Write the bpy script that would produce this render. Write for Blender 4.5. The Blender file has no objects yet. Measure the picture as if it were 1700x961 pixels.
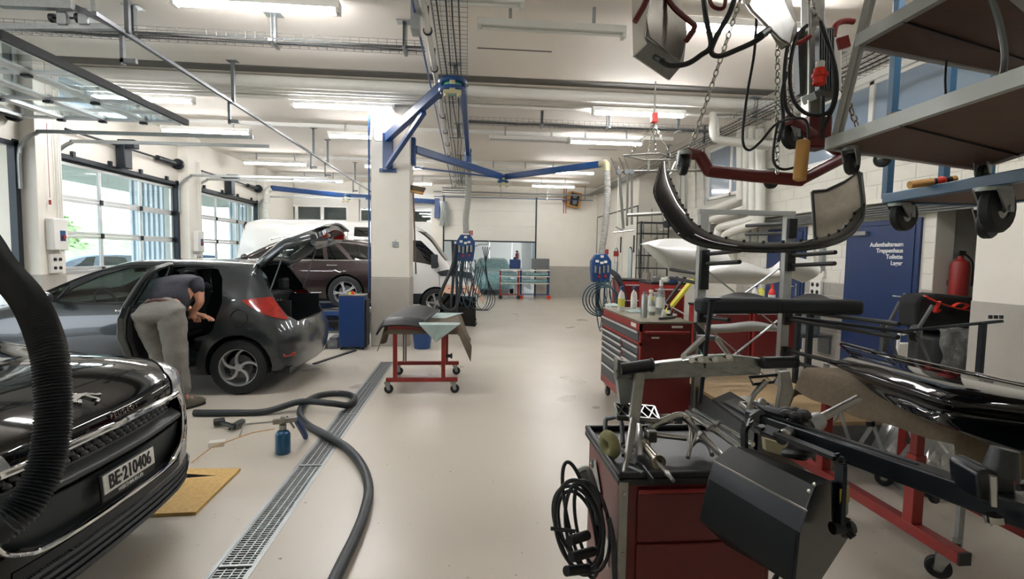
import bpy, bmesh, math, random
from mathutils import Vector, Matrix
random.seed(7)
PI=math.pi; R=math.radians
scene=bpy.context.scene
COL=scene.collection
# ---------------- camera ----------------
CF=845.95; CH=1.55
_y,_p,_r=R(5.111),R(3.8),R(.939)
_f=Vector((math.sin(_y)*math.cos(_p),math.cos(_y)*math.cos(_p),-math.sin(_p)))
_a=Vector((math.cos(_y),-math.sin(_y),0)); _b=_a.cross(_f)
_ax=_a*math.cos(_r)+_b*math.sin(_r); _up=_b*math.cos(_r)-_a*math.sin(_r)
cam_d=bpy.data.cameras.new('camera'); cam=bpy.data.objects.new('camera',cam_d); COL.objects.link(cam)
M3=Matrix((_ax,_up,-_f)).transposed().to_4x4(); M3.translation=Vector((0,0,CH)); cam.matrix_world=M3
cam_d.sensor_width=36; cam_d.lens=CF/1700*36; cam_d.clip_start=.05; cam_d.clip_end=300
scene.camera=cam
# ---------------- world ----------------
w=bpy.data.worlds.new('world'); scene.world=w; w.use_nodes=True
wn=w.node_tree.nodes; wl=w.node_tree.links
bg=wn['Background']; tc=wn.new('ShaderNodeTexCoord'); sp=wn.new('ShaderNodeSeparateXYZ'); rp=wn.new('ShaderNodeValToRGB')
wl.new(tc.outputs['Generated'],sp.inputs[0]); wl.new(sp.outputs['Z'],rp.inputs[0]); wl.new(rp.outputs[0],bg.inputs['Color'])
rp.color_ramp.elements[0].color=(.9,.95,1,1); rp.color_ramp.elements[1].color=(.62,.78,1,1)
bg.inputs['Strength'].default_value=2.3
sun_d=bpy.data.lights.new('sun','SUN'); sun_d.energy=1.6; sun_d.angle=R(3); sun_d.color=(1,.95,.87)
sun=bpy.data.objects.new('sun',sun_d); COL.objects.link(sun); sun.rotation_euler=(R(38),0,R(25))
scene.view_settings.view_transform='Standard'; scene.view_settings.look='None'; scene.view_settings.gamma=1
scene.view_settings.use_curve_mapping=False
scene.view_settings.exposure=1.38
def pip(x,y):
    return _ax*(x-850)+_up*(480.5-y)+_f*CF
C0=Vector((0,0,CH))
def XP(x,y,X): d=pip(x,y); return C0+d*(X/d.x)
def YP(x,y,Y): d=pip(x,y); return C0+d*(Y/d.y)
def ZP(x,y,Z=0): d=pip(x,y); return C0+d*((Z-CH)/d.z)
def DP(x,y,D): return C0+pip(x,y)*(D/CF)
# ---------------- materials ----------------
def lin(h):
    h=h.lstrip('#'); c=[int(h[i:i+2],16)/255 for i in (0,2,4)]
    return tuple(((x+.055)/1.055)**2.4 if x>.04045 else x/12.92 for x in c)+(1,)
MATS={}
def mat(name,col,rough=.5,metal=0,noise=0,nscale=8,bump=0,bscale=60,coat=0,emit=0,spec=.5,trans=0,stretch=None):
    if name in MATS: return MATS[name]
    m=bpy.data.materials.new(name); m.use_nodes=True; n=m.node_tree.nodes; l=m.node_tree.links; b=n['Principled BSDF']
    c=lin(col) if isinstance(col,str) else tuple(col)+(1,)
    b.inputs['Base Color'].default_value=c; b.inputs['Roughness'].default_value=rough; b.inputs['Metallic'].default_value=metal
    b.inputs['Coat Weight'].default_value=coat; b.inputs['Specular IOR Level'].default_value=spec
    b.inputs['Coat Roughness'].default_value=.04
    if trans: b.inputs['Transmission Weight'].default_value=trans
    if emit: b.inputs['Emission Color'].default_value=c; b.inputs['Emission Strength'].default_value=emit
    t=n.new('ShaderNodeTexCoord'); src=t.outputs['Object']
    if stretch:
        mp=n.new('ShaderNodeMapping'); mp.inputs['Scale'].default_value=stretch; l.new(src,mp.inputs[0]); src=mp.outputs[0]
    if noise:
        z=n.new('ShaderNodeTexNoise'); z.inputs['Scale'].default_value=nscale; z.inputs['Detail'].default_value=6; z.inputs['Roughness'].default_value=.65
        l.new(src,z.inputs['Vector'])
        r=n.new('ShaderNodeValToRGB'); r.color_ramp.elements[0].position=.3; r.color_ramp.elements[1].position=.7
        r.color_ramp.elements[0].color=tuple(max(0,x*(1-noise)) for x in c[:3])+(1,); r.color_ramp.elements[1].color=tuple(min(1,x*(1+noise*.6)) for x in c[:3])+(1,)
        l.new(z.outputs['Fac'],r.inputs[0]); l.new(r.outputs[0],b.inputs['Base Color'])
        mr=n.new('ShaderNodeMapRange'); mr.inputs['To Min'].default_value=max(.02,rough-.12*noise*2); mr.inputs['To Max'].default_value=min(1,rough+.12*noise*2)
        l.new(z.outputs['Fac'],mr.inputs['Value']); l.new(mr.outputs[0],b.inputs['Roughness'])
    if bump:
        z2=n.new('ShaderNodeTexNoise'); z2.inputs['Scale'].default_value=bscale; z2.inputs['Detail'].default_value=4; l.new(src,z2.inputs['Vector'])
        bp=n.new('ShaderNodeBump'); bp.inputs['Strength'].default_value=bump; bp.inputs['Distance'].default_value=.01
        l.new(z2.outputs['Fac'],bp.inputs['Height']); l.new(bp.outputs[0],b.inputs['Normal'])
    MATS[name]=m; return m
def glassmat(name,tint,refl=.08,rough=.02,alpha=.0):
    if name in MATS: return MATS[name]
    m=bpy.data.materials.new(name); m.use_nodes=True; n=m.node_tree.nodes; l=m.node_tree.links
    n.remove(n['Principled BSDF']); o=n['Material Output']
    t=n.new('ShaderNodeBsdfTransparent'); t.inputs[0].default_value=lin(tint)
    g=n.new('ShaderNodeBsdfGlossy'); g.inputs['Roughness'].default_value=rough
    lw=n.new('ShaderNodeLayerWeight'); lw.inputs['Blend'].default_value=.5; fr=n.new('ShaderNodeMath'); fr.operation='POWER'; fr.inputs[1].default_value=4.5; l.new(lw.outputs['Facing'],fr.inputs[0])
    mx=n.new('ShaderNodeMixShader'); ma=n.new('ShaderNodeMath'); ma.operation='ADD'; ma.inputs[1].default_value=refl; ma.use_clamp=True
    l.new(fr.outputs[0],ma.inputs[0]); l.new(ma.outputs[0],mx.inputs[0]); l.new(t.outputs[0],mx.inputs[1]); l.new(g.outputs[0],mx.inputs[2])
    last=mx
    if alpha:
        d=n.new('ShaderNodeBsdfDiffuse'); d.inputs[0].default_value=lin(tint); mx2=n.new('ShaderNodeMixShader'); mx2.inputs[0].default_value=alpha
        l.new(mx.outputs[0],mx2.inputs[1]); l.new(d.outputs[0],mx2.inputs[2]); last=mx2
    l.new(last.outputs[0],o.inputs[0]); MATS[name]=m; return m
def M(n): return MATS[n]
mat('ceiling','#e2dbd1',.75,noise=.05,nscale=.7)
mat('joint_and_gap_shade','#5f5c56',.9)
mat('white_wall','#dedad0',.6,noise=.05,nscale=1.5)
mat('white_block','#d9d6cd',.7,noise=.06,nscale=6,bump=.35,bscale=90)
mat('mortar','#c6c3ba',.9)
mat('grey_paint','#a9a59d',.55,noise=.08,nscale=3)
mat('cream_panel','#d8d6cc',.45,noise=.04,nscale=2)
mat('white_paint','#e4e4e0',.35)
mat('alu','#d2d3d2',.35,.55)
mat('galv','#a2a6a6',.42,.8,noise=.12,nscale=30)
mat('galv_dark','#6d7072',.5,.7,noise=.15,nscale=20)
mat('steel','#9a9a96',.3,.9,noise=.12,nscale=25)
mat('polished','#b4b4af',.18,1)
mat('chrome','#e2e3e4',.06,1)
mat('dark_steel','#2b3036',.4,.6)
mat('black_plastic','#0e1216',.45,noise=.1,nscale=10)
mat('black_metal','#0b1118',.32,.2)
mat('rubber','#14181b',.6,noise=.2,nscale=15)
mat('wheel_grey','#565a5a',.6)
mat('red','#8c2421',.38,noise=.12,nscale=6)
mat('red_deep','#5c1414',.36,noise=.12,nscale=4)
mat('bright_red','#d83324',.4)
mat('blue','#173f74',.35,noise=.06,nscale=5)
mat('blue_door','#132c58',.4,noise=.06,nscale=4)
mat('blue_cab','#17396f',.42,noise=.05)
mat('blue_rack','#2b5472',.4,noise=.1,nscale=6)
mat('pipe_white','#dcdad2',.5,noise=.05,nscale=4)
mat('plywood','#5f4636',.6,noise=.25,nscale=3,stretch=(1,8,1))
mat('board','#a48a63',.7,noise=.18,nscale=14)
mat('osb','#c29f5e',.7,noise=.22,nscale=40,bump=.3)
mat('carpet','#6a5d4b',.95,noise=.2,nscale=40,bump=.8,bscale=300)
mat('cloth_grey','#9fb0ad',.9,noise=.1,nscale=12,bump=.3)
mat('cloth_brown','#5d5244',.95,noise=.15,nscale=20,bump=.4)
mat('tan','#b98a4c',.7,noise=.15)
mat('tube_glow',(1,.985,.985),.5,emit=54)
mat('tube_glow_far',(1,.985,.985),.5,emit=26)
mat('white_plastic','#d9d8d2',.4)
mat('yellow','#d8cf4a',.4)
glassmat('pane','#eef6f8',.05)
glassmat('pane_blue','#a8bcd2',.12,.03)
# ---------------- mesh builder ----------------
def basis(d,up=Vector((0,0,1))):
    d=d.normalized(); 
    if abs(d.dot(up))>.995: up=Vector((0,1,0)) if abs(d.y)<.9 else Vector((1,0,0))
    x=d.cross(up).normalized(); y=x.cross(d).normalized(); return x,y,d
def cr(pts,n,closed=False):
    P=[Vector(p) for p in pts]; out=[]; N=len(P)
    rng=range(N) if closed else range(N-1)
    for i in rng:
        if closed: a,b,c,d=P[(i-1)%N],P[i],P[(i+1)%N],P[(i+2)%N]
        else: a,b,c,d=P[max(i-1,0)],P[i],P[i+1],P[min(i+2,N-1)]
        for k in range(n):
            t=k/n; out.append(.5*((2*b)+(c-a)*t+(2*a-5*b+4*c-d)*t*t+(3*b-a-3*c+d)*t*t*t))
    if not closed: out.append(P[-1])
    return out
class MB:
    def __init__(s): s.v=[]; s.f=[]; s.m=None
    def add(s,vs,fs):
        o=len(s.v); s.v+= [Vector(a) for a in vs]; s.f+=[tuple(i+o for i in f) for f in fs]; return s
    def box(s,c,sz,rz=0,m=None):
        x,y,z=[a/2 for a in sz]; vs=[Vector((i*x,j*y,k*z)) for i in (-1,1) for j in (-1,1) for k in (-1,1)]
        if m is None: m=Matrix.Rotation(rz,3,'Z')
        vs=[m@v+Vector(c) for v in vs]
        return s.add(vs,[(0,1,3,2),(4,6,7,5),(0,4,5,1),(2,3,7,6),(0,2,6,4),(1,5,7,3)])
    def bx(s,x0,x1,y0,y1,z0,z1): return s.box(((x0+x1)/2,(y0+y1)/2,(z0+z1)/2),(x1-x0,y1-y0,z1-z0))
    def bar(s,p,q,w,h=None,up=(0,0,1)):
        p=Vector(p);q=Vector(q); h=h or w; x,y,d=basis(q-p,Vector(up)); a=[]
        for e in (p,q):
            for i,j in ((-1,-1),(1,-1),(1,1),(-1,1)): a.append(e+x*i*w/2+y*j*h/2)
        return s.add(a,[(0,1,2,3),(7,6,5,4),(0,4,5,1),(1,5,6,2),(2,6,7,3),(3,7,4,0)])
    def tube(s,pts,r,n=8,sub=0,closed=False,cap=True):
        P=cr(pts,sub,closed) if sub else [Vector(p) for p in pts]
        N=len(P); rs=r if isinstance(r,(list,tuple)) else None
        if rs and len(rs)!=N: rs=[rs[min(int(i*len(rs)/N),len(rs)-1)] for i in range(N)]
        vs=[]; px=None
        for i in range(N):
            if closed: t=(P[(i+1)%N]-P[i-1])
            else: t=P[min(i+1,N-1)]-P[max(i-1,0)]
            if t.length<1e-9: t=Vector((0,0,1))
            t.normalize()
            if px is None: x,y,_=basis(t)
            else:
                x=(px-t*px.dot(t)); 
                if x.length<1e-6: x,y,_=basis(t)
                x.normalize(); y=x.cross(t)
            px=x; rr=rs[i] if rs else r
            for k in range(n): a=2*PI*k/n; vs.append(P[i]+(x*math.cos(a)+y*math.sin(a))*rr)
        fs=[]
        for i in range(N if closed else N-1):
            j=(i+1)%N
            for k in range(n): fs.append((i*n+k,i*n+(k+1)%n,j*n+(k+1)%n,j*n+k))
        if cap and not closed: fs+=[tuple(range(n-1,-1,-1)),tuple((N-1)*n+k for k in range(n))]
        return s.add(vs,fs)
    def cyl(s,p,q,r,r2=None,n=14): return s.tube([p,q],[r,r if r2 is None else r2],n)
    def lathe(s,prof,c=(0,0,0),ax=(0,0,1),n=20,closed=False):
        c=Vector(c); x,y,d=basis(Vector(ax)); vs=[]; N=len(prof)
        for (r,z) in prof:
            for k in range(n): a=2*PI*k/n; vs.append(c+(x*math.cos(a)+y*math.sin(a))*max(r,1e-5)+d*z)
        fs=[]
        for i in range(N if closed else N-1):
            j=(i+1)%N
            for k in range(n): fs.append((i*n+k,i*n+(k+1)%n,j*n+(k+1)%n,j*n+k))
        return s.add(vs,fs)
    def prism(s,poly,o,ux,uy,depth):
        o=Vector(o);ux=Vector(ux);uy=Vector(uy); d=Vector(depth); n=len(poly)
        a=[o+ux*p[0]+uy*p[1] for p in poly]; b=[p+d for p in a]
        return s.add(a+b,[tuple(range(n-1,-1,-1)),tuple(range(n,2*n))]+[(i,(i+1)%n,(i+1)%n+n,i+n) for i in range(n)])
    def grid(s,fn,nu,nv,cu=False):
        vs=[fn(i/nu,j/nv) for i in range(nu+(0 if cu else 1)) for j in range(nv+1)]; w=nv+1; n=nu if cu else nu
        K=nu if cu else nu+1
        return s.add(vs,[(i*w+j,((i+1)%K)*w+j,((i+1)%K)*w+j+1,i*w+j+1) for i in range(nu) for j in range(nv)])
    def sphere(s,c,r,n=12,sc=(1,1,1)):
        c=Vector(c)
        return s.grid(lambda u,v: c+Vector((math.cos(2*PI*u)*math.sin(PI*v)*sc[0],math.sin(2*PI*u)*math.sin(PI*v)*sc[1],-math.cos(PI*v)*sc[2]))*r,n,n//2,True)
    def torus(s,c,r,t,ax=(0,0,1),n=24,m=8,a0=0,a1=2*PI):
        x,y,d=basis(Vector(ax)); c=Vector(c); full=abs(a1-a0-2*PI)<1e-6
        pts=[c+(x*math.cos(a0+(a1-a0)*k/n)+y*math.sin(a0+(a1-a0)*k/n))*r for k in range(n if full else n+1)]
        return s.tube(pts,t,m,closed=full)
    def xf(s,m):
        s.v=[m@v for v in s.v]; return s
    def merge(s,o,m=None):
        return s.add([m@v for v in o.v] if m else o.v,o.f)
LOCS={}
def tag(o,label=None,cat=None,group=None,kind=None):
    if label: o['label']=label
    if cat: o['category']=cat
    if group: o['group']=group
    if kind: o['kind']=kind
    return o
def thing(name,label,cat,loc=(0,0,0),rz=0,group=None,mtx=None):
    o=bpy.data.objects.new(name,None); COL.objects.link(o); o.empty_display_size=.1
    m=mtx if mtx else Matrix.Translation(Vector(loc))@Matrix.Rotation(rz,4,'Z')
    o.matrix_world=m; LOCS[o.name]=m
    return tag(o,label,cat,group)
def world_of(o): return LOCS.get(o.name,Matrix.Identity(4))
def mesh_of(name,mb,m,smooth=35):
    me=bpy.data.meshes.new(name); me.from_pydata(mb.v,[],mb.f)
    bm=bmesh.new(); bm.from_mesh(me); bmesh.ops.recalc_face_normals(bm,faces=bm.faces)
    if smooth:
        for f in bm.faces: f.smooth=True
        a=R(smooth)
        for e in bm.edges:
            if len(e.link_faces)!=2 or e.calc_face_angle(0)>a: e.smooth=False
    bm.to_mesh(me); bm.free(); me.materials.append(MATS[m] if isinstance(m,str) else m); return me
def obj(name,mb,m,parent=None,local=False,smooth=35,bevel=0,solid=0,kind=None,label=None,bseg=2,sub=0,off=-1):
    """world-space builder unless local; children are stored relative to the parent empty/part"""
    W=world_of(parent) if parent else Matrix.Identity(4)
    if parent and not local:
        iv=W.inverted(); mb.v=[iv@v for v in mb.v]
    base=Vector((0,0,0))
    me=mesh_of(name,mb,m,smooth); o=bpy.data.objects.new(name,me); COL.objects.link(o)
    if parent: o.parent=parent; LOCS[o.name]=W
    if sub: s=o.modifiers.new('sub','SUBSURF'); s.levels=sub; s.render_levels=sub
    if solid: s=o.modifiers.new('solid','SOLIDIFY'); s.thickness=solid; s.offset=off
    if bevel:
        b=o.modifiers.new('bevel','BEVEL'); b.width=bevel; b.segments=bseg; b.limit_method='ANGLE'; b.angle_limit=R(40)
        if smooth: b.harden_normals=False
    if kind: o['kind']=kind
    if label: o['label']=label
    return o
def single(name,mb,m,label,cat,group=None,kind=None,base=None,**k):
    """a thing that is one mesh; its origin goes to the base point"""
    if base is None:
        xs=[v.x for v in mb.v]; ys=[v.y for v in mb.v]; zs=[v.z for v in mb.v]
        base=Vector(((min(xs)+max(xs))/2,(min(ys)+max(ys))/2,min(zs)))
    base=Vector(base); mb.v=[v-base for v in mb.v]
    o=obj(name,mb,m,None,**k); o.location=base; LOCS[o.name]=Matrix.Translation(base)
    return tag(o,label,cat,group,kind)
def struct(name,mb,m,**k): return obj(name,mb,m,kind='structure',**k)
def dup(root,mtx,label=None,group=None):
    r=root.copy(); COL.objects.link(r); r.matrix_world=mtx; LOCS[r.name]=mtx
    if label: r['label']=label
    if group: r['group']=group
    for ch in root.children:
        c=ch.copy(); COL.objects.link(c); c.parent=r
        for g in ch.children:
            d=g.copy(); COL.objects.link(d); d.parent=c
    return r
def text_mb(body,size,mtx,ext=.0015,align='CENTER',sx=1):
    cu=bpy.data.curves.new('t','FONT'); cu.body=body; cu.size=size; cu.extrude=ext; cu.align_x=align; cu.align_y='CENTER'; cu.resolution_u=3; cu.offset=size*.018
    o=bpy.data.objects.new('t',cu); COL.objects.link(o); dg=bpy.context.evaluated_depsgraph_get()
    me=bpy.data.meshes.new_from_object(o.evaluated_get(dg)); mb=MB()
    mb.add([mtx@Vector((v.co.x*sx,v.co.y,v.co.z)) for v in me.vertices],[tuple(p.vertices) for p in me.polygons])
    bpy.data.objects.remove(o); bpy.data.curves.remove(cu); bpy.data.meshes.remove(me); return mb
def frame(o,x,y):
    x=Vector(x).normalized(); y=Vector(y).normalized(); z=x.cross(y).normalized(); y=z.cross(x)
    m=Matrix((x,y,z)).transposed().to_4x4(); m.translation=Vector(o); return m
def caster(T,p,r=.05,ang=0,w=.03,tyre='rubber',hub='galv',top=None,name='caster'):
    """swivel caster: p is the contact point on the ground (lowest point)"""
    p=Vector(p); d=Vector((math.cos(ang),math.sin(ang),0)); s=Vector((-d.y,d.x,0)); c=p+Vector((0,0,r))
    top=top if top is not None else p.z+2.25*r+.02
    f=MB(); a=c-d*r*.45
    for k in (-1,1):
        f.add([c+s*k*(w*.75)+d*.3*r-Vector((0,0,.15*r)),c+s*k*w*.75-d*.25*r-Vector((0,0,.15*r)),Vector((a.x,a.y,top-.012))+s*k*w*.75-d*r*.5,Vector((a.x,a.y,top-.012))+s*k*w*.75+d*r*.7,
               c+s*k*(w*.9)+d*.3*r-Vector((0,0,.15*r)),c+s*k*w*.9-d*.25*r-Vector((0,0,.15*r)),Vector((a.x,a.y,top-.012))+s*k*w*.9-d*r*.5,Vector((a.x,a.y,top-.012))+s*k*w*.9+d*r*.7],
              [(0,1,2,3),(7,6,5,4),(0,4,5,1),(1,5,6,2),(2,6,7,3),(3,7,4,0)])
    f.cyl((a.x,a.y,top-.02),(a.x,a.y,top),max(w,.6*r))
    f.cyl(c-s*w*1.0,c+s*w*1.0,r*.14,n=8)
    F=obj(name,f,hub,T)
    wmb=MB().lathe([(r*.45,-w/2),(r*.9,-w/2),(r,-w*.3),(r,w*.3),(r*.9,w/2),(r*.45,w/2)],c,s,20); obj('wheel',wmb,tyre,F)
    h=MB().lathe([(.001,-w*.42),(r*.46,-w*.42),(r*.46,w*.42),(.001,w*.42)],c,s,14); obj('hub',h,'wheel_grey',F)
    return F
def chain_mb(p,q,link=.045,t=.004,sag=0):
    p=Vector(p);q=Vector(q); L=(q-p).length; n=max(2,int(L/(link*.78))); mb=MB(); x,y,d=basis(q-p)
    for i in range(n):
        c=p.lerp(q,(i+.5)/n)-Vector((0,0,sag*4*((i+.5)/n)*(1-(i+.5)/n))); u=x if i%2 else y
        pts=[c+d*link*.5*math.sin(a)*(1 if True else 0)+u*link*.26*math.cos(a) for a in [2*PI*k/10 for k in range(10)]]
        mb.tube(pts,t,5,closed=True)
    return mb
def parts(name,mb,m,parent,**k):
    """one object per loose piece of the builder"""
    n=len(mb.v); p=list(range(n))
    def fd(a):
        while p[a]!=a: p[a]=p[p[a]]; a=p[a]
        return a
    for f in mb.f:
        for i in f[1:]: p[fd(i)]=fd(f[0])
    g={}
    for f in mb.f: g.setdefault(fd(f[0]),[]).append(f)
    out=[]
    for fs in g.values():
        q=MB(); idx={}
        for f in fs:
            for i in f:
                if i not in idx: idx[i]=len(q.v); q.v.append(mb.v[i])
            q.f.append(tuple(idx[i] for i in f))
        out.append(obj(name,q,m,parent,**k))
    return out
def leafm(n,c,c2):
    m=mat(n,c,.8,noise=.5,nscale=1.4); return m
def paint(n,c,rough=.28,met=.6,flake=.1): return mat(n,c,rough,met,coat=1,noise=flake,nscale=400)
mat('niche','#a09e97',.9,noise=.1)
mat('block_grey','#9d9a92',.65,noise=.08,nscale=5,bump=.35,bscale=90)
mat('door_white','#d9d9d4',.4,noise=.03)
mat('pane_refl','#8fa0b4',.08,.0,coat=1)
mat('asphalt','#9b9a96',.9,noise=.1,nscale=3)
mat('cladding','#c9d0d8',.4,.3)
leafm('leaf_a','#8fa06c',0); leafm('leaf_b','#6f8a55',0)
mat('green_hub','#4fae8c',.4); mat('cream_metal','#a9a385',.45,.3)
mat('hose_grey','#9a9a95',.6)
mat('hose_teal','#23424f',.45); mat('hose_dark','#22282d',.5,noise=.1)
mat('tyre','#171a1d',.75,noise=.15,nscale=20); mat('alloy','#c4c7ca',.3,.55); mat('seat','#17191d',.8,noise=.2)
mat('paint_black','#06080a',.5,coat=1,spec=.0); paint('paint_grey','#34393c',.32,.55,.06); paint('paint_wine','#1f0b0c',.35,.4,.06); mat('paint_white','#e9e9e6',.25,coat=.6)
glassmat('car_glass','#9fb0ac',.06,.01); glassmat('dark_glass','#20262a',.08,.01,)
mat('red_lamp','#b8150f',.12,coat=1,emit=.0); mat('lamp_clear','#cfd3d6',.08,.6,coat=1)
mat('tail_red',(.34,.012,.008),.15,coat=1,noise=.5,nscale=14,stretch=(1,1,6)); mat('tail_orange',(.75,.12,.03),.15,coat=1)
glassmat('car_glass_dark','#3a4549',.06,.01)
mat('headlamp','#b4b8bb',.14,.35,noise=.25,nscale=9,coat=1)
mat('satin_grey','#4a4d4c',.38,.4)
mat('dark_panel','#1d2425',.45)
mat('satin_dark','#15191b',.4,.1)
mat('hose_black','#10171b',.4,noise=.1)
mat('satin_dark2','#2c3135',.6); glassmat('dark_glass2','#566066',.12,.01)
paint('paint_silver','#8b949c'); paint('paint_blue','#3c5a7c')
mat('film','#7fa9ad',.22,coat=.6,noise=.35,nscale=9,bump=.8,bscale=12)
mat('skin','#c69076',.5,noise=.08); mat('shirt','#34353f',.9,noise=.15,nscale=10,bump=.5,bscale=25); mat('trousers','#7d7b75',.9,noise=.18,nscale=7,bump=.9,bscale=16); mat('hair','#8a8782',.8,noise=.3,nscale=60); mat('shoe','#5f594d',.7,noise=.2); mat('belt','#5b3a35',.5)
mat('peach_cloth','#c9a48b',.9,noise=.1,nscale=8)
mat('bottle_blue','#2c5a7c',.3,.3)
mat('worktop','#6f6a58',.6,noise=.2,nscale=14); mat('drawer_grey','#3c4347',.45,noise=.1)
mat('label_w','#e6e6e0',.5); mat('label_y','#d5cf55',.5); mat('can_silver','#aeb0ae',.3,.7); glassmat('clear_plastic','#dfe6e6',.15,.05,.18); mat('mint','#8fd0bd',.5)
mat('pane_lit','#b9d0d4',.1,coat=1)
mat('drum_grey','#5d666a',.6,noise=.08)
mat('rack_grey','#a9acaa',.5,.2,noise=.06)
mat('bumper_inner','#a39a8b',.7,noise=.3,nscale=5)
mat('shell_white','#cfcfcb',.35,coat=.3)
mat('foam','#12171b',.8,noise=.15)
mat('steel_worn','#6f6a60',.35,.75,noise=.35,nscale=6)
mat('beam_alu','#8c8f8b',.28,.85,noise=.2,nscale=12,stretch=(1,1,4))
mat('brass_steel','#9c9484',.25,.9)
mat('olive','#83805a',.9,noise=.3,nscale=25)
mat('dryer_top','#141815',.45,.1,spec=.25); mat('dryer_blue','#10161f',.5,.0,noise=.1,nscale=3,spec=.25); mat('dryer_dark','#080d10',.55,.0,noise=.1,nscale=3,spec=.2)
mat('sticker','#8d7a3a',.5,noise=.3)
glassmat('plastic_film','#c9cdcd',.3,.12,.3)
mat('bag_black','#0d0f12',.85,noise=.3)
# ================= STRUCTURE =================
XL,XR,XU,YB,ZC=-6.5,5.85,5.6,19.3,4.15
# floor (epoxy) with the drain channel left open
def floor_mat():
    m=mat('epoxy','#bcb5a8',.2,coat=.0); n=m.node_tree.nodes; l=m.node_tree.links; b=n['Principled BSDF']
    t=n.new('ShaderNodeTexCoord')
    a=n.new('ShaderNodeTexNoise'); a.inputs['Scale'].default_value=.8; a.inputs['Detail'].default_value=2
    l.new(t.outputs['Object'],a.inputs['Vector'])
    r=n.new('ShaderNodeValToRGB'); r.color_ramp.elements[0].color=lin('#b6afa3'); r.color_ramp.elements[1].color=lin('#bdb6a9'); r.color_ramp.elements[0].position=.3;r.color_ramp.elements[1].position=.65
    l.new(a.outputs['Fac'],r.inputs[0])
    s=n.new('ShaderNodeTexNoise'); s.inputs['Scale'].default_value=34; s.inputs['Detail'].default_value=3; l.new(t.outputs['Object'],s.inputs['Vector'])
    r2=n.new('ShaderNodeValToRGB'); r2.color_ramp.elements[0].position=.255; r2.color_ramp.elements[1].position=.29; l.new(s.outputs['Fac'],r2.inputs[0])
    r2.color_ramp.elements[0].color=(.25,.24,.22,1); r2.color_ramp.elements[1].color=(1,1,1,1)
    mx=n.new('ShaderNodeMixRGB'); mx.blend_type='MULTIPLY'; mx.inputs[0].default_value=1; l.new(r.outputs[0],mx.inputs[1]); l.new(r2.outputs[0],mx.inputs[2])
    l.new(mx.outputs[0],b.inputs['Base Color'])
    mr=n.new('ShaderNodeMapRange'); mr.inputs['From Min'].default_value=.3; mr.inputs['From Max'].default_value=.7; mr.inputs['To Min'].default_value=.27; mr.inputs['To Max'].default_value=.36
    a2=n.new('ShaderNodeTexNoise'); a2.inputs['Scale'].default_value=1.2; a2.inputs['Detail'].default_value=2; l.new(t.outputs['Object'],a2.inputs['Vector'])
    l.new(a2.outputs['Fac'],mr.inputs['Value']); l.new(mr.outputs[0],b.inputs['Roughness'])
    bp=n.new('ShaderNodeBump'); bp.inputs['Strength'].default_value=.0; bp.inputs['Distance'].default_value=.01; l.new(a2.outputs['Fac'],bp.inputs['Height']); l.new(bp.outputs[0],b.inputs['Normal'])
    return m
floor_mat()
DX0,DX1,DY0,DY1=-1.21,-1.03,1.0,7.36
f=MB(); 
f.bx(XL-.35,DX0,-3,YB+.3,-.12,0); f.bx(DX1,XR+1.2,-3,YB+.3,-.12,0); f.bx(DX0,DX1,-3,DY0,-.12,0); f.bx(DX0,DX1,DY1,YB+.3,-.12,0)
struct('floor',f,'epoxy',smooth=0)
# ceiling
c=MB().bx(XL-.4,XR+.3,-3,YB+.3,ZC,ZC+.2); ceil=struct('ceiling',c,'ceiling',smooth=0)
j=MB().bx(XL,XU-.9,7.62,7.86,ZC-.012,ZC+.01); struct('trim_1',j,'joint_and_gap_shade')  # dark strip: shade of the gap above the pipes, put in as colour
for i,(x0,x1,y) in enumerate(((.15,.75,4.75),(.1,1.05,6.6),(2.9,3.6,12.3))):
    struct('trim_%d'%(i+2),MB().bx(x0,x1,y,y+.02,ZC-.006,ZC),'joint_and_gap_shade')
# walls
wr=MB(); wr.bx(XR,XR+.25,5.92,14.4,0,2.4); wr.bx(XU,XR+.25,3.0,14.4,2.4,ZC); wr.bx(XU,XR+.25,-3,3.0,0,ZC)
WR=struct('wall_right',wr,'mortar',smooth=0)
# niche behind the right wall
nb=MB(); nb.bx(XR+.9,XR+1.1,4.6,6.2,0,2.4); nb.bx(XR+.25,XR+1.1,6.0,6.2,0,2.4); nb.bx(XU,XR+1.1,4.4,4.6,0,2.4); nb.bx(XR,XR+1.1,4.4,6.2,2.4,2.5)
struct('wall_niche',nb,'niche',smooth=0)
# protruding pier at right
pr=MB().bx(4.98,XR,2.6,4.6,1.18,2.4); pl=MB().bx(4.975,XR,2.6,4.605,0,1.18)
struct('wall_pier',pr,'white_wall',smooth=0); struct('wall_pier_dado',pl,'grey_paint',smooth=0)
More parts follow.
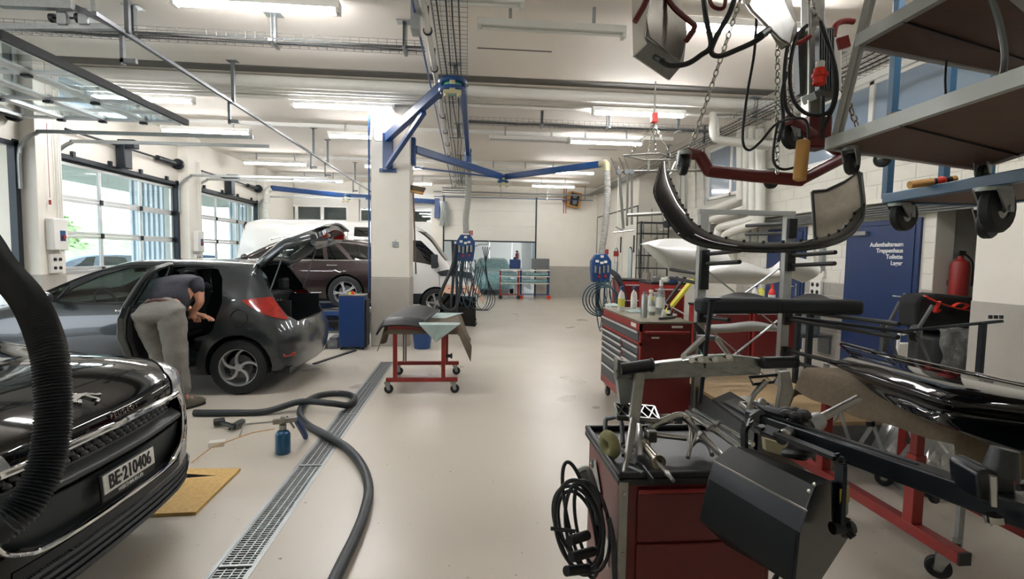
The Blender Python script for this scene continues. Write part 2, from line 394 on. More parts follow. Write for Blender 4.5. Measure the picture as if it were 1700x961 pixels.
# block courses, one object per block (shared mesh)
BL,BHH=.395,.195
def blocks(X,y0,y1,z0,z1,holes,parent,limit=300,split=1.21):
    meshes={}
    out=0; row=0; z=z0; rest=MB()
    while z<z1-.05:
        h=min(BHH,z1-z-.004); y=y0-(.2 if row%2 else 0)
        while y<y1:
            a,b=max(y,y0),min(y+BL,y1); y+=.4
            segs=[(a,b)]
            for (hy0,hy1,hz0,hz1) in holes:
                if z+h>hz0+.02 and z<hz1-.02:
                    ns=[]
                    for (p,q) in segs:
                        if q<=hy0 or p>=hy1: ns.append((p,q))
                        else:
                            if p<hy0: ns.append((p,hy0))
                            if q>hy1: ns.append((hy1,q))
                    segs=ns
            for (p,q) in segs:
                if q-p<.04: continue
                L=round(q-p,3); m='block_grey' if z+h/2<split else 'white_block'
                key=(L,round(h,3),m)
                if key not in meshes:
                    b=.006; o=MB(); o.v=[Vector(t) for t in ((0,0,0),(0,L,0),(0,L,h),(0,0,h),(-.006,b,b),(-.006,L-b,b),(-.006,L-b,h-b),(-.006,b,h-b))]
                    o.f=[(4,5,6,7),(0,1,5,4),(1,2,6,5),(2,3,7,6),(3,0,4,7)]; meshes[key]=mesh_of('block',o,m,0)
                if out<limit:
                    ob=bpy.data.objects.new('block',meshes[key]); COL.objects.link(ob); ob.parent=parent; ob.location=(X,p,z); out+=1
                else:
                    me=meshes[key]; rest.add([Vector((X,p,z))+v.co for v in me.vertices],[tuple(f.vertices) for f in me.polygons])
        z+=.2; row+=1
    if rest.v: obj('block_courses',rest,'white_block',parent,kind='stuff',smooth=0)
blocks(XU,3.0,12.9,2.4,ZC,[(10.1,11.6,2.85,ZC),(4.6,8.3,3.0,ZC-.02)],WR,230)
blocks(XR,5.92,10.6,0,2.4,[(6.08,7.42,0,2.1),(8.35,9.45,0,2.1)],WR,290)
# far right: wall steps in, booth doors
XB=4.9
s_=MB(); s_.bx(XB,XR+.2,14.4,YB,0,ZC); struct('wall_booth',s_,'white_wall',smooth=0)
# back wall with open shutter bay
bw=MB(); SX0,SX1=-.9,2.62
bw.bx(SX1,XB+.2,YB-.15,YB+.2,1.18,ZC); bw.bx(XL-.4,SX0,YB,YB+.2,3.3,ZC); bw.bx(SX0,SX1,YB,YB+.2,3.75,ZC)
bw.bx(-1.3,SX0,YB-.12,YB+.2,0,3.8); bw.bx(-4.35,-3.95,YB-.12,YB+.2,0,ZC)
struct('wall_back',bw,'white_wall',smooth=0)
struct('wall_back_dado',MB().bx(SX1,XB+.2,YB-.155,YB+.2,0,1.18),'grey_paint',smooth=0)
# left wall with piers
lw=MB(); lw.bx(XL-.3,XL,-3,YB,3.02,ZC)
for (a,b) in ((4.0,4.85),(8.1,8.66),(12.22,12.86),(16.6,YB)): lw.bx(XL-.3,XL,a,b,0,3.05); lw.bx(XL-.05,XL+.22,a+.03,b-.05,1.15,ZC)
lw.bx(XL-.3,XL,-3,.6,0,3.05)
struct('wall_left',lw,'white_wall',smooth=0,bevel=.006)
ld=MB()
for (a,b) in ((4.0,4.85),(8.1,8.66),(12.22,12.86),(16.6,YB)): ld.bx(XL-.052,XL+.225,a+.028,b-.048,0,1.15)
struct('wall_left_dado',ld,'grey_paint',smooth=0)
struct('wall_rear',MB().bx(XL-.4,XR+.3,-3.2,-3,0,ZC),'white_wall',smooth=0)
# free standing column
pc=MB(); pc.bx(-1.58,-.95,8.62,9.2,1.15,ZC); P0=struct('column',pc,'white_wall',bevel=.012); P0['label']='square white concrete column in the middle of the hall'
struct('column_dado',MB().bx(-1.583,-.947,8.617,9.203,0,1.15),'grey_paint',bevel=.012)
# ---- floor drain ----
ch=MB(); ch.bx(DX0,DX1,DY0,DY1,-.1,-.09); ch.bx(DX0-.001,DX0+.004,DY0,DY1,-.1,-.001); ch.bx(DX1-.004,DX1+.001,DY0,DY1,-.1,-.001)
struct('drain_channel',ch,'joint_and_gap_shade')
T=thing('drain_grating','galvanised steel grating set in the floor channel down the hall','drain',(-1.12,4.2,0))
rim=MB(); rim.bx(DX0-.012,DX0+.008,DY0,DY1,-.03,.003); rim.bx(DX1-.008,DX1+.012,DY0,DY1,-.03,.003); obj('rim',rim,'galv',T)
ys=[DY0,1.31,2.52,3.73,4.93,6.13,DY1]
for a,b in zip(ys,ys[1:]):
    g=MB(); n=int((b-a)/.021)
    for i in range(n): y=a+.015+(b-a-.02)*i/n; g.bx(DX0+.01,DX1-.01,y,y+.006,-.02,-.001)
    for x in (DX0+.012,DX0+.055,DX0+.098,DX0+.14,DX1-.014): g.bx(x-.003,x+.003,a+.01,b-.01,-.025,.0)
    g.bx(DX0+.01,DX1-.01,a+.004,a+.022,-.025,.001)
    obj('grate_section',g,'galv',T,smooth=0)
# ================= LEFT DOORS =================
def sectional(name,label,y0,y1,z0,z1,nrow,ncol,solid_rows,flat=None,X=XL-.12,row_h=None):
    """upright in the wall plane or laid flat under the ceiling (flat = z, x0)"""
    n=len(solid_rows); rows=nrow; hh=(z1-z0)/rows
    def pt(a,b,c):  # a along Y, b up the leaf, c thickness toward the room
        if flat: z,x0=flat; return Vector((x0-b,a,z-c+ .0))
        return Vector((X+c,a,z0+b))
    def pbox(mb,a0,a1,b0,b1,c0,c1):
        vs=[pt(a,b,c) for a in (a0,a1) for b in (b0,b1) for c in (c0,c1)]
        mb.add(vs,[(0,1,3,2),(4,6,7,5),(0,4,5,1),(2,3,7,6),(0,2,6,4),(1,5,7,3)])
    T=thing(name,label,'garage door',pt((y0+y1)/2,0,0))
    cw=(y1-y0)/ncol
    for r in range(rows):
        b0=r*hh; mb=MB(); pbox(mb,y0,y1,b0+.003,b0+.055,0,.045); pbox(mb,y0,y1,b0+hh-.055,b0+hh-.003,0,.045)
        for k in range(ncol+1):
            yy=y0+k*cw; a=max(y0,yy-.03); b=min(y1,yy+.03)
            if k==0: b=y0+.06
            if k==ncol: a=y1-.06
            pbox(mb,a,b,b0+.004,b0+hh-.004,.001,.044)
        fr=obj('panel_frame',mb,'alu',T,bevel=.004)
        for k in range(ncol):
            g=MB(); pbox(g,y0+k*cw+.02,y0+(k+1)*cw-.02,b0+.04,b0+hh-.04,.018,.026)
            obj('pane' if r not in solid_rows else 'infill',g,'pane' if r not in solid_rows else 'white_paint',fr)
        if r:
            for k in range(ncol+1):
                h=MB(); yy=y0+k*cw; yy=min(max(yy,y0+.04),y1-.04); pbox(h,yy-.03,yy+.03,b0-.045,b0+.045,.046,.075); obj('hinge',h,'dark_steel',T,bevel=.005)
    s=MB(); pbox(s,y0,y1,-.05,0,-.02,.06)
    if flat: obj('rubber_seal',s,'rubber',T)
    s=MB(); pbox(s,y0,y1,rows*hh,rows*hh+.05,0,.06); obj('rubber_seal',s,'dark_steel',T)
    return T
Z0s=[]
def door_gear(y0,y1,ztop,first=True):
    g=MB()
    for y in (y0+.03,y1-.03): g.bx(XL-.07,XL+.03,y-.04,y+.04,0,ztop+.1)
    g.bx(XL-.02,XL+.03,y0,y1,ztop-.0,ztop+.07)
    for k in range(4): yy=y0+(y1-y0)*(k+.5)/4; g.bx(XL-.02,XL+.05,yy-.03,yy+.03,ztop+.05,ztop+.14)
    return g
bays=[(4.86,8.08,3.0),(8.68,12.2,3.0),(12.88,16.58,3.02)]
for i,(a,b,z) in enumerate(bays):
    lab=['nearest','middle','far'][i]
    T=thing('door_track','%s set of dark and galvanised tracks of the left-hand garage doors'%lab,'door track',(XL,a,0),0)
    obj('track_frame',door_gear(a,b,z),'dark_steel',T)
    for y in ((a+.02,b-.02) if i else (b-.02,)):
        t=MB(); pts=[(XL+.05,y,z-.6),(XL+.05,y,z-.15),(XL+.1,y,z+.05),(XL+.3,y,z+.2),(XL+.6,y,z+.23),(XL+3.3,y,z+.25)]
        P=cr(pts,5); 
        for p,q in zip(P,P[1:]): t.bar(p,q,.03,.05)
        obj('track_rail',t,'galv',T,smooth=0)
    sh=MB(); sh.cyl((XL+.1,a+.2,z+.45),(XL+.1,b-.15,z+.45),.02)
    obj('spring_shaft',sh,'dark_steel',T)
    for yy in (b-.9,): 
        obj('torsion_spring',MB().cyl((XL+.1,yy,z+.45),(XL+.1,yy+.75,z+.45),.055),'dark_steel',T)
    d=MB(); d.cyl((XL+.1,b-.16,z+.45),(XL+.1,b-.1,z+.45),.12); obj('cable_drum',d,'dark_steel',T)
    m_=MB(); m_.box((XL+.12,(a+b)/2-.2,z+.3),(.16,.22,.5)); m_.box((XL+.2,(a+b)/2-.2,z+.5),(.3,.16,.16)); obj('bearing_bracket',m_,'dark_steel',T,bevel=.015)
sectional('garage_door','raised glazed garage door lying flat under the ceiling above the near bay',4.95,7.95,0,2.2,4,3,(),flat=(3.42,-4.1))
g2=sectional('garage_door','closed glazed garage door with nine panes showing, behind the standing man',8.74,12.14,0,2.97,5,3,(0,1))
g3=sectional('garage_door','far closed glazed garage door partly hidden by the raised hatch and van',12.94,16.52,0,2.99,5,3,(0,1))
# ---- back wall doors with window strip ----
def strip_door(label,x0,x1,panes,zw0=2.75,zw1=3.2):
    T=thing('garage_door',label,'garage door',(x0,YB,0))
    b=MB(); z=0; 
    for k,(a,c) in enumerate(((0,.55),(.56,1.1),(1.11,1.65),(1.66,2.2),(2.21,2.7))): 
        obj('panel',MB().bx(x0,x1,YB-.02,YB+.05,a,c),'door_white',T,bevel=.008)
    obj('panel',MB().bx(x0,x1,YB-.02,YB+.05,3.25,3.8),'door_white',T,bevel=.008)
    fr=MB(); w=(x1-x0)/panes; fr.bx(x0,x1,YB-.03,YB+.05,2.7,zw0); fr.bx(x0,x1,YB-.03,YB+.05,zw1,3.25)
    for k in range(panes+1): xx=x0+k*w; fr.bx(max(x0,xx-.06),min(x1,xx+.06),YB-.03,YB+.05,zw0,zw1)
    F=obj('window_strip',fr,'white_paint',T,bevel=.006)
    for k in range(panes): obj('pane',MB().bx(x0+k*w+.05,x0+(k+1)*w-.05,YB,YB+.008,zw0,zw1),'pane',F)
strip_door('white garage door with a strip of three windows, far left corner of the hall',-7.1,-4.36,3)
strip_door('white garage door with a strip of windows, right of the far pier',-3.94,-1.3,3)
# ---- half open shutter ----
T=thing('garage_door','white sectional door standing half open over the rear gateway','garage door',(SX0,YB,2.1))
for k in range(3): obj('panel',MB().bx(SX0+.04,SX1-.04,YB-.02,YB+.04,2.1+k*.56,2.1+k*.56+.55),'cream_panel',T,bevel=.006)
obj('rubber_seal',MB().bx(SX0+.04,SX1-.04,YB-.03,YB+.05,2.05,2.1),'dark_steel',T)
for x in (SX0+.02,SX1-.02):
    obj('track_rail',MB().bx(x-.03,x+.03,YB-.06,YB,0,3.75),'dark_steel',T)
# ---- right wall doors ----
def steel_door(n,y0,y1,h,txt,tsize):
    fr=MB(); fr.bx(XR-.035,XR+.02,y0-.07,y0,0,h+.07); fr.bx(XR-.035,XR+.02,y1,y1+.07,0,h+.07); fr.bx(XR-.035,XR+.02,y0,y1,h,h+.07)
    D=struct('door_%d'%n,MB().bx(XR-.045,XR,y0+.004,y1-.004,.01,h-.004),'blue_door',bevel=.004)
    D['label']='blue steel door lettered %s'%txt.replace('\n',', ')
    obj('door_frame',fr,'blue_door',D,bevel=.004)
    hp=MB(); hp.bx(XR-.053,XR-.045,y0+.07,y0+.11,.92,1.14); o=obj('handle_plate',hp,'steel',D)
    hd=MB(); hd.cyl((XR-.05,y0+.09,1.09),(XR-.1,y0+.09,1.09),.008,n=8); hd.tube([(XR-.1,y0+.085,1.09),(XR-.1,y0+.22,1.09)],.009,8); obj('handle',hd,'steel',D)
    m=frame((XR-.047,y0+.16,1.66 if n==4 else 1.56),(0,-1,0),(0,0,1))
    obj('lettering',text_mb(txt,tsize,m,align='RIGHT'),'white_paint',D,smooth=0)
    return D
d1=steel_door(4,6.18,7.32,2.06,'Aufenthaltsraum\nTreppenhaus\nToilette\nLager',.085)
obj('door_closer',MB().bx(XR-.1,XR-.045,6.95,7.2,1.93,1.99),'steel',d1,bevel=.004)
d2=steel_door(5,8.42,9.4,2.06,'Heizung',.085)
# ---- right wall windows ----
def wwin(n,y0,y1,z0,z1,mull):
    fr=MB(); t=.07; X=XU-.02
    fr.bx(X-.03,X+.05,y0,y0+t,z0,z1); fr.bx(X-.03,X+.05,y1-t,y1,z0,z1); fr.bx(X-.03,X+.05,y0,y1,z0,z0+t); fr.bx(X-.03,X+.05,y0,y1,z1-t,z1)
    for y in mull: fr.bx(X-.03,X+.05,y-t*.6,y+t*.6,z0,z1)
    W=struct('window_%d'%n,fr,'white_paint',bevel=.006)
    ys=[y0]+list(mull)+[y1]
    for a,b in zip(ys,ys[1:]): obj('pane',MB().bx(X+.0,X+.008,a+t*.5,b-t*.5,z0+t*.5,z1-t*.5),'pane_refl',W)
    return W
wwin(1,10.15,11.55,2.9,ZC-.1,(10.5,))
wwin(2,4.7,8.2,3.05,ZC-.1,(6.75,))
struct('trim_5',MB().bx(XU-.1,XU,3.2,8.6,ZC-.12,ZC),'white_paint')
struct('trim_6',MB().bx(XU-.06,XR,4.4,14.4,2.34,2.4),'white_wall')
# ================= EXTERIOR =================
struct('floor_yard',MB().bx(-60,XL-.35,-30,60,-.15,-.03).bx(-20,30,YB+.3,60,-.15,-.03),'asphalt',smooth=0)
def corr(x0,x1,Y,zt,n):
    mb=MB(); vs=[];fs=[]
    pts=[]
    w=(x1-x0)/n
    for i in range(n): pts+=[(x0+i*w,0),(x0+i*w+w*.42,0),(x0+i*w+w*.5,.05),(x0+i*w+w*.92,.05)]
    for (x,y) in pts: vs+=[(x,Y+y,0),(x,Y+y,zt)]
    fs=[(2*i,2*i+2,2*i+3,2*i+1) for i in range(len(pts)-1)]
    return mb.add(vs,fs)
for i,(Y,l) in enumerate(((8.35,'near'),(12.5,'middle'),(16.95,'far'))):
    o=single('cladding_screen',corr([-7.75,-7.7,-7.5][i],XL-.32,Y,3.3,[8,8,6][i]),'cladding','pale corrugated metal screen outside, %s one of the three between the garage bays'%l,'wall panel','corrugated screens between the bays',smooth=0,solid=.004,base=(XL-2,Y,0))
struct('wall_added_shade',MB().bx(-8,-1.25,23.9,24.1,0,3.9).bx(-1.3,-1.2,YB+.3,24,0,3.9).bx(-8.1,-8,YB,24,0,3.9),'white_wall',smooth=0)  # made-up walls added behind the strip windows to darken them
struct('added_shade_roof',MB().bx(-8.1,9,YB+.25,27.3,3.9,4.1),'white_wall',smooth=0)  # roof added over the rear yard to keep daylight off it
struct('canopy',MB().bx(-10.5,XL-.3,-2,22,3.32,3.5),'white_wall',smooth=0)
for i,(x,y) in enumerate(((-8.2,9.6),(-9.4,9.6),(-8.2,13.6),(-8.2,5.8))):
    T=thing('canopy_light','outdoor strip light under the canopy, %s'%['beyond the middle garage door','second beyond the middle garage door','beyond the far garage door','beyond the near bay'][i],'ceiling light',(x,y,3.3))
    obj('housing',MB().bx(x-.05,x+.05,y-.1,y+1.4,3.27,3.318),'white_paint',T); obj('tube',MB().cyl((x,y-.05,3.255),(x,y+1.35,3.255),.016),'tube_glow_far',T)
# bushes on the bank
bank=MB().prism([(0,0),(-14,0),(-14,4.5),(-5,2.0)],(-15.5,-5,-.05),(1,0,0),(0,0,1),(0,45,0)); struct('bank',bank,'leaf_a')
rr=random.Random(4)
for k in range(7):
    y=1+k*4.4+rr.uniform(-.3,.3); x=-18.5-rr.uniform(0,3); h=rr.uniform(1.7,3.0); mb=MB()
    for i in range(1100):
        th=rr.uniform(0,2*PI); ph=math.acos(rr.uniform(-.3,1)); q=rr.uniform(.7,1.05)
        c=Vector((x+math.cos(th)*math.sin(ph)*1.6*q,y+math.sin(th)*math.sin(ph)*1.7*q,.9+math.cos(ph)*h*q)); s=rr.uniform(.07,.17)
        a=Vector((rr.uniform(-1,1),rr.uniform(-1,1),rr.uniform(-1,1))).normalized(); b=a.orthogonal().normalized()
        mb.add([c-a*s,c-b*s*.5,c+a*s,c+b*s*.5],[(0,1,2,3)])
    single('bush',mb,'leaf_b' if k%2 else 'leaf_a','leafy green bush on the bank outside the garage doors','bush','bushes on the bank',smooth=0)
# ================= CEILING GEAR =================
def strip_light(x0,x1,y,label,z=3.9,glow=True,drop=0):
    T=thing('strip_light',label,'ceiling light',(x0,y,ZC),group=None)
    obj('housing',MB().bx(x0-.04,x1+.04,y-.055,y+.055,z-.0,z+.07),'white_paint',T,bevel=.006)
    if z+.07<ZC-.01:
        for x in (x0+.3,x1-.3): obj('hanger',MB().bx(x-.015,x+.015,y-.015,y+.015,z+.07,ZC),'galv',T)
    obj('tube',MB().bx(x0,x1,y-.035,y+.035,z-.045,z-.004) if glow else MB().cyl((x0,y,z-.02),(x1,y,z-.02),.016),('tube_glow' if 3<y<9 else 'tube_glow_far') if glow else 'white_plastic',T,bevel=.012)
    for x in (x0-.02,x1+.02): obj('end_cap',MB().bx(x-.018,x+.018,y-.05,y+.05,z-.05,z+.0),'white_plastic',T)
    return T
for (x0,x1,y,l) in ((-2.85,-1.33,5.42,'big lit strip light cut by the top of the picture, above the grey car'),
    (2.15,3.66,5.3,'lit strip light behind the hanging heater heads'),
    (-5.8,-4.33,8.6,'lit strip light just beyond the raised glazed garage door'),
    (-2.76,-1.23,8.56,'lit strip light left of the big blue arm'),
    (2.03,3.5,8.26,'lit strip light just beyond the white insulated pipes, right side'),
    (-5.93,-4.33,10.7,'lit strip light over the middle garage door rails'),
    (-2.76,-1.26,10.68,'lit strip light partly behind the white column'),
    (2.08,3.54,10.4,'lit strip light with a hanger in front, third row on the right'),
    (-5.88,-4.3,14.25,'long lit strip light above the far garage door rail'),
    (-2.74,-1.24,14.2,'lit strip light seen right of the column above the far arm'),
    (2.05,3.5,14.2,'lit strip light cut by the right boom arm'),
    (-5.62,-4.1,17.4,'small lit strip light above the far left corner windows'),
    (-2.7,-1.2,17.4,'small lit strip light right of the column, last row'),
    (2.16,3.56,17.1,'small lit strip light above the half open shutter')):
    strip_light(x0,x1,y,l,z=3.98 if y<6 else 3.9)
for i,(x,y) in enumerate(((-5.8,2.2),(-2.8,2.2),(2.1,2.2))):  # unseen lamps, added overhead to brighten the near end of the hall
    strip_light(x,x+1.5,y,'unseen lit strip light added above the view, %s'%['left of the near row','middle of the near row','right of the near row','left of the rear row','middle of the rear row','right of the rear row'][i])
strip_light(.12,1.6,5.42,'unlit white batten left of the hanging heater head',glow=False)
strip_light(-.9,.5,5.2,'unlit white batten at the top of the picture beside the cable basket',z=4.03,glow=False)
strip_light(.45,2.0,10.5,'unlit white batten beyond the cable basket, right of the blue arm',glow=False)
strip_light(.4,1.9,14.3,'unlit white batten in front of the half open shutter, last but one row',glow=False)
# trunking rows
for i,(y,x0,x1) in enumerate(((8.7,-6.2,3.9),(10.85,-6.2,4.4),(14.4,-6.2,4.2),(17.55,-6.2,4.2))):
    single('cable_duct',MB().bx(x0,x1,y-.03,y+.03,ZC-.07,ZC),'white_paint','white cable duct across the ceiling above the %s row of strip lights'%['second','third','fourth','last'][i],'cable duct')
T=thing('gateway_pipes','thin blue and steel pipes running across above the half open shutter','pipes',(1.5,18.5,3.7))
obj('blue_pipe',MB().tube([(-1.2,18.6,3.62),(4.6,18.6,3.62)],.014,8),'blue',T); obj('steel_pipe',MB().tube([(-1.2,18.6,3.8),(4.6,18.6,3.8)],.03,8),'galv',T)
for x in (-.5,1.2,2.9,4.3): obj('hanger',MB().bx(x-.015,x+.015,18.58,18.62,3.6,ZC),'galv',T)
# insulated transverse pipes
T=thing('insulated_pipes','bundle of white insulated pipes crossing under the ceiling and turning down the right wall','pipes',(0,8.1,ZC))
for i,(y,r,z) in enumerate(((7.98,.085,4.06),(8.16,.075,4.05),(8.33,.06,4.03),(8.47,.055,3.99))):
    p=[(-6.25,y,z),(3.55+i*.13,y,z),(3.75+i*.13,y,z-.03),(3.8+i*.13,y,z-.14),(3.8+i*.13,y,3.7-.0*i),(3.85+i*.13,y+.02,3.58),(4.0+i*.13,y+.05,3.55),(5.15,y+.05,3.55-.02*i)] if i in (2,3) else [(-6.25,y,z),(4.9+i*.1,y+.1,z),(5.15,y+.13,z-.02),(5.3,y+.25,z-.1),(5.35,y+.35+.12*i,z-.35)]
    obj('pipe',MB().tube(p,r,12,sub=3),'pipe_white',T)
X_=5.38
def xpath(l,X=X_): return [XP(a,b,X) for a,b in l]
T2=thing('wall_pipes','white insulated pipes running down and stepping along the right wall under the small window','pipes',(5.4,10,1.6))
for l,r in (([(1229,195),(1229,318),(1225,330),(1213,336),(1172,352),(1164,360),(1163,380),(1163,420)],.075),
            ([(1239,205),(1239,335),(1236,345),(1224,350),(1182,364),(1174,372),(1174,420)],.07),
            ([(1250,210),(1250,352),(1248,362),(1236,368),(1200,376),(1191,386),(1191,430)],.08),
            ([(1262,215),(1262,356),(1258,368),(1245,374),(1212,386),(1203,396),(1203,430)],.085)):
    obj('pipe',MB().tube(cr(xpath(l),3),r,12),'pipe_white',T2)
T2=thing('thin_wall_pipes','slim copper and grey pipes with bends high on the right wall beside the white pipes','pipes',(5.5,10,2.6))
obj('pipe',MB().tube(cr(xpath([(1128,262),(1162,226),(1168,228),(1169,340)],5.5),4),.025,8),'galv',T2)
obj('pipe',MB().tube(cr(xpath([(1138,262),(1138,345)],5.5),2),.03,8),'pipe_white',T2)
obj('pipe',MB().tube(cr(xpath([(1155,262),(1155,345)],5.5),2),.02,8),'steel',T2)
T2=thing('conduit_pipes','row of small galvanised pipes with bends above the blue doors','pipes',(5.7,8,2.2))
for k in range(5):
    obj('pipe',MB().tube([(XU+.02+.03*k,4.65,2.3-.028*k),(XU+.02+.03*k,13.5,2.3-.028*k)],.016,8),'galv',T2)
for k in range(3): y=9.9-k*.28; obj('pipe',MB().tube(cr([(XU+.2,y-.4,2.2),(XU+.1,y-.05,2.2),(XU+.1,y,2.14),(XU+.1,y,1.9),(XU+.1,y+.05,1.82),(XU+.1,y+.3,1.82)],4),.022,8),'galv',T2)
# wire baskets
def basket(name,label,axis,a0,a1,c,w,h,z,step=.1,struts=(),wire=.0022):
    T=thing(name,label,'cable tray',((a0+a1)/2 if axis=='x' else c,(a0+a1)/2 if axis=='y' else c,z))
    mb=MB()
    def P(a,b,zz): return (a,c+b,zz) if axis=='x' else (c+b,a,zz)
    for b,zz in [(-w/2,z+h),(w/2,z+h),(-w/2,z+h/2),(w/2,z+h/2)]+[(-w/2+w*k/4,z) for k in range(5)]: mb.tube([P(a0,b,zz),P(a1,b,zz)],wire,4)
    n=int((a1-a0)/step)
    for i in range(n+1):
        a=a0+i*step; mb.tube([P(a,-w/2,z+h),P(a,-w/2,z),P(a,w/2,z),P(a,w/2,z+h)],wire,4,cap=False)
    obj('wire_mesh',mb,'galv_dark',T,kind='stuff',smooth=0)
    cb=MB(); rr=random.Random(int(a0*10)+3)
    for k in range(4):
        b=-w*.3+w*.2*k; pts=[P(a0+(a1-a0)*t/10,b+rr.uniform(-.02,.02),z+.015+rr.uniform(0,.01)) for t in range(11)]
        cb.tube(pts,.008,5,sub=2)
    obj('cables',cb,'galv_dark' if axis=='x' else 'rubber',T,kind='stuff')
    for a in struts:
        s=MB(); p=P(a,0,0); 
        s.bx(p[0]-.09,p[0]+.09,p[1]-.06,p[1]+.06,ZC-.008,ZC); 
        q=P(a,-w/2-.02,0); s.bx(p[0]-.025,p[0]-.02,p[1]-.03,p[1]+.03,z,ZC); s.bx(p[0]+.02,p[0]+.025,p[1]-.03,p[1]+.03,z,ZC); s.bx(p[0]-.02,p[0]+.02,p[1]+.025,p[1]+.03,z,ZC)
        e1,e2=P(a,-w/2-.02,z-.01),P(a,w/2+.02,z-.01); s.bar(e1,e2,.035,.02)
        obj('strut',s,'galv',T,smooth=0)
    return T
basket('cable_basket','wire cable basket on galvanised struts crossing the near ceiling at left','x',-6.3,-.5,6.0,.22,.07,3.84,struts=(-3.6,-2.14,-.72))
basket('cable_basket','long wire cable basket running down the hall beside the blue and white pipes','y',4.0,17.7,-.19,.34,.08,3.88,struts=(7.2,10.4,13.6,16.8))
basket('cable_basket','wire cable basket crossing the ceiling right of the big blue arm','x',-.05,4.6,9.15,.22,.08,3.86,struts=(1.3,2.5,3.8))
basket('cable_basket','wide dark cable basket along the top of the right wall','y',4.2,18.6,4.6,.5,.1,3.82,struts=(6.2,8.0,9.8,11.6))
# longitudinal pipes
single('compressed_air_pipe',MB().tube([(-.52,3.0,3.86),(-.52,18.8,3.86)],.013,8),'blue','thin blue compressed air pipe running down the hall under the ceiling','pipe')
T=thing('ceiling_conduit','white plastic conduit beside the thin blue air pipe','pipe',(-.42,10,3.9))
obj('tube_run',MB().tube([(-.435,3.0,3.9),(-.435,18.6,3.9)],.036,10),'white_plastic',T)
for k in range(14): y=3.4+k*1.1; obj('clamp',MB().lathe([(.04,-.012),(.05,-.012),(.05,.012),(.04,.012)],(-.435,y,3.9),(0,1,0),12,True).bx(-.445,-.425,y-.01,y+.01,3.94,ZC),'black_plastic',T)
s=MB(); s.bx(-.56,-.48,5.1,5.28,3.7,ZC); single('pipe_bracket',s,'galv','small galvanised bracket holding the blue air pipe near the top of the picture','bracket')
# support rail for the door tracks
T=thing('ceiling_rail','long galvanised slotted rail hung under the ceiling at left, crossing to the far wall','rail',(-3.25,9,3.6))
obj('channel',MB().bar((-3.26,4.9,3.6),(-3.2,18.9,3.6),.038,.035),'galv_dark',T)
for y in (5.3,7.5,11.2,12.3,15.2,18): obj('hanger',MB().bx(-3.25,-3.21,y-.02,y+.02,3.6,ZC).bx(-3.3,-3.16,y-.05,y+.05,ZC-.006,ZC).bx(-3.3,-3.16,y-.02,y+.02,3.32,3.36).bx(-3.3,-3.27,y-.02,y+.02,3.3,3.62),'galv_dark',T)
# drive unit at the raised door (top left)
T=thing('door_operator','galvanised rail and chain operator above the raised glazed door, top left corner','door operator',(-4.0,5.2,3.7))
a,b=YP(0,45,5.2),YP(190,45,5.2); obj('rail',MB().bar(a,b,.05,.05),'galv',T)
a,b=YP(0,5,5.1),YP(122,10,5.1); obj('upper_rail',MB().bar(a,b,.07,.07),'galv',T)
a,b=YP(120,10,5.15),YP(188,42,5.15); obj('brace',MB().bar(a,b,.03,.05),'galv_dark',T)
for x in (108,143): c=YP(x,30,5.2); obj('motor_block',MB().box(c,(.09,.1,.15)),'galv',T,bevel=.01)
c=YP(84,30,5.2); d=YP(128,30,5.2); obj('roller',MB().cyl(c,c+Vector((.04,0,0)),.04).cyl(d,d+Vector((.04,0,0)),.045).cyl(c,d,.01),'black_plastic',T)
for x in (156,): obj('hanger',MB().bar(YP(x,30,5.25),YP(x-2,0,5.25),.03,.02),'galv',T)
# ================= BOOM ARMS =================
def jointhead(T,c,r=.13):
    c=Vector(c)
    obj('joint_ring',MB().torus(c,r,.035,(0,0,1),20,8).merge(MB().torus(c+Vector((0,0,-.1)),r,.03,(0,0,1),20,8)),'blue',T)
    obj('swivel',MB().cyl(c+Vector((0,0,-.14)),c+Vector((0,0,.05)),r*.75,n=18),'green_hub',T)
    m=MB(); m.box(c+Vector((0,-r-.0,-.07)),(.07,.03,.22)); m.box(c+Vector((0,-r,-.17)),(.22,.05,.05)); m.sphere(c+Vector((-.08,-r-.02,-.21)),.03,8); m.sphere(c+Vector((.08,-r-.02,-.21)),.03,8)
    obj('clevis',m,'cream_metal',T,bevel=.006)
def ribbed(pts,r,n=14,pitch=.02,amp=.12,m=10):
    P=cr(pts,24); L=[0]
    for a,b in zip(P,P[1:]): L.append(L[-1]+(b-a).length)
    N=int(L[-1]/pitch)*2; Q=[];rs=[];j=0
    for i in range(N+1):
        d=L[-1]*i/N
        while j<len(L)-2 and L[j+1]<d: j+=1
        t=(d-L[j])/max(L[j+1]-L[j],1e-9); Q.append(P[j].lerp(P[j+1],min(max(t,0),1))); rs.append(r*(1+amp*(1 if i%2 else -1)))
    return MB().tube(Q,rs,m)
BR=Vector((-1.3,8.56,3.43)); J1=Vector((-.2,6.62,3.72)); E1=Vector((-.0,10.45,3.62))
T=thing('extraction_boom','near blue swivel boom on the white column, its arm reaching towards the camera','boom arm',(-1.3,8.6,3.2))
obj('wall_bracket',MB().bx(-1.38,-1.22,8.54,8.62,2.9,3.5).bx(-1.44,-1.16,8.58,8.62,2.88,2.94),'blue',T,bevel=.006)
obj('upper_arm',MB().bar(BR,J1+Vector((-.08,.06,0)),.1,.14),'blue',T,bevel=.01)
obj('brace',MB().bar(Vector((-1.3,8.5,2.95)),BR.lerp(J1,.62)+Vector((0,0,-.08)),.07,.06),'blue',T,bevel=.006)
obj('name_plate',MB().bar(BR.lerp(J1,.56)+Vector((-.055,-.01,.01)),BR.lerp(J1,.68)+Vector((-.055,-.01,.01)),.005,.06),'white_plastic',T)
obj('forearm',MB().bar(J1+Vector((.12,.1,0)),E1,.09,.12),'blue',T,bevel=.01)
jointhead(T,J1,.15)
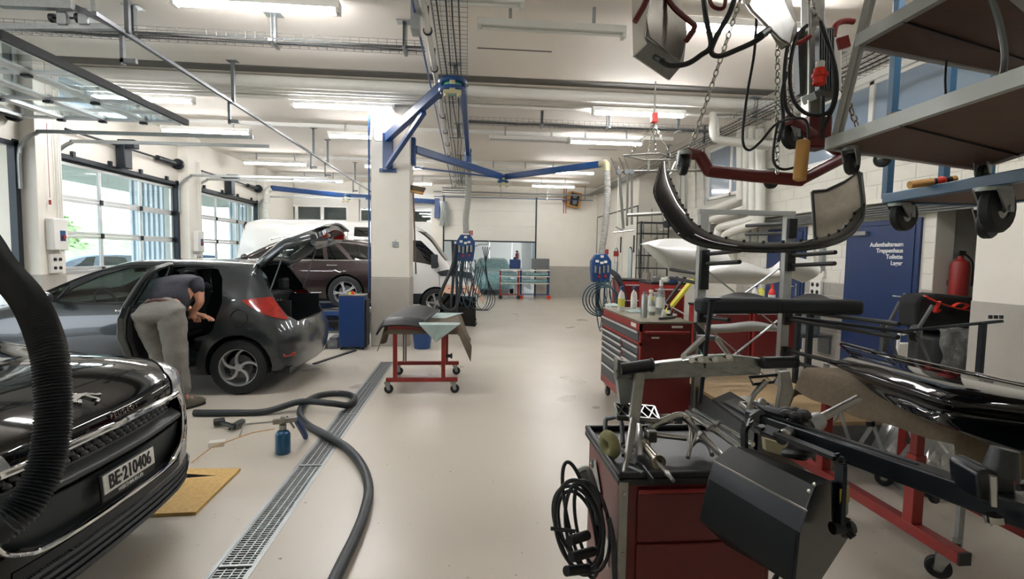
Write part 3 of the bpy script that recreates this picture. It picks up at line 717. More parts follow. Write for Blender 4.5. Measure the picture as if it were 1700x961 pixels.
obj('end_elbow',MB().tube(cr([E1+Vector((0,-.1,0)),E1+Vector((0,.04,0)),E1+Vector((0,.1,-.06)),E1+Vector((0,.1,-.2))],4),.075,12),'blue',T)
obj('hose',ribbed([E1+Vector((0,.1,-.1)),E1+Vector((.02,.1,-.8)),E1+Vector((-.03,.1,-1.3)),E1+Vector((-.02,.1,-1.62))],.062,pitch=.035,amp=.07),'hose_grey',T)
def energy_unit(c,label,coil=True,side=1,seed=1):
    c=Vector(c); rr=random.Random(seed)
    T=thing('supply_unit',label,'supply unit',c-Vector((0,0,.5)))
    obj('housing',MB().prism([(-.16,-.3),(.16,-.3),(.19,-.05),(.19,.1),(.1,.24),(-.1,.24),(-.19,.1),(-.19,-.05)],c-Vector((0,.09,0)),(1,0,0),(0,0,1),(0,.18,0)),'blue',T,bevel=.015)
    s=MB()
    for dx,dz in ((-.12,.0),(-.04,-.02),(.04,0),(.12,.01)): s.cyl(c+Vector((dx,-.12,dz-.12)),c+Vector((dx,-.12,dz+.02)),.024,n=10)
    parts('regulator',s,'steel',T)
    s=MB(); 
    for dx,dz in ((-.09,.1),(.0,.07),(.07,.09),(0,.19)): s.box(c+Vector((dx,-.1,dz)),(.06,.03,.045))
    parts('socket',s,'white_plastic',T,bevel=.004)
    parts('socket_cap',MB().box(c+Vector((-.05,-.115,-.19)),(.05,.03,.05)).box(c+Vector((.07,-.115,-.18)),(.05,.03,.05)).box(c+Vector((.13,0,.28)),(.03,.03,.1)).box(c+Vector((.09,0,.28)),(.03,.03,.1)),'red',T)
    k=MB()
    for i in range(7):
        x=rr.uniform(-.16,.2); d=rr.uniform(.5,.95); wv=rr.uniform(.05,.2)
        k.tube([c+Vector((x,-.1,-.25)),c+Vector((x-wv*.3,-.14,-.25-d*.5)),c+Vector((x+wv,-.15,-.3-d)),c+Vector((x+wv*2,-.14,-.25-d*.6)),c+Vector((x+.15,-.1,-.26))],.009,6,sub=6)
    # spiral cord
    sp=[c+Vector((-.08+.035*math.cos(a),-.15+.035*math.sin(a),-.35-a*.006)) for a in [i*.6 for i in range(150)]]
    k.tube(sp,.007,5)
    obj('air_lines',k,'hose_teal',T)
    return T
c1=Vector((-.03,10.52,1.72))
energy_unit(c1,'blue supply unit hanging below the near boom in mid hall',seed=3)
k=MB()
k.tube([c1+Vector((-.2,-.1,.05)),c1+Vector((-.26,-.12,-.4)),c1+Vector((-.5,-.15,-1.0)),c1+Vector((-.42,-.18,-1.25)),c1+Vector((-.22,-.2,-1.28)),c1+Vector((-.12,-.16,-1.0)),c1+Vector((-.05,-.12,-.3))],.035,10,sub=8)
k.tube([c1+Vector((-.26,-.05,.1)),c1+Vector((-.24,-.1,-.6)),c1+Vector((-.28,-.12,-1.25)),c1+Vector((-.2,-.14,-1.38)),c1+Vector((-.16,-.1,-1.1)),c1+Vector((-.2,-.06,.02))],.03,10,sub=8)
single('vacuum_hose',k,'hose_dark','thick dark suction hose hanging in loops from the mid hall supply unit','hose',base=c1-Vector((.2,0,1.3)))
T=thing('cord_hanger','hook with black cables hanging right of the mid hall supply unit','cable',c1+Vector((.4,0,-.3)))
obj('hook',MB().tube([c1+Vector((.18,0,.0)),c1+Vector((.3,0,.05)),c1+Vector((.45,0,.05)),c1+Vector((.47,0,.12))],.01,8),'galv',T)
k=MB()
for i in range(4):
    x=.35+i*.05; k.tube([c1+Vector((x,0,.0)),c1+Vector((x+.09-.06*i,0,-.5)),c1+Vector((x+.12,-.02,-1.05)),c1+Vector((x-.02,-.03,-1.3)),c1+Vector((x-.25,-.02,-1.15)),c1+Vector((x-.12,0,-.4))],.009,6,sub=8)
obj('cables',k,'hose_dark',T)
# second boom
T=thing('extraction_boom','long blue boom from the column to the right, carrying a grey hose at its end','boom arm',(-.9,9.0,3.2))
B2=ZP(683,262,3.3); J2=ZP(835,294,3.3); E2=ZP(1000,272,3.32)
obj('wall_bracket',MB().bx(-.96,-.88,8.8,8.96,3.05,3.5),'blue',T,bevel=.006)
obj('upper_arm',MB().bar(Vector((-.9,8.9,3.32)),J2,.09,.13),'blue',T,bevel=.01)
obj('tie_rod',MB().bar(Vector((-.9,8.9,3.02)),Vector((-.9,8.9,3.32)).lerp(J2,.9)-Vector((0,0,.05)),.03,.03),'blue',T)
obj('name_plate',MB().bar(Vector((-.9,8.9,3.32)).lerp(J2,.72)+Vector((.0,-.06,0)),Vector((-.9,8.9,3.32)).lerp(J2,.82)+Vector((0,-.06,0)),.01,.06),'white_plastic',T)
obj('forearm',MB().bar(J2,E2,.09,.12),'blue',T,bevel=.01); jointhead(T,J2,.1)
d=(E2-J2).normalized()
obj('end_elbow',MB().tube(cr([E2-d*.05,E2+d*.06,E2+d*.1-Vector((0,0,.06)),E2+d*.1-Vector((0,0,.14))],4),.07,12),'cream_metal',T)
h0=E2+d*.1-Vector((0,0,.1))
obj('hose',ribbed([h0,h0+Vector((.03,0,-.5)),h0+Vector((.0,0,-1.1)),h0+Vector((-.06,0,-1.62))],.062,pitch=.035,amp=.07),'hose_grey',T)
c2=h0+Vector((-.07,0,-1.85))
energy_unit(c2,'blue supply unit hanging below the right hand boom by the booth doors',seed=8)
k=MB()
for i in range(4):
    r_=.42-.03*i; k.torus(c2+Vector((-.05+.03*i,-.2-.03*i,-.62)),r_*.75,.013,(.3,1,.05),30,6)
obj_=single('hose_coil',k,'hose_teal','teal air hose coiled in big loops under the right hand supply unit','hose',base=c2+Vector((0,0,-1)))
k=MB()
for i in range(4):
    k.tube([c2+Vector((.1+.03*i,0,-.05)),c2+Vector((.28+.03*i,-.05,-.2)),c2+Vector((.42,-.08,-.55)),c2+Vector((.34-.04*i,-.1,-.98)),c2+Vector((.1,-.1,-1.05+.04*i)),c2+Vector((-.06,-.08,-.7)),c2+Vector((-.05+.02*i,-.05,-.3))],.02,8,sub=7)
single('cable_loop',k,'hose_dark','heavy black cables looped right of the teal hose coil','cable',base=c2+Vector((.2,0,-1)))
T=thing('power_socket','red topped power socket hanging on a cord beside the right hand supply unit','socket',c2+Vector((.3,0,0)))
obj('cord',MB().cyl(c2+Vector((.3,0,.25)),c2+Vector((.3,0,1.9)),.006,n=6),'white_plastic',T); obj('cap',MB().cyl(c2+Vector((.3,0,.2)),c2+Vector((.3,0,.3)),.05),'red',T); obj('socket_body',MB().cyl(c2+Vector((.3,0,.2)),c2+Vector((.3,0,.08)),.04,.025),'white_plastic',T)
# third boom at back left
T=thing('extraction_boom','far blue boom across the back left corner above the white van','boom arm',(-1.2,19.1,3.3))
B3=ZP(735,338,3.5);J3=ZP(575,325,3.5);E3=ZP(450,312,3.5)
B3=Vector((-1.05,19.1,3.48))
obj('wall_bracket',MB().bx(-1.2,-1.02,19.0,19.18,2.9,3.6),'blue',T); obj('upper_arm',MB().bar(B3,J3,.1,.16),'blue',T,bevel=.01); obj('forearm',MB().bar(J3,E3,.1,.15),'blue',T,bevel=.01); jointhead(T,J3,.12)
obj('hose',ribbed([E3,E3+Vector((-.12,0,-.15)),E3+Vector((-.16,0,-.8)),E3+Vector((-.02,0,-1.5)),E3+Vector((.1,0,-2.2))],.09,pitch=.05,amp=.05),'white_plastic',T)
# loudspeaker, wall items
T=thing('loudspeaker','old wooden loudspeaker on a rack high in the far right corner','loudspeaker',YP(953,345,18))
c=YP(953,332,18.85)
obj('cabinet',MB().box(c,(.42,.35,.55),m=Matrix.Rotation(R(15),3,'Z')@Matrix.Rotation(R(10),3,'Y')),'tan',T,bevel=.01)
c_=c+Vector((-.02,-.19,0)); obj('grille',MB().box(c_,(.34,.02,.46),m=Matrix.Rotation(R(15),3,'Z')@Matrix.Rotation(R(10),3,'Y')),'black_plastic',T)
for dz in (-.1,.12): obj('driver',MB().cyl(c_+Vector((0,-.01,dz)),c_+Vector((0,-.03,dz)),.09),'galv_dark',T)
k=MB()
for dx in (-.38,-.3): k.tube([c+Vector((dx,0,-.5)),c+Vector((dx,0,.5))],.015,6)
parts('rack_bar',k,'red',T); obj('wall_bracket',MB().bx(c.x-.4,c.x+.1,c.y+.1,YB-.15,c.z-.02,c.z+.02),'galv_dark',T)
# column things
def broom(x,y,z0,z1):
    T=thing('broom','long wooden broom with a brown brush hung upside down on the column','broom',(x,y,z0))
    obj('handle',MB().cyl((x+.03,y,z0),(x-.02,y,z1),.013,n=8),'plywood',T)
    obj('brush_head',MB().box((x-.0,y,z1+.02),(.3,.06,.045),m=Matrix.Rotation(R(9),3,'Y')),'tan',T,bevel=.01)
    b=MB(); b.prism([(-.15,0),(.15,0),(.18,.09),(-.18,.09)],(x,y-.03,z1+.03),(math.cos(R(9)),0,-math.sin(R(9))),(math.sin(R(9)),0,math.cos(R(9))),(0,.06,0)); obj('bristles',b,'cloth_brown',T,bevel=.015)
p=YP(684,318,8.56); broom(p.x+.02,8.75,YP(687,455,8.75).z,p.z)
single('thermostat',MB().bx(-1.23,-1.13,8.6,8.62,1.66,1.75).bx(-1.185,-1.175,8.605,8.62,1.75,1.79),'galv','small grey switch box on the face of the column','switch')
single('alarm_beacon',MB().bx(-1.5,-1.36,8.58,8.62,3.86,3.93),'bright_red','small red alarm unit at the top of the column','alarm')
T=thing('column_cable','dark cable looping round the top of the column face','cable',(-1.3,8.6,3.6))
obj('cable',MB().tube([(-1.36,8.6,3.85),(-1.5,8.6,3.8),(-1.54,8.6,3.5),(-1.5,8.6,3.38),(-1.3,8.6,3.4)],.008,6,sub=6),'galv_dark',T)
single('air_dropper',MB().tube([(-1.61,8.62,.9),(-1.61,8.62,ZC-.1)],.014,8),'blue','thin blue air pipe running down the left edge of the column','pipe')
T=thing('wall_radiator_unit','grey cable fan with white bundle on the far pier by the half open shutter','cable bundle',(-1.1,19.1,3))
for k in range(6): obj('bundle',MB().tube([(-1.0+.06*k,19.05,2.6),(-.95+.05*k,19.0,3.1),(-1.0+.04*k,19.02,3.5)],.025,6,sub=3),'galv',T)
single('fan_grille',MB().bx(-.9,.0,17.9,18.2,3.62,3.66).bx(-.9,.0,17.9,18.2,3.7,3.74).bx(-.9,.0,17.9,18.2,3.78,3.82).bx(-.9,.0,17.9,18.2,3.86,3.9).bx(-.9,-.86,17.9,18.2,3.6,3.95).bx(-.04,0,17.9,18.2,3.6,4.15),'white_plastic','white louvred air grille under the ceiling right of the column','vent')
# left pier electric boxes
def ebox(y,label):
    T=thing('door_control_box',label,'control box',(XL+.23,y,1.3)); x=XL+.22
    obj('cover',MB().bx(x,x+.12,y-.14,y+.14,1.52,2.0),'white_plastic',T,bevel=.015)
    obj('switch_knob',MB().cyl((x+.12,y+.03,1.72),(x+.15,y+.03,1.72),.03),'red',T); obj('switch_plate',MB().bx(x+.12,x+.125,y-.02,y+.08,1.66,1.82),'blue',T)
    for z in (1.25,1.38):
        for d in (-.05,.05): obj('socket',MB().cyl((x+.05,y+d,z),(x+.065,y+d,z),.025),'black_plastic',T)
    obj('socket_plate',MB().bx(x,x+.05,y-.12,y+.1,1.17,1.46),'white_plastic',T,bevel=.01)
    k=MB(); 
    for d in (.06,.12,.16): k.tube([(x+.03,y+d,1.5),(x+.03,y+d,3.6)],.008,6)
    obj('conduit',k,'white_plastic',T)
ebox(8.38,'white door control box with red switch on the near left pier'); ebox(12.5,'white door control box on the pier between the two closed garage doors')
single('pull_switch',MB().cyl((XL+.26,8.3,2.3),(XL+.26,8.3,3.4),.004,n=6).cyl((XL+.26,8.3,2.2),(XL+.26,8.3,2.27),.016),'red','thin pull cord with red end on the near left pier','cord')
# ================= CARS =================
from mathutils.bvhtree import BVHTree
def kf(keys):
    def f(x):
        if x<=keys[0][0]: return keys[0][1]
        for (a,va),(b,vb) in zip(keys,keys[1:]):
            if x<=b: return va+(vb-va)*(x-a)/(b-a)
        return keys[-1][1]
    return f
def row_cr(rows,nu,nv):
    """rows of control points -> smooth dense grid"""
    c=[cr(r,nv) for r in rows]; n=len(c[0]); cols=[cr([r[j] for r in c],nu) for j in range(n)]
    return [[cols[j][i] for j in range(n)] for i in range(len(cols[0]))]
class Car:
    def __init__(s,D,mtx,nu=4,nv=4):
        s.D=D; s.m=mtx; L=D['L']; rows=[]
        zt,zr,wr,zk,wk,zm,wm,zs,ws=[kf(D[k]) for k in ('zt','zr','wr','zk','wk','zm','wm','zs','ws')]
        zb=D['zb']; pv=Vector((D['xf'],0,zt(D['xf'])))
        for (y,x0) in D['front']:
            z=D['fz']; dx=D['fdx']
            p5=Vector((x0+dx[5],y*.93,z[5]+D.get('frise',0)*(y/.87)**2))
            rows.append([Vector((x0+dx[0],y*.8,z[0])),Vector((x0+dx[1],y*.93,z[1])),Vector((x0+dx[2],y*.98,z[2])),Vector((x0+dx[3],y,z[3])),Vector((x0+dx[4],y*.985,z[4])),p5,p5.lerp(pv,.42)+Vector((0,0,D.get('bulge',.03))),pv])
        for x in D['xs']:
            rows.append([Vector((x,0 if False else ws(x)*.6,zb)),Vector((x,ws(x)*.93,zb)),Vector((x,ws(x),zs(x))),Vector((x,wm(x),zm(x))),Vector((x,wk(x),zk(x))),Vector((x,wr(x),zr(x))),Vector((x,wr(x)*.6,zt(x)-(zt(x)-zr(x))*.25)),Vector((x,0,zt(x)))])
        xr=D['xr']; pr=Vector((xr,0,zt(xr)))
        for (y,x0) in D['rear']:
            z=D['rz']; dx=D['rdx']
            p5=Vector((D['x5']+ (1-(y/.87)**2)*.06,y*D['y5'],z[5]))
            rows.append([Vector((x0+dx[0],y*.8,z[0])),Vector((x0+dx[1],y*.93,z[1])),Vector((x0+dx[2],y*.98,z[2])),Vector((x0+dx[3],y,z[3])),Vector((x0+dx[4],y*.94,z[4])),p5,p5.lerp(pr,.5)+Vector((0,0,.015)),pr])
        G=row_cr(rows,nu,nv); mb=MB(); a=len(G);b=len(G[0])
        vs=[p for r in G for p in r]; fs=[(i*b+j,(i+1)*b+j,(i+1)*b+j+1,i*b+j+1) for i in range(a-1) for j in range(b-1)]
        for v in vs:
            if v.y<1e-4: v.y=0
        mb.add(vs,fs); mb.add([Vector((p.x,-p.y,p.z)) for p in vs],fs)
        me=mesh_of('car_body',mb,'black_plastic',0); s.bm=bmesh.new(); s.bm.from_mesh(me); bpy.data.meshes.remove(me)
        bmesh.ops.remove_doubles(s.bm,verts=s.bm.verts,dist=.0015)
        bmesh.ops.dissolve_degenerate(s.bm,edges=s.bm.edges,dist=1e-4)
        bmesh.ops.recalc_face_normals(s.bm,faces=s.bm.faces)
        s.bvh=BVHTree.FromBMesh(s.bm); s.T=None
    def region(s,poly,axis='y',pred=None,planes=()):
        """cut the skin along a polygon (projected along axis) and return the faces inside"""
        bm=s.bm; pred=pred or (lambda c:True)
        i,j={'y':(0,2),'x':(1,2),'z':(0,1)}[axis]
        lo=[min(p[k] for p in poly)-.02 for k in (0,1)]; hi=[max(p[k] for p in poly)+.02 for k in (0,1)]
        def near(f):
            vs=[v.co for v in f.verts]
            return pred(f.calc_center_median()) and min(v[i] for v in vs)<hi[0] and max(v[i] for v in vs)>lo[0] and min(v[j] for v in vs)<hi[1] and max(v[j] for v in vs)>lo[1]
        ax={'x':Vector((1,0,0)),'y':Vector((0,1,0)),'z':Vector((0,0,1))}[axis]
        cuts=[]
        n=len(poly)
        for k in range(n):
            a,b=poly[k],poly[(k+1)%n]; d=[0,0,0]; d[i]=b[0]-a[0]; d[j]=b[1]-a[1]; c=[0,0,0]; c[i],c[j]=a
            cuts.append((Vector(c),Vector(d).cross(ax).normalized()))
        cuts+=[(Vector(a),Vector(b)) for a,b in planes]
        for co,no in cuts:
            fs=[f for f in bm.faces if near(f)]
            if fs:
                es=set(e for f in fs for e in f.edges); vs=set(v for f in fs for v in f.verts)
                bmesh.ops.bisect_plane(bm,geom=list(fs)+list(es)+list(vs),plane_co=co,plane_no=no,dist=1e-5)
        def ins(x,y):
            r=False
            for k in range(n):
                x1,y1=poly[k];x2,y2=poly[(k+1)%n]
                if (y1>y)!=(y2>y) and x<(x2-x1)*(y-y1)/(y2-y1)+x1: r=not r
            return r
        out=[]
        for f in bm.faces:
            c=f.calc_center_median()
            if pred(c) and ins(c[i],c[j]): out.append(f)
        return out
    def take(s,faces,name,m,off=0,parent=None,delete=True,solid=0,label=None,smooth=40):
        if not faces: return None
        mb=MB(); idx={}
        for f in faces:
            r=[]
            for v in f.verts:
                if v not in idx: idx[v]=len(mb.v); mb.v.append(v.co+v.normal*off)
                r.append(idx[v])
            mb.f.append(tuple(r))
        if delete: bmesh.ops.delete(s.bm,geom=list(faces),context='FACES')
        mb.xf(s.m); return obj(name,mb,m,parent or s.T,smooth=smooth,solid=solid,label=label)
    def body(s,m,solid=0,lining=True,zl=1.0,flip=False):
        s.bm.normal_update()
        mb=MB(); s.bm.verts.index_update(); mb.add([v.co.copy() for v in s.bm.verts],[tuple(v.index for v in f.verts) for f in s.bm.faces])
        if lining:
            lb=MB(); idx={}
            for f in s.bm.faces:
                c=f.calc_center_median()
                if c.z<zl:
                    r=[]
                    for v in f.verts:
                        if v not in idx: idx[v]=len(lb.v); lb.v.append(v.co-v.normal*.035)
                        r.append(idx[v])
                    lb.f.append(tuple(r))
            lb.xf(s.m); obj('inner_lining',lb,'black_plastic',s.T)
        mb.xf(s.m); return obj('body',mb,m,s.T,smooth=50,solid=solid)
    def skin(s,x,z,side=-1,off=.004):
        h=s.bvh.ray_cast(Vector((x,side*3,z)),Vector((0,-side,0)))
        if h[0] is None: return None
        return h[0]+h[1]*off*(1 if h[1].y*side>0 else -1)
    def on_skin(s,pts,side=-1,off=.004): return [p for p in (s.skin(x,z,side,off) for x,z in pts) if p]
    def arches(s,cs,r,z):
        poly=lambda cx:[(cx+r*math.cos(a),max(z+r*math.sin(a),.0)) for a in [2*PI*k/22 for k in range(22)]]
        for cx in cs:
            fs=s.region(poly(cx),'y',lambda c:abs(c.y)>.5 and c.z<z+r+.1); bmesh.ops.delete(s.bm,geom=fs,context='FACES')
    def wells(s,cs,r,z,w=.84):
        mb=MB()
        for cx in cs:
            for sd in (-1,1):
                n=14; vs=[];fs=[]
                for k in range(n+1):
                    a=-.25+(PI+.5)*k/n
                    for yy in (w*sd,(w-.3)*sd): vs.append((cx+r*math.cos(a),yy,z+r*math.sin(a)))
                fs=[(2*k,2*k+1,2*k+3,2*k+2) for k in range(n)]; vs.append((cx,(w-.3)*sd,z)); c=len(vs)-1
                fs+=[(2*k+1,c,2*k+3) for k in range(n)]; mb.add(vs,fs)
        mb.xf(s.m); parts('wheel_well',mb,'black_plastic',s.T)
def ellipse(cx,cy,rx,ry,n=16,a0=0): return [(cx+rx*math.cos(2*PI*k/n+a0),cy+ry*math.sin(2*PI*k/n+a0)) for k in range(n)]
def wheel(T,c,ax,r,w,spokes=5,style='swirl',m='alloy',steer=0):
    """c centre, ax outward axis"""
    c=Vector(c); ax=Vector(ax).normalized(); x,y,_=basis(ax)
    W=obj('tyre',MB().lathe([(r*.66,w*.42),(r*.7,w*.5),(r*.9,w*.5),(r*.975,w*.42),(r,w*.25),(r,-w*.25),(r*.975,-w*.42),(r*.9,-w*.5),(r*.66,-w*.5)],c,ax,40),'tyre',T)
    rim=MB().lathe([(r*.67,-w*.4),(r*.62,-w*.3),(r*.62,w*.3),(r*.655,w*.44),(r*.68,w*.44),(r*.68,w*.3)],c,ax,40)
    obj('rim',rim,m,W)
    sp=MB(); 
    for k in range(spokes):
        a=2*PI*k/spokes
        if style=='swirl':
            n=6; vs=[]
            for side in (0,1):
                for d in (w*.36,w*.22):
                    for i in range(n+1):
                        t=i/n; rr=r*(.13+.51*t); wd=(.42+.04*math.cos(t*3))*(.2/(rr/r+.05)); aa=a+.55*t*t+(.5 if side else -.5)*wd*1.3
                        vs.append(c+(x*math.cos(aa)+y*math.sin(aa))*rr+ax*(d+.02*(1-t)))
            N=n+1; fs=[]
            for i in range(n):
                fs+=[(i,i+1,2*N+i+1,2*N+i),(N+i,N+i+1,3*N+i+1,3*N+i),(i,i+1,N+i+1,N+i),(2*N+i,2*N+i+1,3*N+i+1,3*N+i)]
            sp.add(vs,fs)
        else:
            for o in (-.11,.11):
                aa=a+o; u=x*math.cos(a)+y*math.sin(a); v=ax.cross(u)
                sp.bar(c+u*r*.12+v*o*r*.55+ax*w*.34,c+(x*math.cos(aa)+y*math.sin(aa))*r*.65+ax*w*.33,r*.075,w*.12,up=ax)
    obj('spokes',sp,m,W,bevel=.003)
    obj('centre_cap',MB().cyl(c+ax*w*.2,c+ax*w*.42,r*.16,r*.14,20),m,W)
    bl=MB()
    for k in range(4 if style=='swirl' else 5):
        a=2*PI*k/(4 if style=='swirl' else 5)+.4; p=c+(x*math.cos(a)+y*math.sin(a))*r*.17
        bl.cyl(p+ax*w*.3,p+ax*w*.425,r*.035,n=8)
    obj('wheel_bolts',bl,'black_plastic',W)
    obj('brake_disc',MB().cyl(c+ax*w*.0,c+ax*w*.05,r*.42,n=24),'galv_dark',W)
    return W
def bar_poly(a,b,w):
    a=Vector(a);b=Vector(b); d=(b-a).normalized(); n=Vector((-d.y,d.x))*w/2
    return [tuple(a+n),tuple(b+n),tuple(b-n),tuple(a-n)]
def MT(ox,oy,oz=0,flip=False):
    m=Matrix.Identity(4); 
    if flip: m[0][0]=-1
    m.translation=Vector((ox,oy,oz)); return m
def seats(car,xs,col='seat',zf=.3):
    for (x,y) in xs:
        s=MB(); s.box((x-.22,y,zf+.22),(.5,.48,.16)); s.box((x+.05,y,zf+.52),(.12,.48,.62),m=Matrix.Rotation(R(14),3,'Y')); 
        o=s; o.xf(car.m); S=obj('seat',o,col,car.T,bevel=.04,bseg=3)
        h=MB().box((x+.16,y,zf+.93),(.09,.26,.17)); h.xf(car.m); obj('headrest',h,col,S,bevel=.035,bseg=3)
def inner(car,x0,x1,w,z0=.26,dash=None,col='black_plastic'):
    b=MB().bx(x0,x1,-w,w,z0-.04,z0+.02); b.xf(car.m); obj('cabin_floor',b,col,car.T)
    if dash: 
        b=MB().prism([(0,0),(.5,.0),(.42,-.14),(.3,-.4),(0,-.4)],(dash,-w+.05,.98),(1,0,0),(0,0,1),(0,2*w-.1,0)); b.xf(car.m); obj('dashboard',b,col,car.T,bevel=.02)
        b=MB().torus((dash+.58,-.36,.92),.18,.014,(1,0,.45),24,8).cyl((dash+.45,-.36,.86),(dash+.58,-.36,.92),.03); b.xf(car.m); obj('steering_wheel',b,col,car.T)
# ---------- grey hatchback with open rear door and raised hatch ----------
HB=dict(L=3.96,zb=.2,xf=.75,fz=[.24,.22,.3,.5,.68,.76],fdx=[.2,.08,.03,0,.04,.12],frise=.06,
  front=[(0.001,0),(.3,.01),(.55,.06),(.72,.16),(.82,.34),(.855,.55)],xs=[.78,1.05,1.3,1.55,1.85,2.15,2.45,2.75,3.0,3.2],
  zt=[(.75,.93),(1.0,1.0),(1.12,1.03),(1.5,1.24),(1.9,1.4),(2.3,1.455),(2.8,1.46),(3.2,1.445),(3.4,1.42)],
  zr=[(.75,.88),(1.1,.98),(1.3,1.07),(1.7,1.26),(2.1,1.38),(2.6,1.40),(3.2,1.375)],wr=[(.75,.70),(1.1,.70),(1.3,.70),(1.8,.62),(2.3,.6),(3.2,.58)],
  zk=[(.75,.84),(1.3,.92),(2.5,.97),(3.2,1.0)],wk=[(.75,.82),(1.3,.815),(2.5,.82),(3.2,.80)],
  zm=[(.75,.62),(3.2,.68)],wm=[(.75,.865),(2,.86),(3.2,.87)],zs=[(.75,.32),(3.2,.32)],ws=[(.75,.83),(3.2,.83)],
  xr=3.3,x5=3.42,y5=.68,rz=[.26,.24,.33,.62,.97,1.36],rdx=[-.15,-.06,-.02,0,-.2,0],
  rear=[(.865,3.5),(.845,3.7),(.76,3.84),(.58,3.91),(.3,3.945),(.001,3.96)])
B=Car(HB,MT(-5.78,6.5)); 
B.T=thing('hatchback','dark grey hatchback with its rear side door open and its hatch raised','car',(-3.8,6.5,0))
WB=[.8,3.34]
B.arches(WB,.345,.31)
near=lambda c:c.y<-.3; far=lambda c:c.y>.3
fw=[(1.52,1.03),(1.62,1.13),(1.85,1.26),(2.1,1.345),(2.36,1.365),(2.32,1.0),(1.9,.985),(1.56,.99)]
qw=[(1.22,1.0),(1.55,1.185),(1.6,1.13),(1.5,1.02),(1.48,.985),(1.3,.985)]
rd=[(2.44,.3),(2.4,.95),(2.46,1.372),(2.85,1.375),(3.05,1.35),(3.12,1.25),(3.17,1.0),(3.1,.72),(2.99,.58),(2.93,.42),(2.9,.3)]
rw=[(2.46,1.0),(2.5,1.365),(2.85,1.37),(3.02,1.34),(3.08,1.22),(3.1,1.03),(2.95,.99)]
B.take(B.region(fw,'y',near),'side_glass','car_glass',-.004)
B.take(B.region(qw,'y',near),'quarter_glass','car_glass',-.004)
ap=B.region(rd,'y',near); bmesh.ops.delete(B.bm,geom=ap,context='FACES')
for p in (fw,rw): B.take(B.region(p,'y',far),'side_glass','car_glass',-.004)
B.take(B.region([(-.62,1.07),(.62,1.07),(.56,1.385),(-.56,1.385)],'x',lambda c:c.x<2.1 and c.x>1.05 and c.z>1.03),'windscreen','car_glass',-.004)
hatch=[(-.5,.76),(.5,.76),(.62,.84),(.63,.98),(.575,1.2),(.5,1.35),(.4,1.405),(-.4,1.405),(-.5,1.35),(-.575,1.2),(-.63,.98),(-.62,.84)]
bmesh.ops.delete(B.bm,geom=B.region(hatch,'x',lambda c:c.x>3.35),context='FACES')
tl=[(3.36,1.02),(3.55,1.045),(4.1,1.05),(4.1,.83),(3.78,.80),(3.6,.87)]
for sd in (-1,1):
    f=B.region(tl,'y',lambda c:c.y*sd>.6 and c.x>3.3,[((0,.645*sd,0),(0,1,0))]); f=[q for q in f if abs(q.calc_center_median().y)>.645]
    t=B.take(f,'tail_light','tail_red',.008)
for sd in (-1,):
    for ln in (((2.42,.28),(2.38,.98)),((1.36,.34),(1.28,.62)),((1.28,.62),(1.3,.95)),((1.4,.3),(2.4,.3))):
        f=B.region(bar_poly(*ln,.007),'y',near); bmesh.ops.delete(B.bm,geom=f,context='FACES')
B.take(B.region(ellipse(3.36,.84,.085,.085,18),'y',near),'fuel_flap','paint_grey',.003,delete=False)
bod=B.body('paint_grey',solid=.016)
B.wells(WB,.345,.31)
for cx in WB:
    for sd in (-1,1): wheel(B.T,B.m@Vector((cx,sd*.765,.3)),(0,sd,0),.3,.19)
def tubeon(car,pts,r,name,m,side=-1,off=.004,closed=False,n=6,sub=3):
    P=car.on_skin(pts,side,off); mb=MB().tube(P,r,n,sub=sub,closed=closed); mb.xf(car.m); return obj(name,mb,m,car.T)
tubeon(B,ellipse(3.36,.84,.085,.085,18),.006,'flap_gap','black_plastic',closed=True)
tubeon(B,[(1.2,.985),(1.9,.975),(2.36,.985)],.007,'belt_trim','black_plastic')
tubeon(B,[(1.25,1.03),(1.6,1.215),(1.85,1.315),(2.15,1.375),(2.4,1.385),(2.8,1.39),(3.0,1.375)],.008,'roof_trim','black_plastic')
tubeon(B,[(1.5,.99),(1.58,1.14)],.012,'quarter_pillar','black_plastic')
h=MB(); q=B.skin(2.24,.9,-1,.02); h.tube([q+Vector((-.1,.01,0)),q+Vector((-.08,-.02,.004)),q+Vector((.05,-.02,.004)),q+Vector((.08,.01,0))],.013,8,sub=3); h.xf(B.m); obj('door_handle',h,'chrome',B.T)
rail=[(2.44,.29),(2.4,.95),(2.46,1.38),(2.85,1.385),(3.06,1.355),(3.13,1.25),(3.18,1.0),(3.11,.72),(3.0,.58),(2.93,.42),(2.9,.29)]
tubeon(B,rail,.014,'door_seal','rubber',off=-.02)
seats(B,[(2.25,-.36),(2.25,.36)]); 
b=MB().box((3.0,0,.5),(.5,1.2,.16)).box((3.3,0,.78),(.12,1.24,.6),m=Matrix.Rotation(R(18),3,'Y')); b.xf(B.m); RS=obj('rear_bench',b,'seat',B.T,bevel=.04,bseg=3)
for y in (-.38,.38): b=MB().box((3.4,y,1.14),(.08,.24,.15)); b.xf(B.m); obj('headrest',b,'seat',RS,bevel=.03,bseg=3)
inner(B,.9,3.85,.76,dash=1.15)
b=MB().box((1.9,-.05,1.31),(.03,.2,.055)); b.xf(B.m); obj('interior_mirror',b,'black_plastic',B.T,bevel=.01)
b=MB(); b.bx(3.42,3.86,-.54,.54,.5,.52); b.bx(3.42,3.8,-.56,-.54,.5,1.0); b.bx(3.42,3.8,.54,.56,.5,1.0); b.bx(3.84,3.86,-.54,.54,.5,.76); b.xf(B.m); obj('boot_lining',b,'black_plastic',B.T)
b=MB(); 
for y in (-.22,-.12): b.bar((3.47,y,.6),(3.52,y+.05,.98),.025,.01)
b.xf(B.m); parts('seat_belt_strap',b,'galv',B.T)
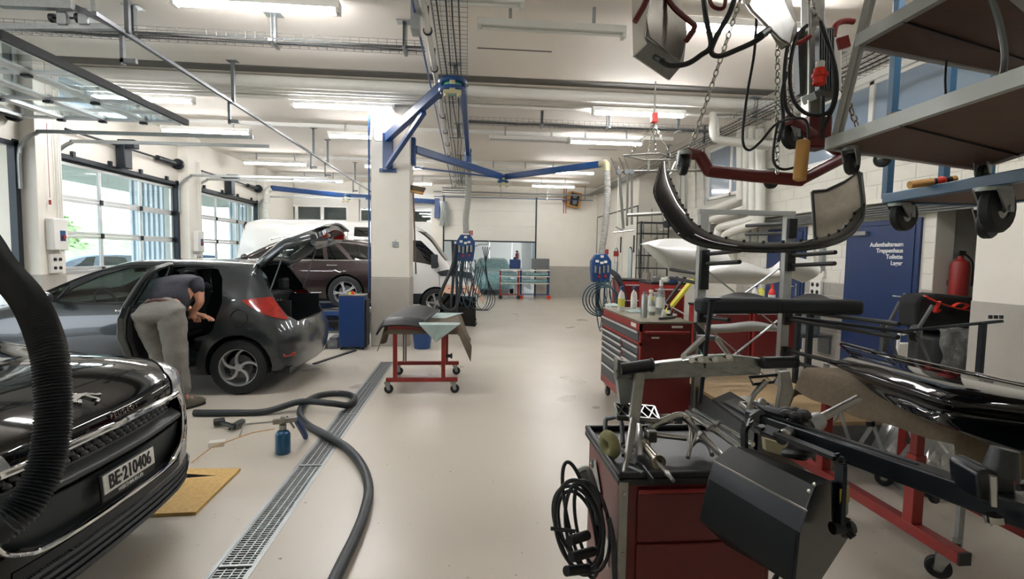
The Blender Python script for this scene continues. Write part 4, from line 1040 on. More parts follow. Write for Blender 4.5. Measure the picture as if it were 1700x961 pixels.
# reflector + bumper crease
b=MB().box((3.84,-.74,.42),(.012,.14,.035),rz=R(-40)); b.xf(B.m); obj('reflector','' or b,'tail_red',B.T,bevel=.004)
for sd in (-1,1):
    b=MB().box((3.83,sd*.74,.93),(.02,.16,.03),rz=R(-40*sd*-1)); 
# mirror on near side
b=MB(); q=Vector((1.52,-.86,1.02)); b.sphere(q+Vector((0,-.1,.02)),.1,12,(.6,1,.7)); b.bar(q+Vector((0,.05,-.02)),q+Vector((0,-.05,0)),.04,.04); b.xf(B.m); obj('door_mirror',b,'paint_grey',B.T)
# raised hatch lid: ring frame hinged at the roof rear
def hatch_lid():
    H=Vector((3.36,0,1.43)); a=R(96); 
    # lid in its own plane: u down the lid from the hinge, v across, w outward
    def P(u,v,w):
        # curved lid: the lower part bends
        ang=R(14) if u<.45 else R(14); 
        du=Vector((math.cos(R(42)),0,math.sin(R(42)))) ; nn=Vector((-math.sin(R(42)),0,math.cos(R(42))))
        if u<=.44: p=H+du*u
        else:
            d2=Vector((math.cos(R(16)),0,math.sin(R(16)))); p=H+du*.44+d2*(u-.44); nn=Vector((-math.sin(R(16)),0,math.cos(R(16))))
        return p+Vector((0,v,0))+nn*(w-.10*(v/.6)**2)
    out=[(0,.0),(0,.45),(.08,.54),(.3,.6),(.55,.63),(.72,.62),(.86,.56),(.93,.4),(.95,0)]
    inn=[(.12,.0),(.12,.33),(.16,.42),(.3,.46),(.42,.46),(.5,.42),(.53,.33),(.54,.2),(.54,0)]
    n=6; O=cr([(u,v,0) for u,v in out],n); I=cr([(u,v,0) for u,v in inn],n)
    O=[(p.x,p.y) for p in O]; I=[(p.x,p.y) for p in I]
    O=O+[(u,-v) for u,v in O[-2:0:-1]]; I=I+[(u,-v) for u,v in I[-2:0:-1]]
    N=len(O); mb=MB(); vs=[]
    for w in (.02,-.035):
        for (a_,b_) in zip(O,I):
            for t in (0,.33,.66,1):
                u=a_[0]+(b_[0]-a_[0])*t; v=a_[1]+(b_[1]-a_[1])*t; ww=w+(.03 if w>0 else -.0)*math.sin(PI*t)*(1 if w>0 else 0)-(.03*math.sin(PI*t) if w<0 else 0)
                vs.append(P(u,v,ww))
    fs=[]
    for l in (0,1):
        o=l*N*4
        for i in range(N):
            j=(i+1)%N
            for t in range(3): fs.append((o+i*4+t,o+j*4+t,o+j*4+t+1,o+i*4+t+1))
    for i in range(N):
        j=(i+1)%N
        for t in (0,3): fs.append((i*4+t,j*4+t,N*4+j*4+t,N*4+i*4+t))
    mb.add(vs,fs); mb.xf(B.m); L_=obj('hatch_lid',mb,'paint_grey',B.T,smooth=60)
    g=MB(); g.add([P(u,v,.02) for u,v in I],[tuple(range(N))]); g.xf(B.m); obj('hatch_glass',g,'car_glass',L_)
    q=MB(); q.prism([(-.0,-.5),(.16,-.46),(.16,.46),(0,.5)],P(.02,0,.06),(.82,0,.57),(0,1,0),(-.02,0,.03)); 
    s_=MB(); s_.box(P(.16,0,.05),(.03,.3,.03)); 
    t_=MB()
    for v in (-.4,.4): t_.box(P(.86,v,-.05),(.14,.16,.06)) 
    t_.xf(B.m); parts('hatch_tail_lamp',t_,'tail_red',L_,bevel=.02)
    in_=MB()
    for v in (-.2,-.05,.1,.2): in_.box(P(.78,v,-.07),(.05,.06,.02))
    in_.xf(B.m); obj('inner_slots',in_,'black_plastic',L_)
    for sd in (-1,1):
        st=MB().cyl(Vector((3.58,sd*.6,1.08)),P(.5,sd*.57,-.02),.008,n=8); st.xf(B.m); obj('gas_strut',st,'galv_dark',B.T)
    sp=MB().prism([(-.48,0),(.48,0),(.4,-.2),(-.4,-.2)],P(-.0,0,.05),(0,1,0),(-.82,0,-.57),(0,0,.018)); 
    sp=MB().grid(lambda a_,b_: P(.78+.2*a_,-.5+b_,.045+.02*math.sin(PI*a_)),4,10); sp.xf(B.m); obj('spoiler_lip',sp,'paint_grey',L_,solid=.02)
hatch_lid()
# open rear side door (own part, swung out on its front hinge)
def open_door():
    hx,hy=2.44,-.80; ang=R(-112)   # local rotation about z: closed door points +x
    rot=Matrix.Translation(Vector((hx,hy,0)))@Matrix.Rotation(R(-78),4,'Z')@Matrix.Translation(Vector((-hx,-hy,0)))
    def yk(x,z):
        p=B.skin(x,z,1,0); return -(p.y) if p else -.8
    poly=[(p[0],p[1]) for p in rd]; win=rw
    # outer shell sampled from the far side skin (mirror), plus inner trim
    n=len(poly); up=[(a,b) for a,b in poly if b>.98]
    def slab(pol,holes,o1,o2,name,m,parent,bev=.012):
        mb=MB(); f=[Vector((x,yk(x,z)+o1,z)) for x,z in pol]; g=[Vector((x,yk(x,z)+o2,z)) for x,z in pol]; k=len(pol)
        mb.add(f+g,[tuple(range(k)),tuple(range(2*k-1,k-1,-1))]+[(i,(i+1)%k,(i+1)%k+k,i+k) for i in range(k)])
        mb.xf(B.m@rot); return obj(name,mb,m,parent,bevel=bev)
    low=[(2.44,.3),(2.41,.6),(2.4,1.0),(2.75,1.01),(3.16,1.02),(3.16,.9),(3.1,.72),(2.99,.58),(2.93,.42),(2.9,.3)]
    D=slab(low,None,0,.07,'rear_door','paint_grey',B.T)
    slab([(x*.96+2.78*.04,z*.94+.65*.06) for x,z in low],None,.072,.115,'door_trim','seat',D,.03)
    fr=MB(); ring=[(2.42,1.0),(2.47,1.37),(2.85,1.375),(3.03,1.345),(3.1,1.24),(3.15,1.02)]
    fr.tube(cr([Vector((x,yk(x,z)+.03,z)) for x,z in ring],4),.026,8); fr.tube([Vector((2.96,yk(2.96,1.02)+.03,1.02)),Vector((2.96,yk(2.96,1.35)+.03,1.35))],.014,6); fr.xf(B.m@rot); obj('window_frame',fr,'black_plastic',D)
    g=MB(); rr_=[(2.46,1.0),(2.5,1.36),(2.85,1.365),(3.02,1.335),(3.08,1.22),(3.12,1.0)]; g.add([Vector((x,yk(x,z)+.03,z)) for x,z in rr_],[tuple(range(len(rr_)))]); g.xf(B.m@rot); obj('window_glass','' or g,'car_glass',D)
    l=MB(); l.box((3.17,-.80,.86),(.012,.04,.1)); l.xf(B.m@rot); obj('latch',l,'steel',D)
    for z in (.5,.85):
        l=MB(); l.box((2.42,-.77,z),(.06,.05,.05)); l.xf(B.m); obj('hinge',l,'paint_grey',D)
open_door()
# ---------- wine red estate on the lift ----------
ES=dict(L=4.78,zb=.2,xf=1.0,fz=[.24,.22,.3,.5,.68,.74],fdx=[.2,.08,.03,0,.04,.14],frise=.06,
  front=[(0.001,0),(.3,.01),(.58,.06),(.78,.18),(.88,.4),(.9,.65)],xs=[1.05,1.3,1.6,1.9,2.25,2.65,3.1,3.5,3.9,4.2],
  zt=[(1.0,.9),(1.5,.99),(1.65,1.04),(2.1,1.28),(2.5,1.4),(3.0,1.43),(3.8,1.41),(4.3,1.34)],
  zr=[(1.0,.86),(1.5,.95),(1.75,1.02),(2.2,1.25),(2.6,1.34),(3.5,1.35),(4.2,1.28)],wr=[(1.0,.74),(1.6,.74),(2.2,.66),(3.0,.63),(4.2,.58)],
  zk=[(1.0,.82),(1.7,.9),(4.2,.97)],wk=[(1.0,.86),(1.7,.86),(4.2,.82)],zm=[(1,.62),(4.2,.66)],wm=[(1,.91),(4.2,.90)],zs=[(1,.3),(4.2,.3)],ws=[(1,.88),(4.2,.87)],
  xr=4.25,x5=4.42,y5=.66,rz=[.26,.24,.33,.6,.97,1.28],rdx=[-.15,-.06,-.02,0,-.16,0],
  rear=[(.89,4.35),(.86,4.55),(.78,4.68),(.6,4.74),(.3,4.77),(.001,4.78)])
C_=Car(ES,MT(-6.08,11.14,.43))
C_.T=thing('estate_car','dark wine red estate car raised on the blue lift behind the grey hatchback','car',(-3.7,11.14,.43))
WC=[.86,3.7]; C_.arches(WC,.375,.335)
for p in ([(1.8,.99),(2.25,1.225),(2.6,1.305),(2.78,1.315),(2.78,.99)],[(2.85,.99),(2.85,1.315),(3.2,1.315),(3.28,.985)],[(3.36,.985),(3.28,1.315),(3.42,1.315),(3.75,1.0),(3.72,.985)],[(3.84,.99),(3.6,1.25),(3.52,1.315),(3.9,1.29),(4.15,1.24),(4.3,1.12),(4.3,1.0)]):
    for pr in (near,far): C_.take(C_.region(p,'y',pr),'side_glass','car_glass_dark',-.004)
C_.take(C_.region([(-.62,1.0),(.62,1.0),(.58,1.36),(-.58,1.36)],'x',lambda c:c.x<2.5 and c.x>1.5 and c.z>.98),'windscreen','car_glass_dark',-.004)
for ln in (((2.82,.28),(2.8,.97)),((3.62,.72),(3.76,.95))): bmesh.ops.delete(C_.bm,geom=C_.region(bar_poly(*ln,.008),'y',near),context='FACES')
C_.body('paint_wine'); C_.wells(WC,.375,.335)
for cx in WC:
    for sd in (-1,1): wheel(C_.T,C_.m@Vector((cx,sd*.8,.335)),(0,sd,0),.335,.22,5,'double')
tubeon(C_,[(1.7,.965),(2.5,.965),(3.4,.97),(4.25,.985)],.009,'chrome_belt_line','chrome'); tubeon(C_,[(1.7,1.0),(2.2,1.24),(2.6,1.325),(3.3,1.335),(3.9,1.31),(4.2,1.25),(4.34,1.1)],.007,'chrome_window_trim','chrome')
tubeon(C_,[(1.2,.33),(2.5,.33),(3.25,.34)],.008,'sill_trim','chrome')
b=MB(); b.tube(cr([(2.2,-.6,1.36),(2.4,-.6,1.42),(3.0,-.6,1.46),(3.9,-.58,1.43),(4.1,-.57,1.38)],4),.016,8); b.xf(C_.m); obj('roof_rail',b,'chrome',C_.T)
for x in (2.62,3.46): 
    q=C_.skin(x,.87,-1,.02); b=MB().tube([q+Vector((-.1,.01,0)),q+Vector((-.08,-.02,.0)),q+Vector((.06,-.02,.0)),q+Vector((.09,.01,0))],.013,8,sub=3); b.xf(C_.m); obj('door_handle',b,'chrome',C_.T)
seats(C_,[(2.7,-.38),(2.7,.38),(3.55,-.38),(3.55,.38)]); inner(C_,1.1,4.6,.78,dash=1.55)
b=MB(); b.sphere((1.85,-.98,1.0),.11,12,(.6,1,.7)); b.xf(C_.m); obj('door_mirror',b,'paint_wine',C_.T)
b=MB().bx(4.55,4.78,-.85,-.5,.78,.97); b.xf(C_.m); obj('tail_light',b,'tail_red',C_.T,bevel=.03)
# ---------- black crossover in the foreground ----------
AD=dict(L=4.16,zb=.2,xf=.8,fz=[.24,.2,.26,.5,.76,.88],fdx=[.3,.12,.03,0,.015,.07],frise=.03,bulge=.045,
  front=[(0.001,0),(.25,.006),(.48,.03),(.66,.08),(.77,.15),(.84,.28),(.868,.48)],xs=[.85,1.05,1.25,1.6,2.0,2.5,3.0,3.4],
  zt=[(.8,1.035),(1.05,1.07),(1.2,1.1),(1.7,1.4),(2.1,1.53),(3.4,1.54)],zr=[(.8,.98),(1.2,1.04),(1.8,1.38),(2.2,1.47),(3.4,1.46)],wr=[(.8,.72),(1.2,.7),(1.8,.62),(3.4,.6)],
  zk=[(.8,.92),(1.2,.98),(3.4,1.05)],wk=[(.8,.83),(1.2,.83),(3.4,.82)],zm=[(.8,.66),(3.4,.7)],wm=[(.8,.868),(3.4,.87)],zs=[(.8,.34),(3.4,.34)],ws=[(.8,.85),(3.4,.85)],
  xr=3.45,x5=3.6,y5=.68,rz=[.26,.24,.33,.62,.97,1.42],rdx=[-.15,-.06,-.02,0,-.2,0],
  rear=[(.865,3.7),(.845,3.9),(.76,4.04),(.58,4.11),(.3,4.145),(.001,4.16)])
AX,AY=-1.5,2.32
RA=Matrix.Translation((AX,AY,0))@Matrix.Rotation(-.01,4,'Z')
A=Car(AD,RA@MT(0,0,0,True),nu=6,nv=6)
A.T=thing('crossover_car','glossy black crossover car with a number plate, front end filling the lower left corner','car',(-3.5,2.32,0))
def fpt(y,z,off=0):
    h=A.bvh.ray_cast(Vector((-2,y,z)),Vector((1,0,0))); 
    return (h[0]+h[1]*(off if h[1].x<0 else -off)) if h[0] else Vector((0,y,z))
def hood(x,y,off=0):
    h=A.bvh.ray_cast(Vector((x,y,3)),Vector((0,0,-1))); n=h[1] if h[1].z>0 else -h[1]
    return h[0]+n*off,n
def wA(mb): return mb.xf(A.m)
A.arches([.83,3.37],.36,.33)
GW=.94
grille=[(a*GW,b) for a,b in [(-.55,.775),(.55,.775),(.60,.67),(.555,.53),(.40,.465),(-.40,.465),(-.555,.53),(-.60,.67)]]
gf=lambda c:c.x<.5
bmesh.ops.delete(A.bm,geom=A.region(grille,'x',gf),context='FACES')
for sd in (-1,1):
    f=A.region([(q[0]*sd,q[1]) for q in ((.47,.79),(.49,.84),(.54,.895),(.64,.925),(.76,.94),(.872,.95),(.88,.80),(.84,.70),(.70,.67),(.56,.70))],'x',lambda c:c.y*sd>.4 and c.z>.65 and c.x<.62)
    H_=A.take(f,'headlight','headlamp',.006)
    m=MB()
    for (x,y,r) in ((.22,.66,.055),(.34,.76,.045)): m.lathe([(.002,.05),(r*.5,.03),(r,-.03),(r*1.05,-.04)],(x,y*sd,.80),(1,0,0),16)
    m.bx(.25,.6,min(.58*sd,.84*sd),max(.58*sd,.84*sd),.7,.71)
    obj('reflector',wA(m),'polished',H_ or A.T)
for p in ([(1.5,1.12),(1.9,1.36),(2.3,1.42),(2.35,1.08)],[(2.42,1.08),(2.42,1.42),(3.1,1.4),(3.15,1.1)]):
    for pr in (near,far): A.take(A.region(p,'y',pr),'side_glass','car_glass_dark',-.004)
A.take(A.region([(-.62,1.1),(.62,1.1),(.56,1.47),(-.56,1.47)],'x',lambda c:c.x<2.3 and c.x>1.15 and c.z>1.06),'windscreen','car_glass_dark',-.004)
# bonnet shut lines
ln=[(-.02,.60),(.62,.80)]
for ln in (((.09,.02),(.09,.5)),): pass
for sd in (-1,1):
    P=[A.skin(x,z,sd,.001) for x,z in ((.34,.915),(.6,.955),(.85,.965),(1.15,.99))]
    m=MB().tube([p for p in P if p],.004,5,sub=4); obj('shut_line',wA(m),'black_plastic',A.T)
A.body('paint_black',lining=False); A.wells([.83,3.37],.36,.33)
for cx in (.83,3.37):
    for sd in (-1,1): wheel(A.T,A.m@Vector((cx,sd*.765,.32)),(0,sd,0),.32,.2,5,'double')
# grille: backing, studs, smooth bar, plate panel
m=MB()
gr=[( -.6+1.2*i/12) for i in range(13)]
def fsheet(y0,y1,z0,z1,dx,n=10,k=3): return MB().grid(lambda u,v:(lambda q:Vector((q.x+dx,q.y,q.z)))(Vector((0.05*((abs(y0+(y1-y0)*u)/.48)**2)*.9,y0+(y1-y0)*u,z0+(z1-z0)*v))),n,k)
G_=obj('grille_back',wA(fsheet(-.59,.59,.43,.80,.085)),'black_plastic',A.T)
st=MB()
for r in range(3):
    for k in range(23):
        y=-.49+.044*k+(.022 if r%2 else 0); z=.765-.022*r; x=.045*((abs(y)/.48)**2)+.05
        st.lathe([(.001,-.02),(.008,-.016),(.016,.0)],(x,y,z-.005),(1,0,0),6)
obj('grille_studs',wA(st),'galv_dark',G_,kind='stuff')
bar=MB().grid(lambda u,v:Vector((.045*((abs(-.55+1.1*u)/.48)**2)*.8+.045-.045*math.sin(PI*min(1,v*1.15)),-.55+1.1*u,.615+.085*v+.006)),24,8); obj('grille_bar',wA(bar),'satin_grey',A.T,smooth=60)
pl_=MB().grid(lambda u,v:Vector((.05*((abs(-.54+1.08*u)/.48)**2)*.8+.008+.03*(1-v),-.54+1.08*u,.445+.18*v)),24,4); obj('plate_panel',wA(pl_),'dark_panel',A.T,smooth=60,solid=.01)
loop=[(-.5,.79),(0,.795),(.5,.79),(.585,.765),(.615,.67),(.575,.54),(.5,.485),(.38,.455),(0,.45),(-.38,.455),(-.5,.485),(-.575,.54),(-.615,.67),(-.585,.765)]
P=[fpt(p.x*GW,p.y,.004) for p in cr([(a,b,0) for a,b in loop],5,True)]
obj('chrome_surround',wA(MB().tube(P,.009,8,closed=True)),'chrome',A.T)
P=[fpt(p.x*GW,p.y,.008) for p in cr([(a,b,0) for a,b in [(-.55,.782),(0,.79),(.55,.782)]],8)]
obj('chrome_bar',wA(MB().tube(P,.015,10)),'chrome',A.T)
fx=kf([(0,.001),(.12,.002),(.25,.006),(.36,.015),(.48,.03),(.57,.05),(.66,.078),(.73,.11),(.79,.16)])
lowc=MB().grid(lambda u,v:Vector((fx(abs(-.52+1.04*u))+.02+.09*v,-.52+1.04*u,.452+.012*v)),24,3); obj('grille_floor',wA(lowc),'black_plastic',A.T)
# lower bumper ribs
for i,z in enumerate((.275,.305,.335,.365)):
    P=[Vector((fx(abs(y))+.012,y,z)) for y in [(-.64+1.28*k/24) for k in range(25)]]
    obj('bumper_rib',wA(MB().tube(P,.012,6)),'satin_dark',A.T)
for sd in (-1,1):
    g=MB().grid(lambda u,v:fpt(sd*(.64+.17*u),.2+.16*v,.012),8,6); obj('skid_corner',wA(g),'satin_grey',A.T,solid=.008)
g=MB().grid(lambda u,v:fpt(-.5+1.0*u,.395+.04*v,.004),24,4); obj('air_intake',wA(g),'black_plastic',A.T)
# number plate
import itertools
pc=AX-fpt(0.03,.575).x; PYc=AY+.03; PZ=.56; PX=AX+.01
tilt=R(4)
pm=RA@Matrix.Translation((-AX,-AY,0))@frame((PX,PYc,PZ),(-.0,1,0),(-.07,0,1))
nb=MB().box((0,0,0),(.352,.116,.012)); nb.xf(pm); NP=obj('plate_frame',nb,'black_plastic',A.T,bevel=.004)
nb=MB().box((0,.013,.008),(.335,.08,.006)); nb.xf(pm); obj('number_plate',nb,'white_paint',NP,bevel=.003)
obj('lettering',text_mb('BE·210406',.083,pm@Matrix.Translation((0,.013,.0125)),sx=.78),'black_plastic',NP,smooth=0)
obj('lettering',text_mb('WERTHMUELLER',.022,pm@Matrix.Translation((0,-.042,.0075)),.0008),'white_paint',NP,smooth=0)
# bonnet badge and lettering
q,n=hood(.125,-.03,.002); n=Matrix.Diagonal((-1,1,1))@n; q=A.m@q
yv=Vector((0,1,0)); up=n.cross(yv).normalized(); up=up if up.z>0 else -up
bm_=frame(q,yv,up)
def bl(pts,sc=.14):
    return MB().prism([(a*sc,b*sc) for a,b in pts],(0,0,-.003),(1,0,0),(0,1,0),(0,0,.011))
lion=MB()
for pts in ([(-.62,-.05),(-.55,.22),(-.3,.36),(.0,.36),(.2,.26),(.45,.2),(.3,.1),(.0,.1),(-.2,.05),(-.35,.0),(-.5,-.12)],[(-.02,.14),(.16,.12),(.2,-.12),(.3,-.35),(.1,-.42),(.12,-.5),(.32,-.46),(.42,-.32),(.34,-.1),(.3,.16)],[(.3,.2),(.5,.12),(.62,-.02),(.8,-.06),(.78,-.18),(.58,-.16),(.4,.02),(.2,.1)],[(-.5,-.1),(-.3,.0),(-.2,-.06),(-.42,-.26),(-.5,-.2)],[(-.38,.3),(-.24,.46),(-.04,.44),(.1,.34)]): lion.merge(bl(pts,.105))
lion.xf(bm_); obj('badge',lion,'chrome',A.T,bevel=.0015)
tq=A.m@fpt(.06,.828,.006); tm=frame(tq,(0,1,0),(-.25,0,1))
obj('lettering',text_mb('P E U G E O T',.030,tm,.002),'polished',A.T,smooth=0)
# ---------- big ribbed hose in the foreground ----------
_h=DP(-60,360,1.9)
hp=[Vector((_h.x-.75,_h.y-.1,ZC)),Vector((_h.x-.72,_h.y-.1,3.2)),_h+Vector((-.42,-.03,.5)),_h,DP(0,442,1.8),DP(48,500,1.72),DP(78,570,1.66),DP(88,640,1.63),DP(87,710,1.6),DP(76,775,1.56),DP(42,838,1.5),DP(0,875,1.45),DP(-50,905,1.42),DP(-75,980,1.4),DP(-60,1060,1.4)]
single('exhaust_hose',ribbed(hp,.047,pitch=.0105,amp=.065,m=20),'hose_black','large ribbed black exhaust hose hanging in front of the black crossover','hose',smooth=80,base=hp[-1])
# ---------- white van ----------
VD=dict(L=5.85,zb=.32,xf=.62,fz=[.36,.34,.42,.7,1.0,1.12],fdx=[.15,.06,.02,0,.05,.14],frise=.05,bulge=.03,
  front=[(0.001,0),(.35,.01),(.62,.06),(.82,.16),(.93,.34),(.96,.52)],xs=[.7,.9,1.15,1.4,1.7,2.1,2.7,3.5,4.5,5.2],
  zt=[(.62,1.3),(.75,1.42),(1.1,1.93),(1.35,2.15),(1.7,2.31),(2.2,2.36),(5.4,2.36)],zr=[(.62,1.24),(.8,1.36),(1.1,1.78),(1.5,2.05),(2.0,2.2),(5.4,2.22)],wr=[(.62,.84),(1.2,.8),(2.0,.84),(5.4,.86)],
  zk=[(.62,1.15),(.9,1.2),(1.8,1.3),(5.4,1.3)],wk=[(.62,.94),(5.4,.965)],zm=[(.62,.8),(5.4,.9)],wm=[(.62,.965),(5.4,.98)],zs=[(.62,.45),(5.4,.45)],ws=[(.62,.93),(5.4,.93)],
  xr=5.45,x5=5.6,y5=.84,rz=[.4,.38,.45,.8,1.3,2.15],rdx=[-.06,-.03,-.01,0,-.03,0],
  rear=[(.97,5.5),(.95,5.7),(.9,5.8),(.6,5.84),(.3,5.85),(.001,5.85)])
V=Car(VD,MT(.27,13.6,0,True))
V.T=thing('van','white panel van standing behind the column and the wine red estate','van',(-2.6,13.6,0))
V.arches([1.02,4.4],.4,.36)
V.take(V.region([(1.95,1.9),(1.4,1.88),(1.0,1.5),(.95,1.24),(1.3,1.32),(1.95,1.42)],'y',near),'side_glass','dark_glass2',-.003)
V.take(V.region([(2.65,1.95),(3.0,1.95),(3.0,2.18),(2.65,2.18)],'y',near),'side_glass','dark_glass2',.002)
V.take(V.region([(-.82,1.4),(.82,1.4),(.74,2.12),(-.74,2.12)],'x',lambda c:c.x<1.8 and c.x>.6),'windscreen','dark_glass2',-.003)
low_=V.region([(.5,.3),(5.6,.3),(5.6,.58),(.5,.58)],'y',near); V.take(low_,'side_cladding','satin_dark2',.01)
for l_ in (((2.05,.6),(2.05,2.1)),((3.15,.6),(3.15,2.1)),((.93,.75),(.95,1.2))): bmesh.ops.delete(V.bm,geom=V.region(bar_poly(*l_,.01),'y',near),context='FACES')
V.body('paint_white',zl=2.2); V.wells([1.02,4.4],.4,.36,.93)
for cx in (1.02,4.4):
    for sd in (-1,1): wheel(V.T,V.m@Vector((cx,sd*.86,.36)),(0,sd,0),.36,.22,5,'double')
b=MB().box((1.05,-1.1,1.38),(.16,.14,.34)); obj('door_mirror',b.xf(V.m),'satin_dark2',V.T,bevel=.03)
b=MB().prism([(.1,.95),(.15,1.12),(.75,1.18),(1.0,1.12),(.9,1.02),(.5,1.02)],(0,-.975,0),(1,0,0),(0,0,1),(0,.03,0)); obj('window_panel',b.xf(V.m),'satin_dark2',V.T)
inner(V,.9,5.5,.85,z0=.5)
seats(V,[(1.7,-.5),(1.7,.5)],zf=.75)
b=MB().box((.07,0,.75),(.05,1.2,.25)); obj('grille',b.xf(V.m),'satin_dark2',V.T,bevel=.02)
b=MB()
for sd in (-1,1): b.box((.2,sd*.78,.98),(.2,.26,.16),rz=sd*.6)
parts('headlight',b.xf(V.m),'lamp_clear',V.T,bevel=.03)
# ---------- simple parked cars outside ----------
def parked(mtx,name,label,cat,m,glass='dark_glass2'):
    K=Car(HB,mtx,nu=3,nv=3); K.T=thing(name,label,cat,mtx@Vector((2,0,0)))
    K.arches(WB,.345,.31)
    if glass:
        for p in (fw,rw):
            for pr in (near,far): K.take(K.region(p,'y',pr),'side_glass',glass,-.004)
        K.take(K.region([(-.62,1.07),(.62,1.07),(.56,1.385),(-.56,1.385)],'x',lambda c:1.05<c.x<2.1 and c.z>1.03),'windscreen',glass,-.004)
        K.take(K.region([(-.6,1.0),(.6,1.0),(.5,1.35),(-.5,1.35)],'x',lambda c:c.x>3.3),'rear_window',glass,-.004)
    K.body(m,lining=False); K.wells(WB,.345,.31)
    for cx in WB:
        for sd in (-1,1): wheel(K.T,mtx@Vector((cx,sd*.765,.3)),mtx.to_3x3()@Vector((0,sd,0)),.3,.19,5,'double')
    return K
parked(Matrix.Translation((-12.6,14.6,-.03))@Matrix.Rotation(R(25),4,'Z'),'parked_car','silver grey car parked outside beyond the middle garage door','car','paint_silver')
parked(Matrix.Translation((-13.2,20.2,-.03))@Matrix.Rotation(R(20),4,'Z'),'parked_car','blue grey car parked outside beyond the far garage door','car','paint_blue')
parked(Matrix.Translation((1.1,19.9,0))@Matrix.Rotation(R(90),4,'Z'),'covered_car','car wrapped in blue green masking film just beyond the half open shutter','car','film',None)
# ---------- rear yard beyond the shutter ----------
T=thing('annex_building','white and glass annex seen through the half open shutter','building',(2,27,0))
for i in range(8): obj('wall_panel',MB().bx(-6+i*1.2,-4.82+i*1.2,27,27.2,0,4),'white_paint',T,bevel=.01)
obj('glazing',MB().bx(3.0,4.2,26.9,27.0,.3,3.4),'pane_refl',T); obj('mullion',MB().bx(3.55,3.62,26.85,27.0,0,3.5),'galv',T); obj('base_wall',MB().bx(-6,6,26.8,26.95,0,.9),'grey_paint',T)
for i in range(9): obj('curtain_strip',MB().bx(2.55+.0*i,2.6,YB+1+i*.35,YB+1.26+i*.35,.2,3.3),'alu',T)
def extinguisher(x,y,z,label,h=.55,r=.085,big=False):
    T=thing('fire_extinguisher',label,'fire extinguisher',(x,y,z))
    obj('cylinder',MB().lathe([(r*.9,0),(r,.03),(r,h*.78),(r*.85,h*.88),(r*.35,h*.94),(r*.3,h)],(x,y,z),(0,0,1),20),'red',T)
    obj('valve',MB().box((x,y,z+h+.03),(.1,.05,.06)),'black_plastic',T,bevel=.01); obj('discharge_hose',MB().tube([(x+.04,y-.02,z+h+.02),(x+r*1.2,y-.05,z+h-.1),(x+r*1.25,y-.05,z+h*.4)],.012,8,sub=5),'black_plastic',T)
    obj('bracket',MB().bx(x-.02,x+.02,y+r*.8,y+r+.12,z+h*.4,z+h*.5),'galv_dark',T)
p=YP(858,438,YB+2.2); extinguisher(p.x,YB+2.2,p.z,'small red fire extinguisher on the wall beyond the shutter',.5,.07)
# ---------- person ----------
def skin_mesh(name,verts,edges,rad,m,parent,sub=2,root=0,wrinkle=0,wscale=.12):
    me=bpy.data.meshes.new(name); me.from_pydata([Vector(v) for v in verts],edges,[]); o=bpy.data.objects.new(name,me); COL.objects.link(o)
    sk=o.modifiers.new('skin','SKIN'); sk.use_smooth_shade=True
    for i,r in enumerate(rad): 
        d=me.skin_vertices[0].data[i]; d.radius=(r,r) if not isinstance(r,tuple) else r; d.use_root=(i==root)
    s=o.modifiers.new('sub','SUBSURF'); s.levels=sub; s.render_levels=sub
    if wrinkle:
        s.levels=s.render_levels=sub+1; tx=bpy.data.textures.new('folds','CLOUDS'); tx.noise_scale=wscale; dm=o.modifiers.new('folds','DISPLACE'); dm.texture=tx; dm.strength=wrinkle; dm.mid_level=.5; dm.texture_coords='GLOBAL'
    bpy.context.view_layer.update(); dg=bpy.context.evaluated_depsgraph_get()
    m2=bpy.data.meshes.new_from_object(o.evaluated_get(dg)); bpy.data.objects.remove(o)
    m2.name=name
    for p in m2.polygons: p.use_smooth=True
    m2.materials.clear(); m2.materials.append(MATS[m]); ob=bpy.data.objects.new(name,m2); COL.objects.link(ob)
    if parent:
        ob.parent=parent; iv=world_of(parent).inverted()
        m2.transform(iv)
    return ob
T=thing('person','man in dark t-shirt and grey work trousers bending into the open hatchback door','person',(-2.8,5.25,0))
pel=Vector((-2.92,5.12,.97))
hipR,hipL=Vector((-2.80,5.13,.93)),Vector((-3.05,5.13,.93))
kR,kL=Vector((-2.76,5.08,.52)),Vector((-3.02,5.3,.52))
aR,aL=Vector((-2.74,5.17,.09)),Vector((-3.0,5.42,.09)); tR,tL=Vector((-2.66,5.30,.045)),Vector((-2.95,5.6,.045))
waist=Vector((-2.91,5.2,1.04)); chest=Vector((-2.94,5.42,1.17)); neck=Vector((-2.97,5.64,1.2)); 
shR,shL=Vector((-2.76,5.47,1.19)),Vector((-3.14,5.55,1.2))
eR,eL=Vector((-2.68,5.40,1.03)),Vector((-3.1,5.8,1.0)); wR,wL=Vector((-2.79,5.42,.90)),Vector((-2.88,5.72,.86)); hR,hL=Vector((-2.79,5.5,.86)),Vector((-2.76,5.68,.84))
head=Vector((-2.98,5.8,1.15))
V_=[pel,waist,chest,neck,hipR,kR,aR,tR,hipL,kL,aL,tL,shR,eR,wR,shL,eL,wL,hR,hL]
E_=[(0,1),(1,2),(2,3),(0,4),(4,5),(5,6),(6,7),(0,8),(8,9),(9,10),(10,11),(2,12),(12,13),(13,14),(2,15),(15,16),(16,17),(14,18),(17,19)]
Rr=[.13,.125,.14,.06,.085,.058,.04,.035,.085,.058,.04,.035,.06,.042,.03,.06,.042,.03,.036,.036]
BODY=skin_mesh('body',V_,E_,Rr,'skin',T)
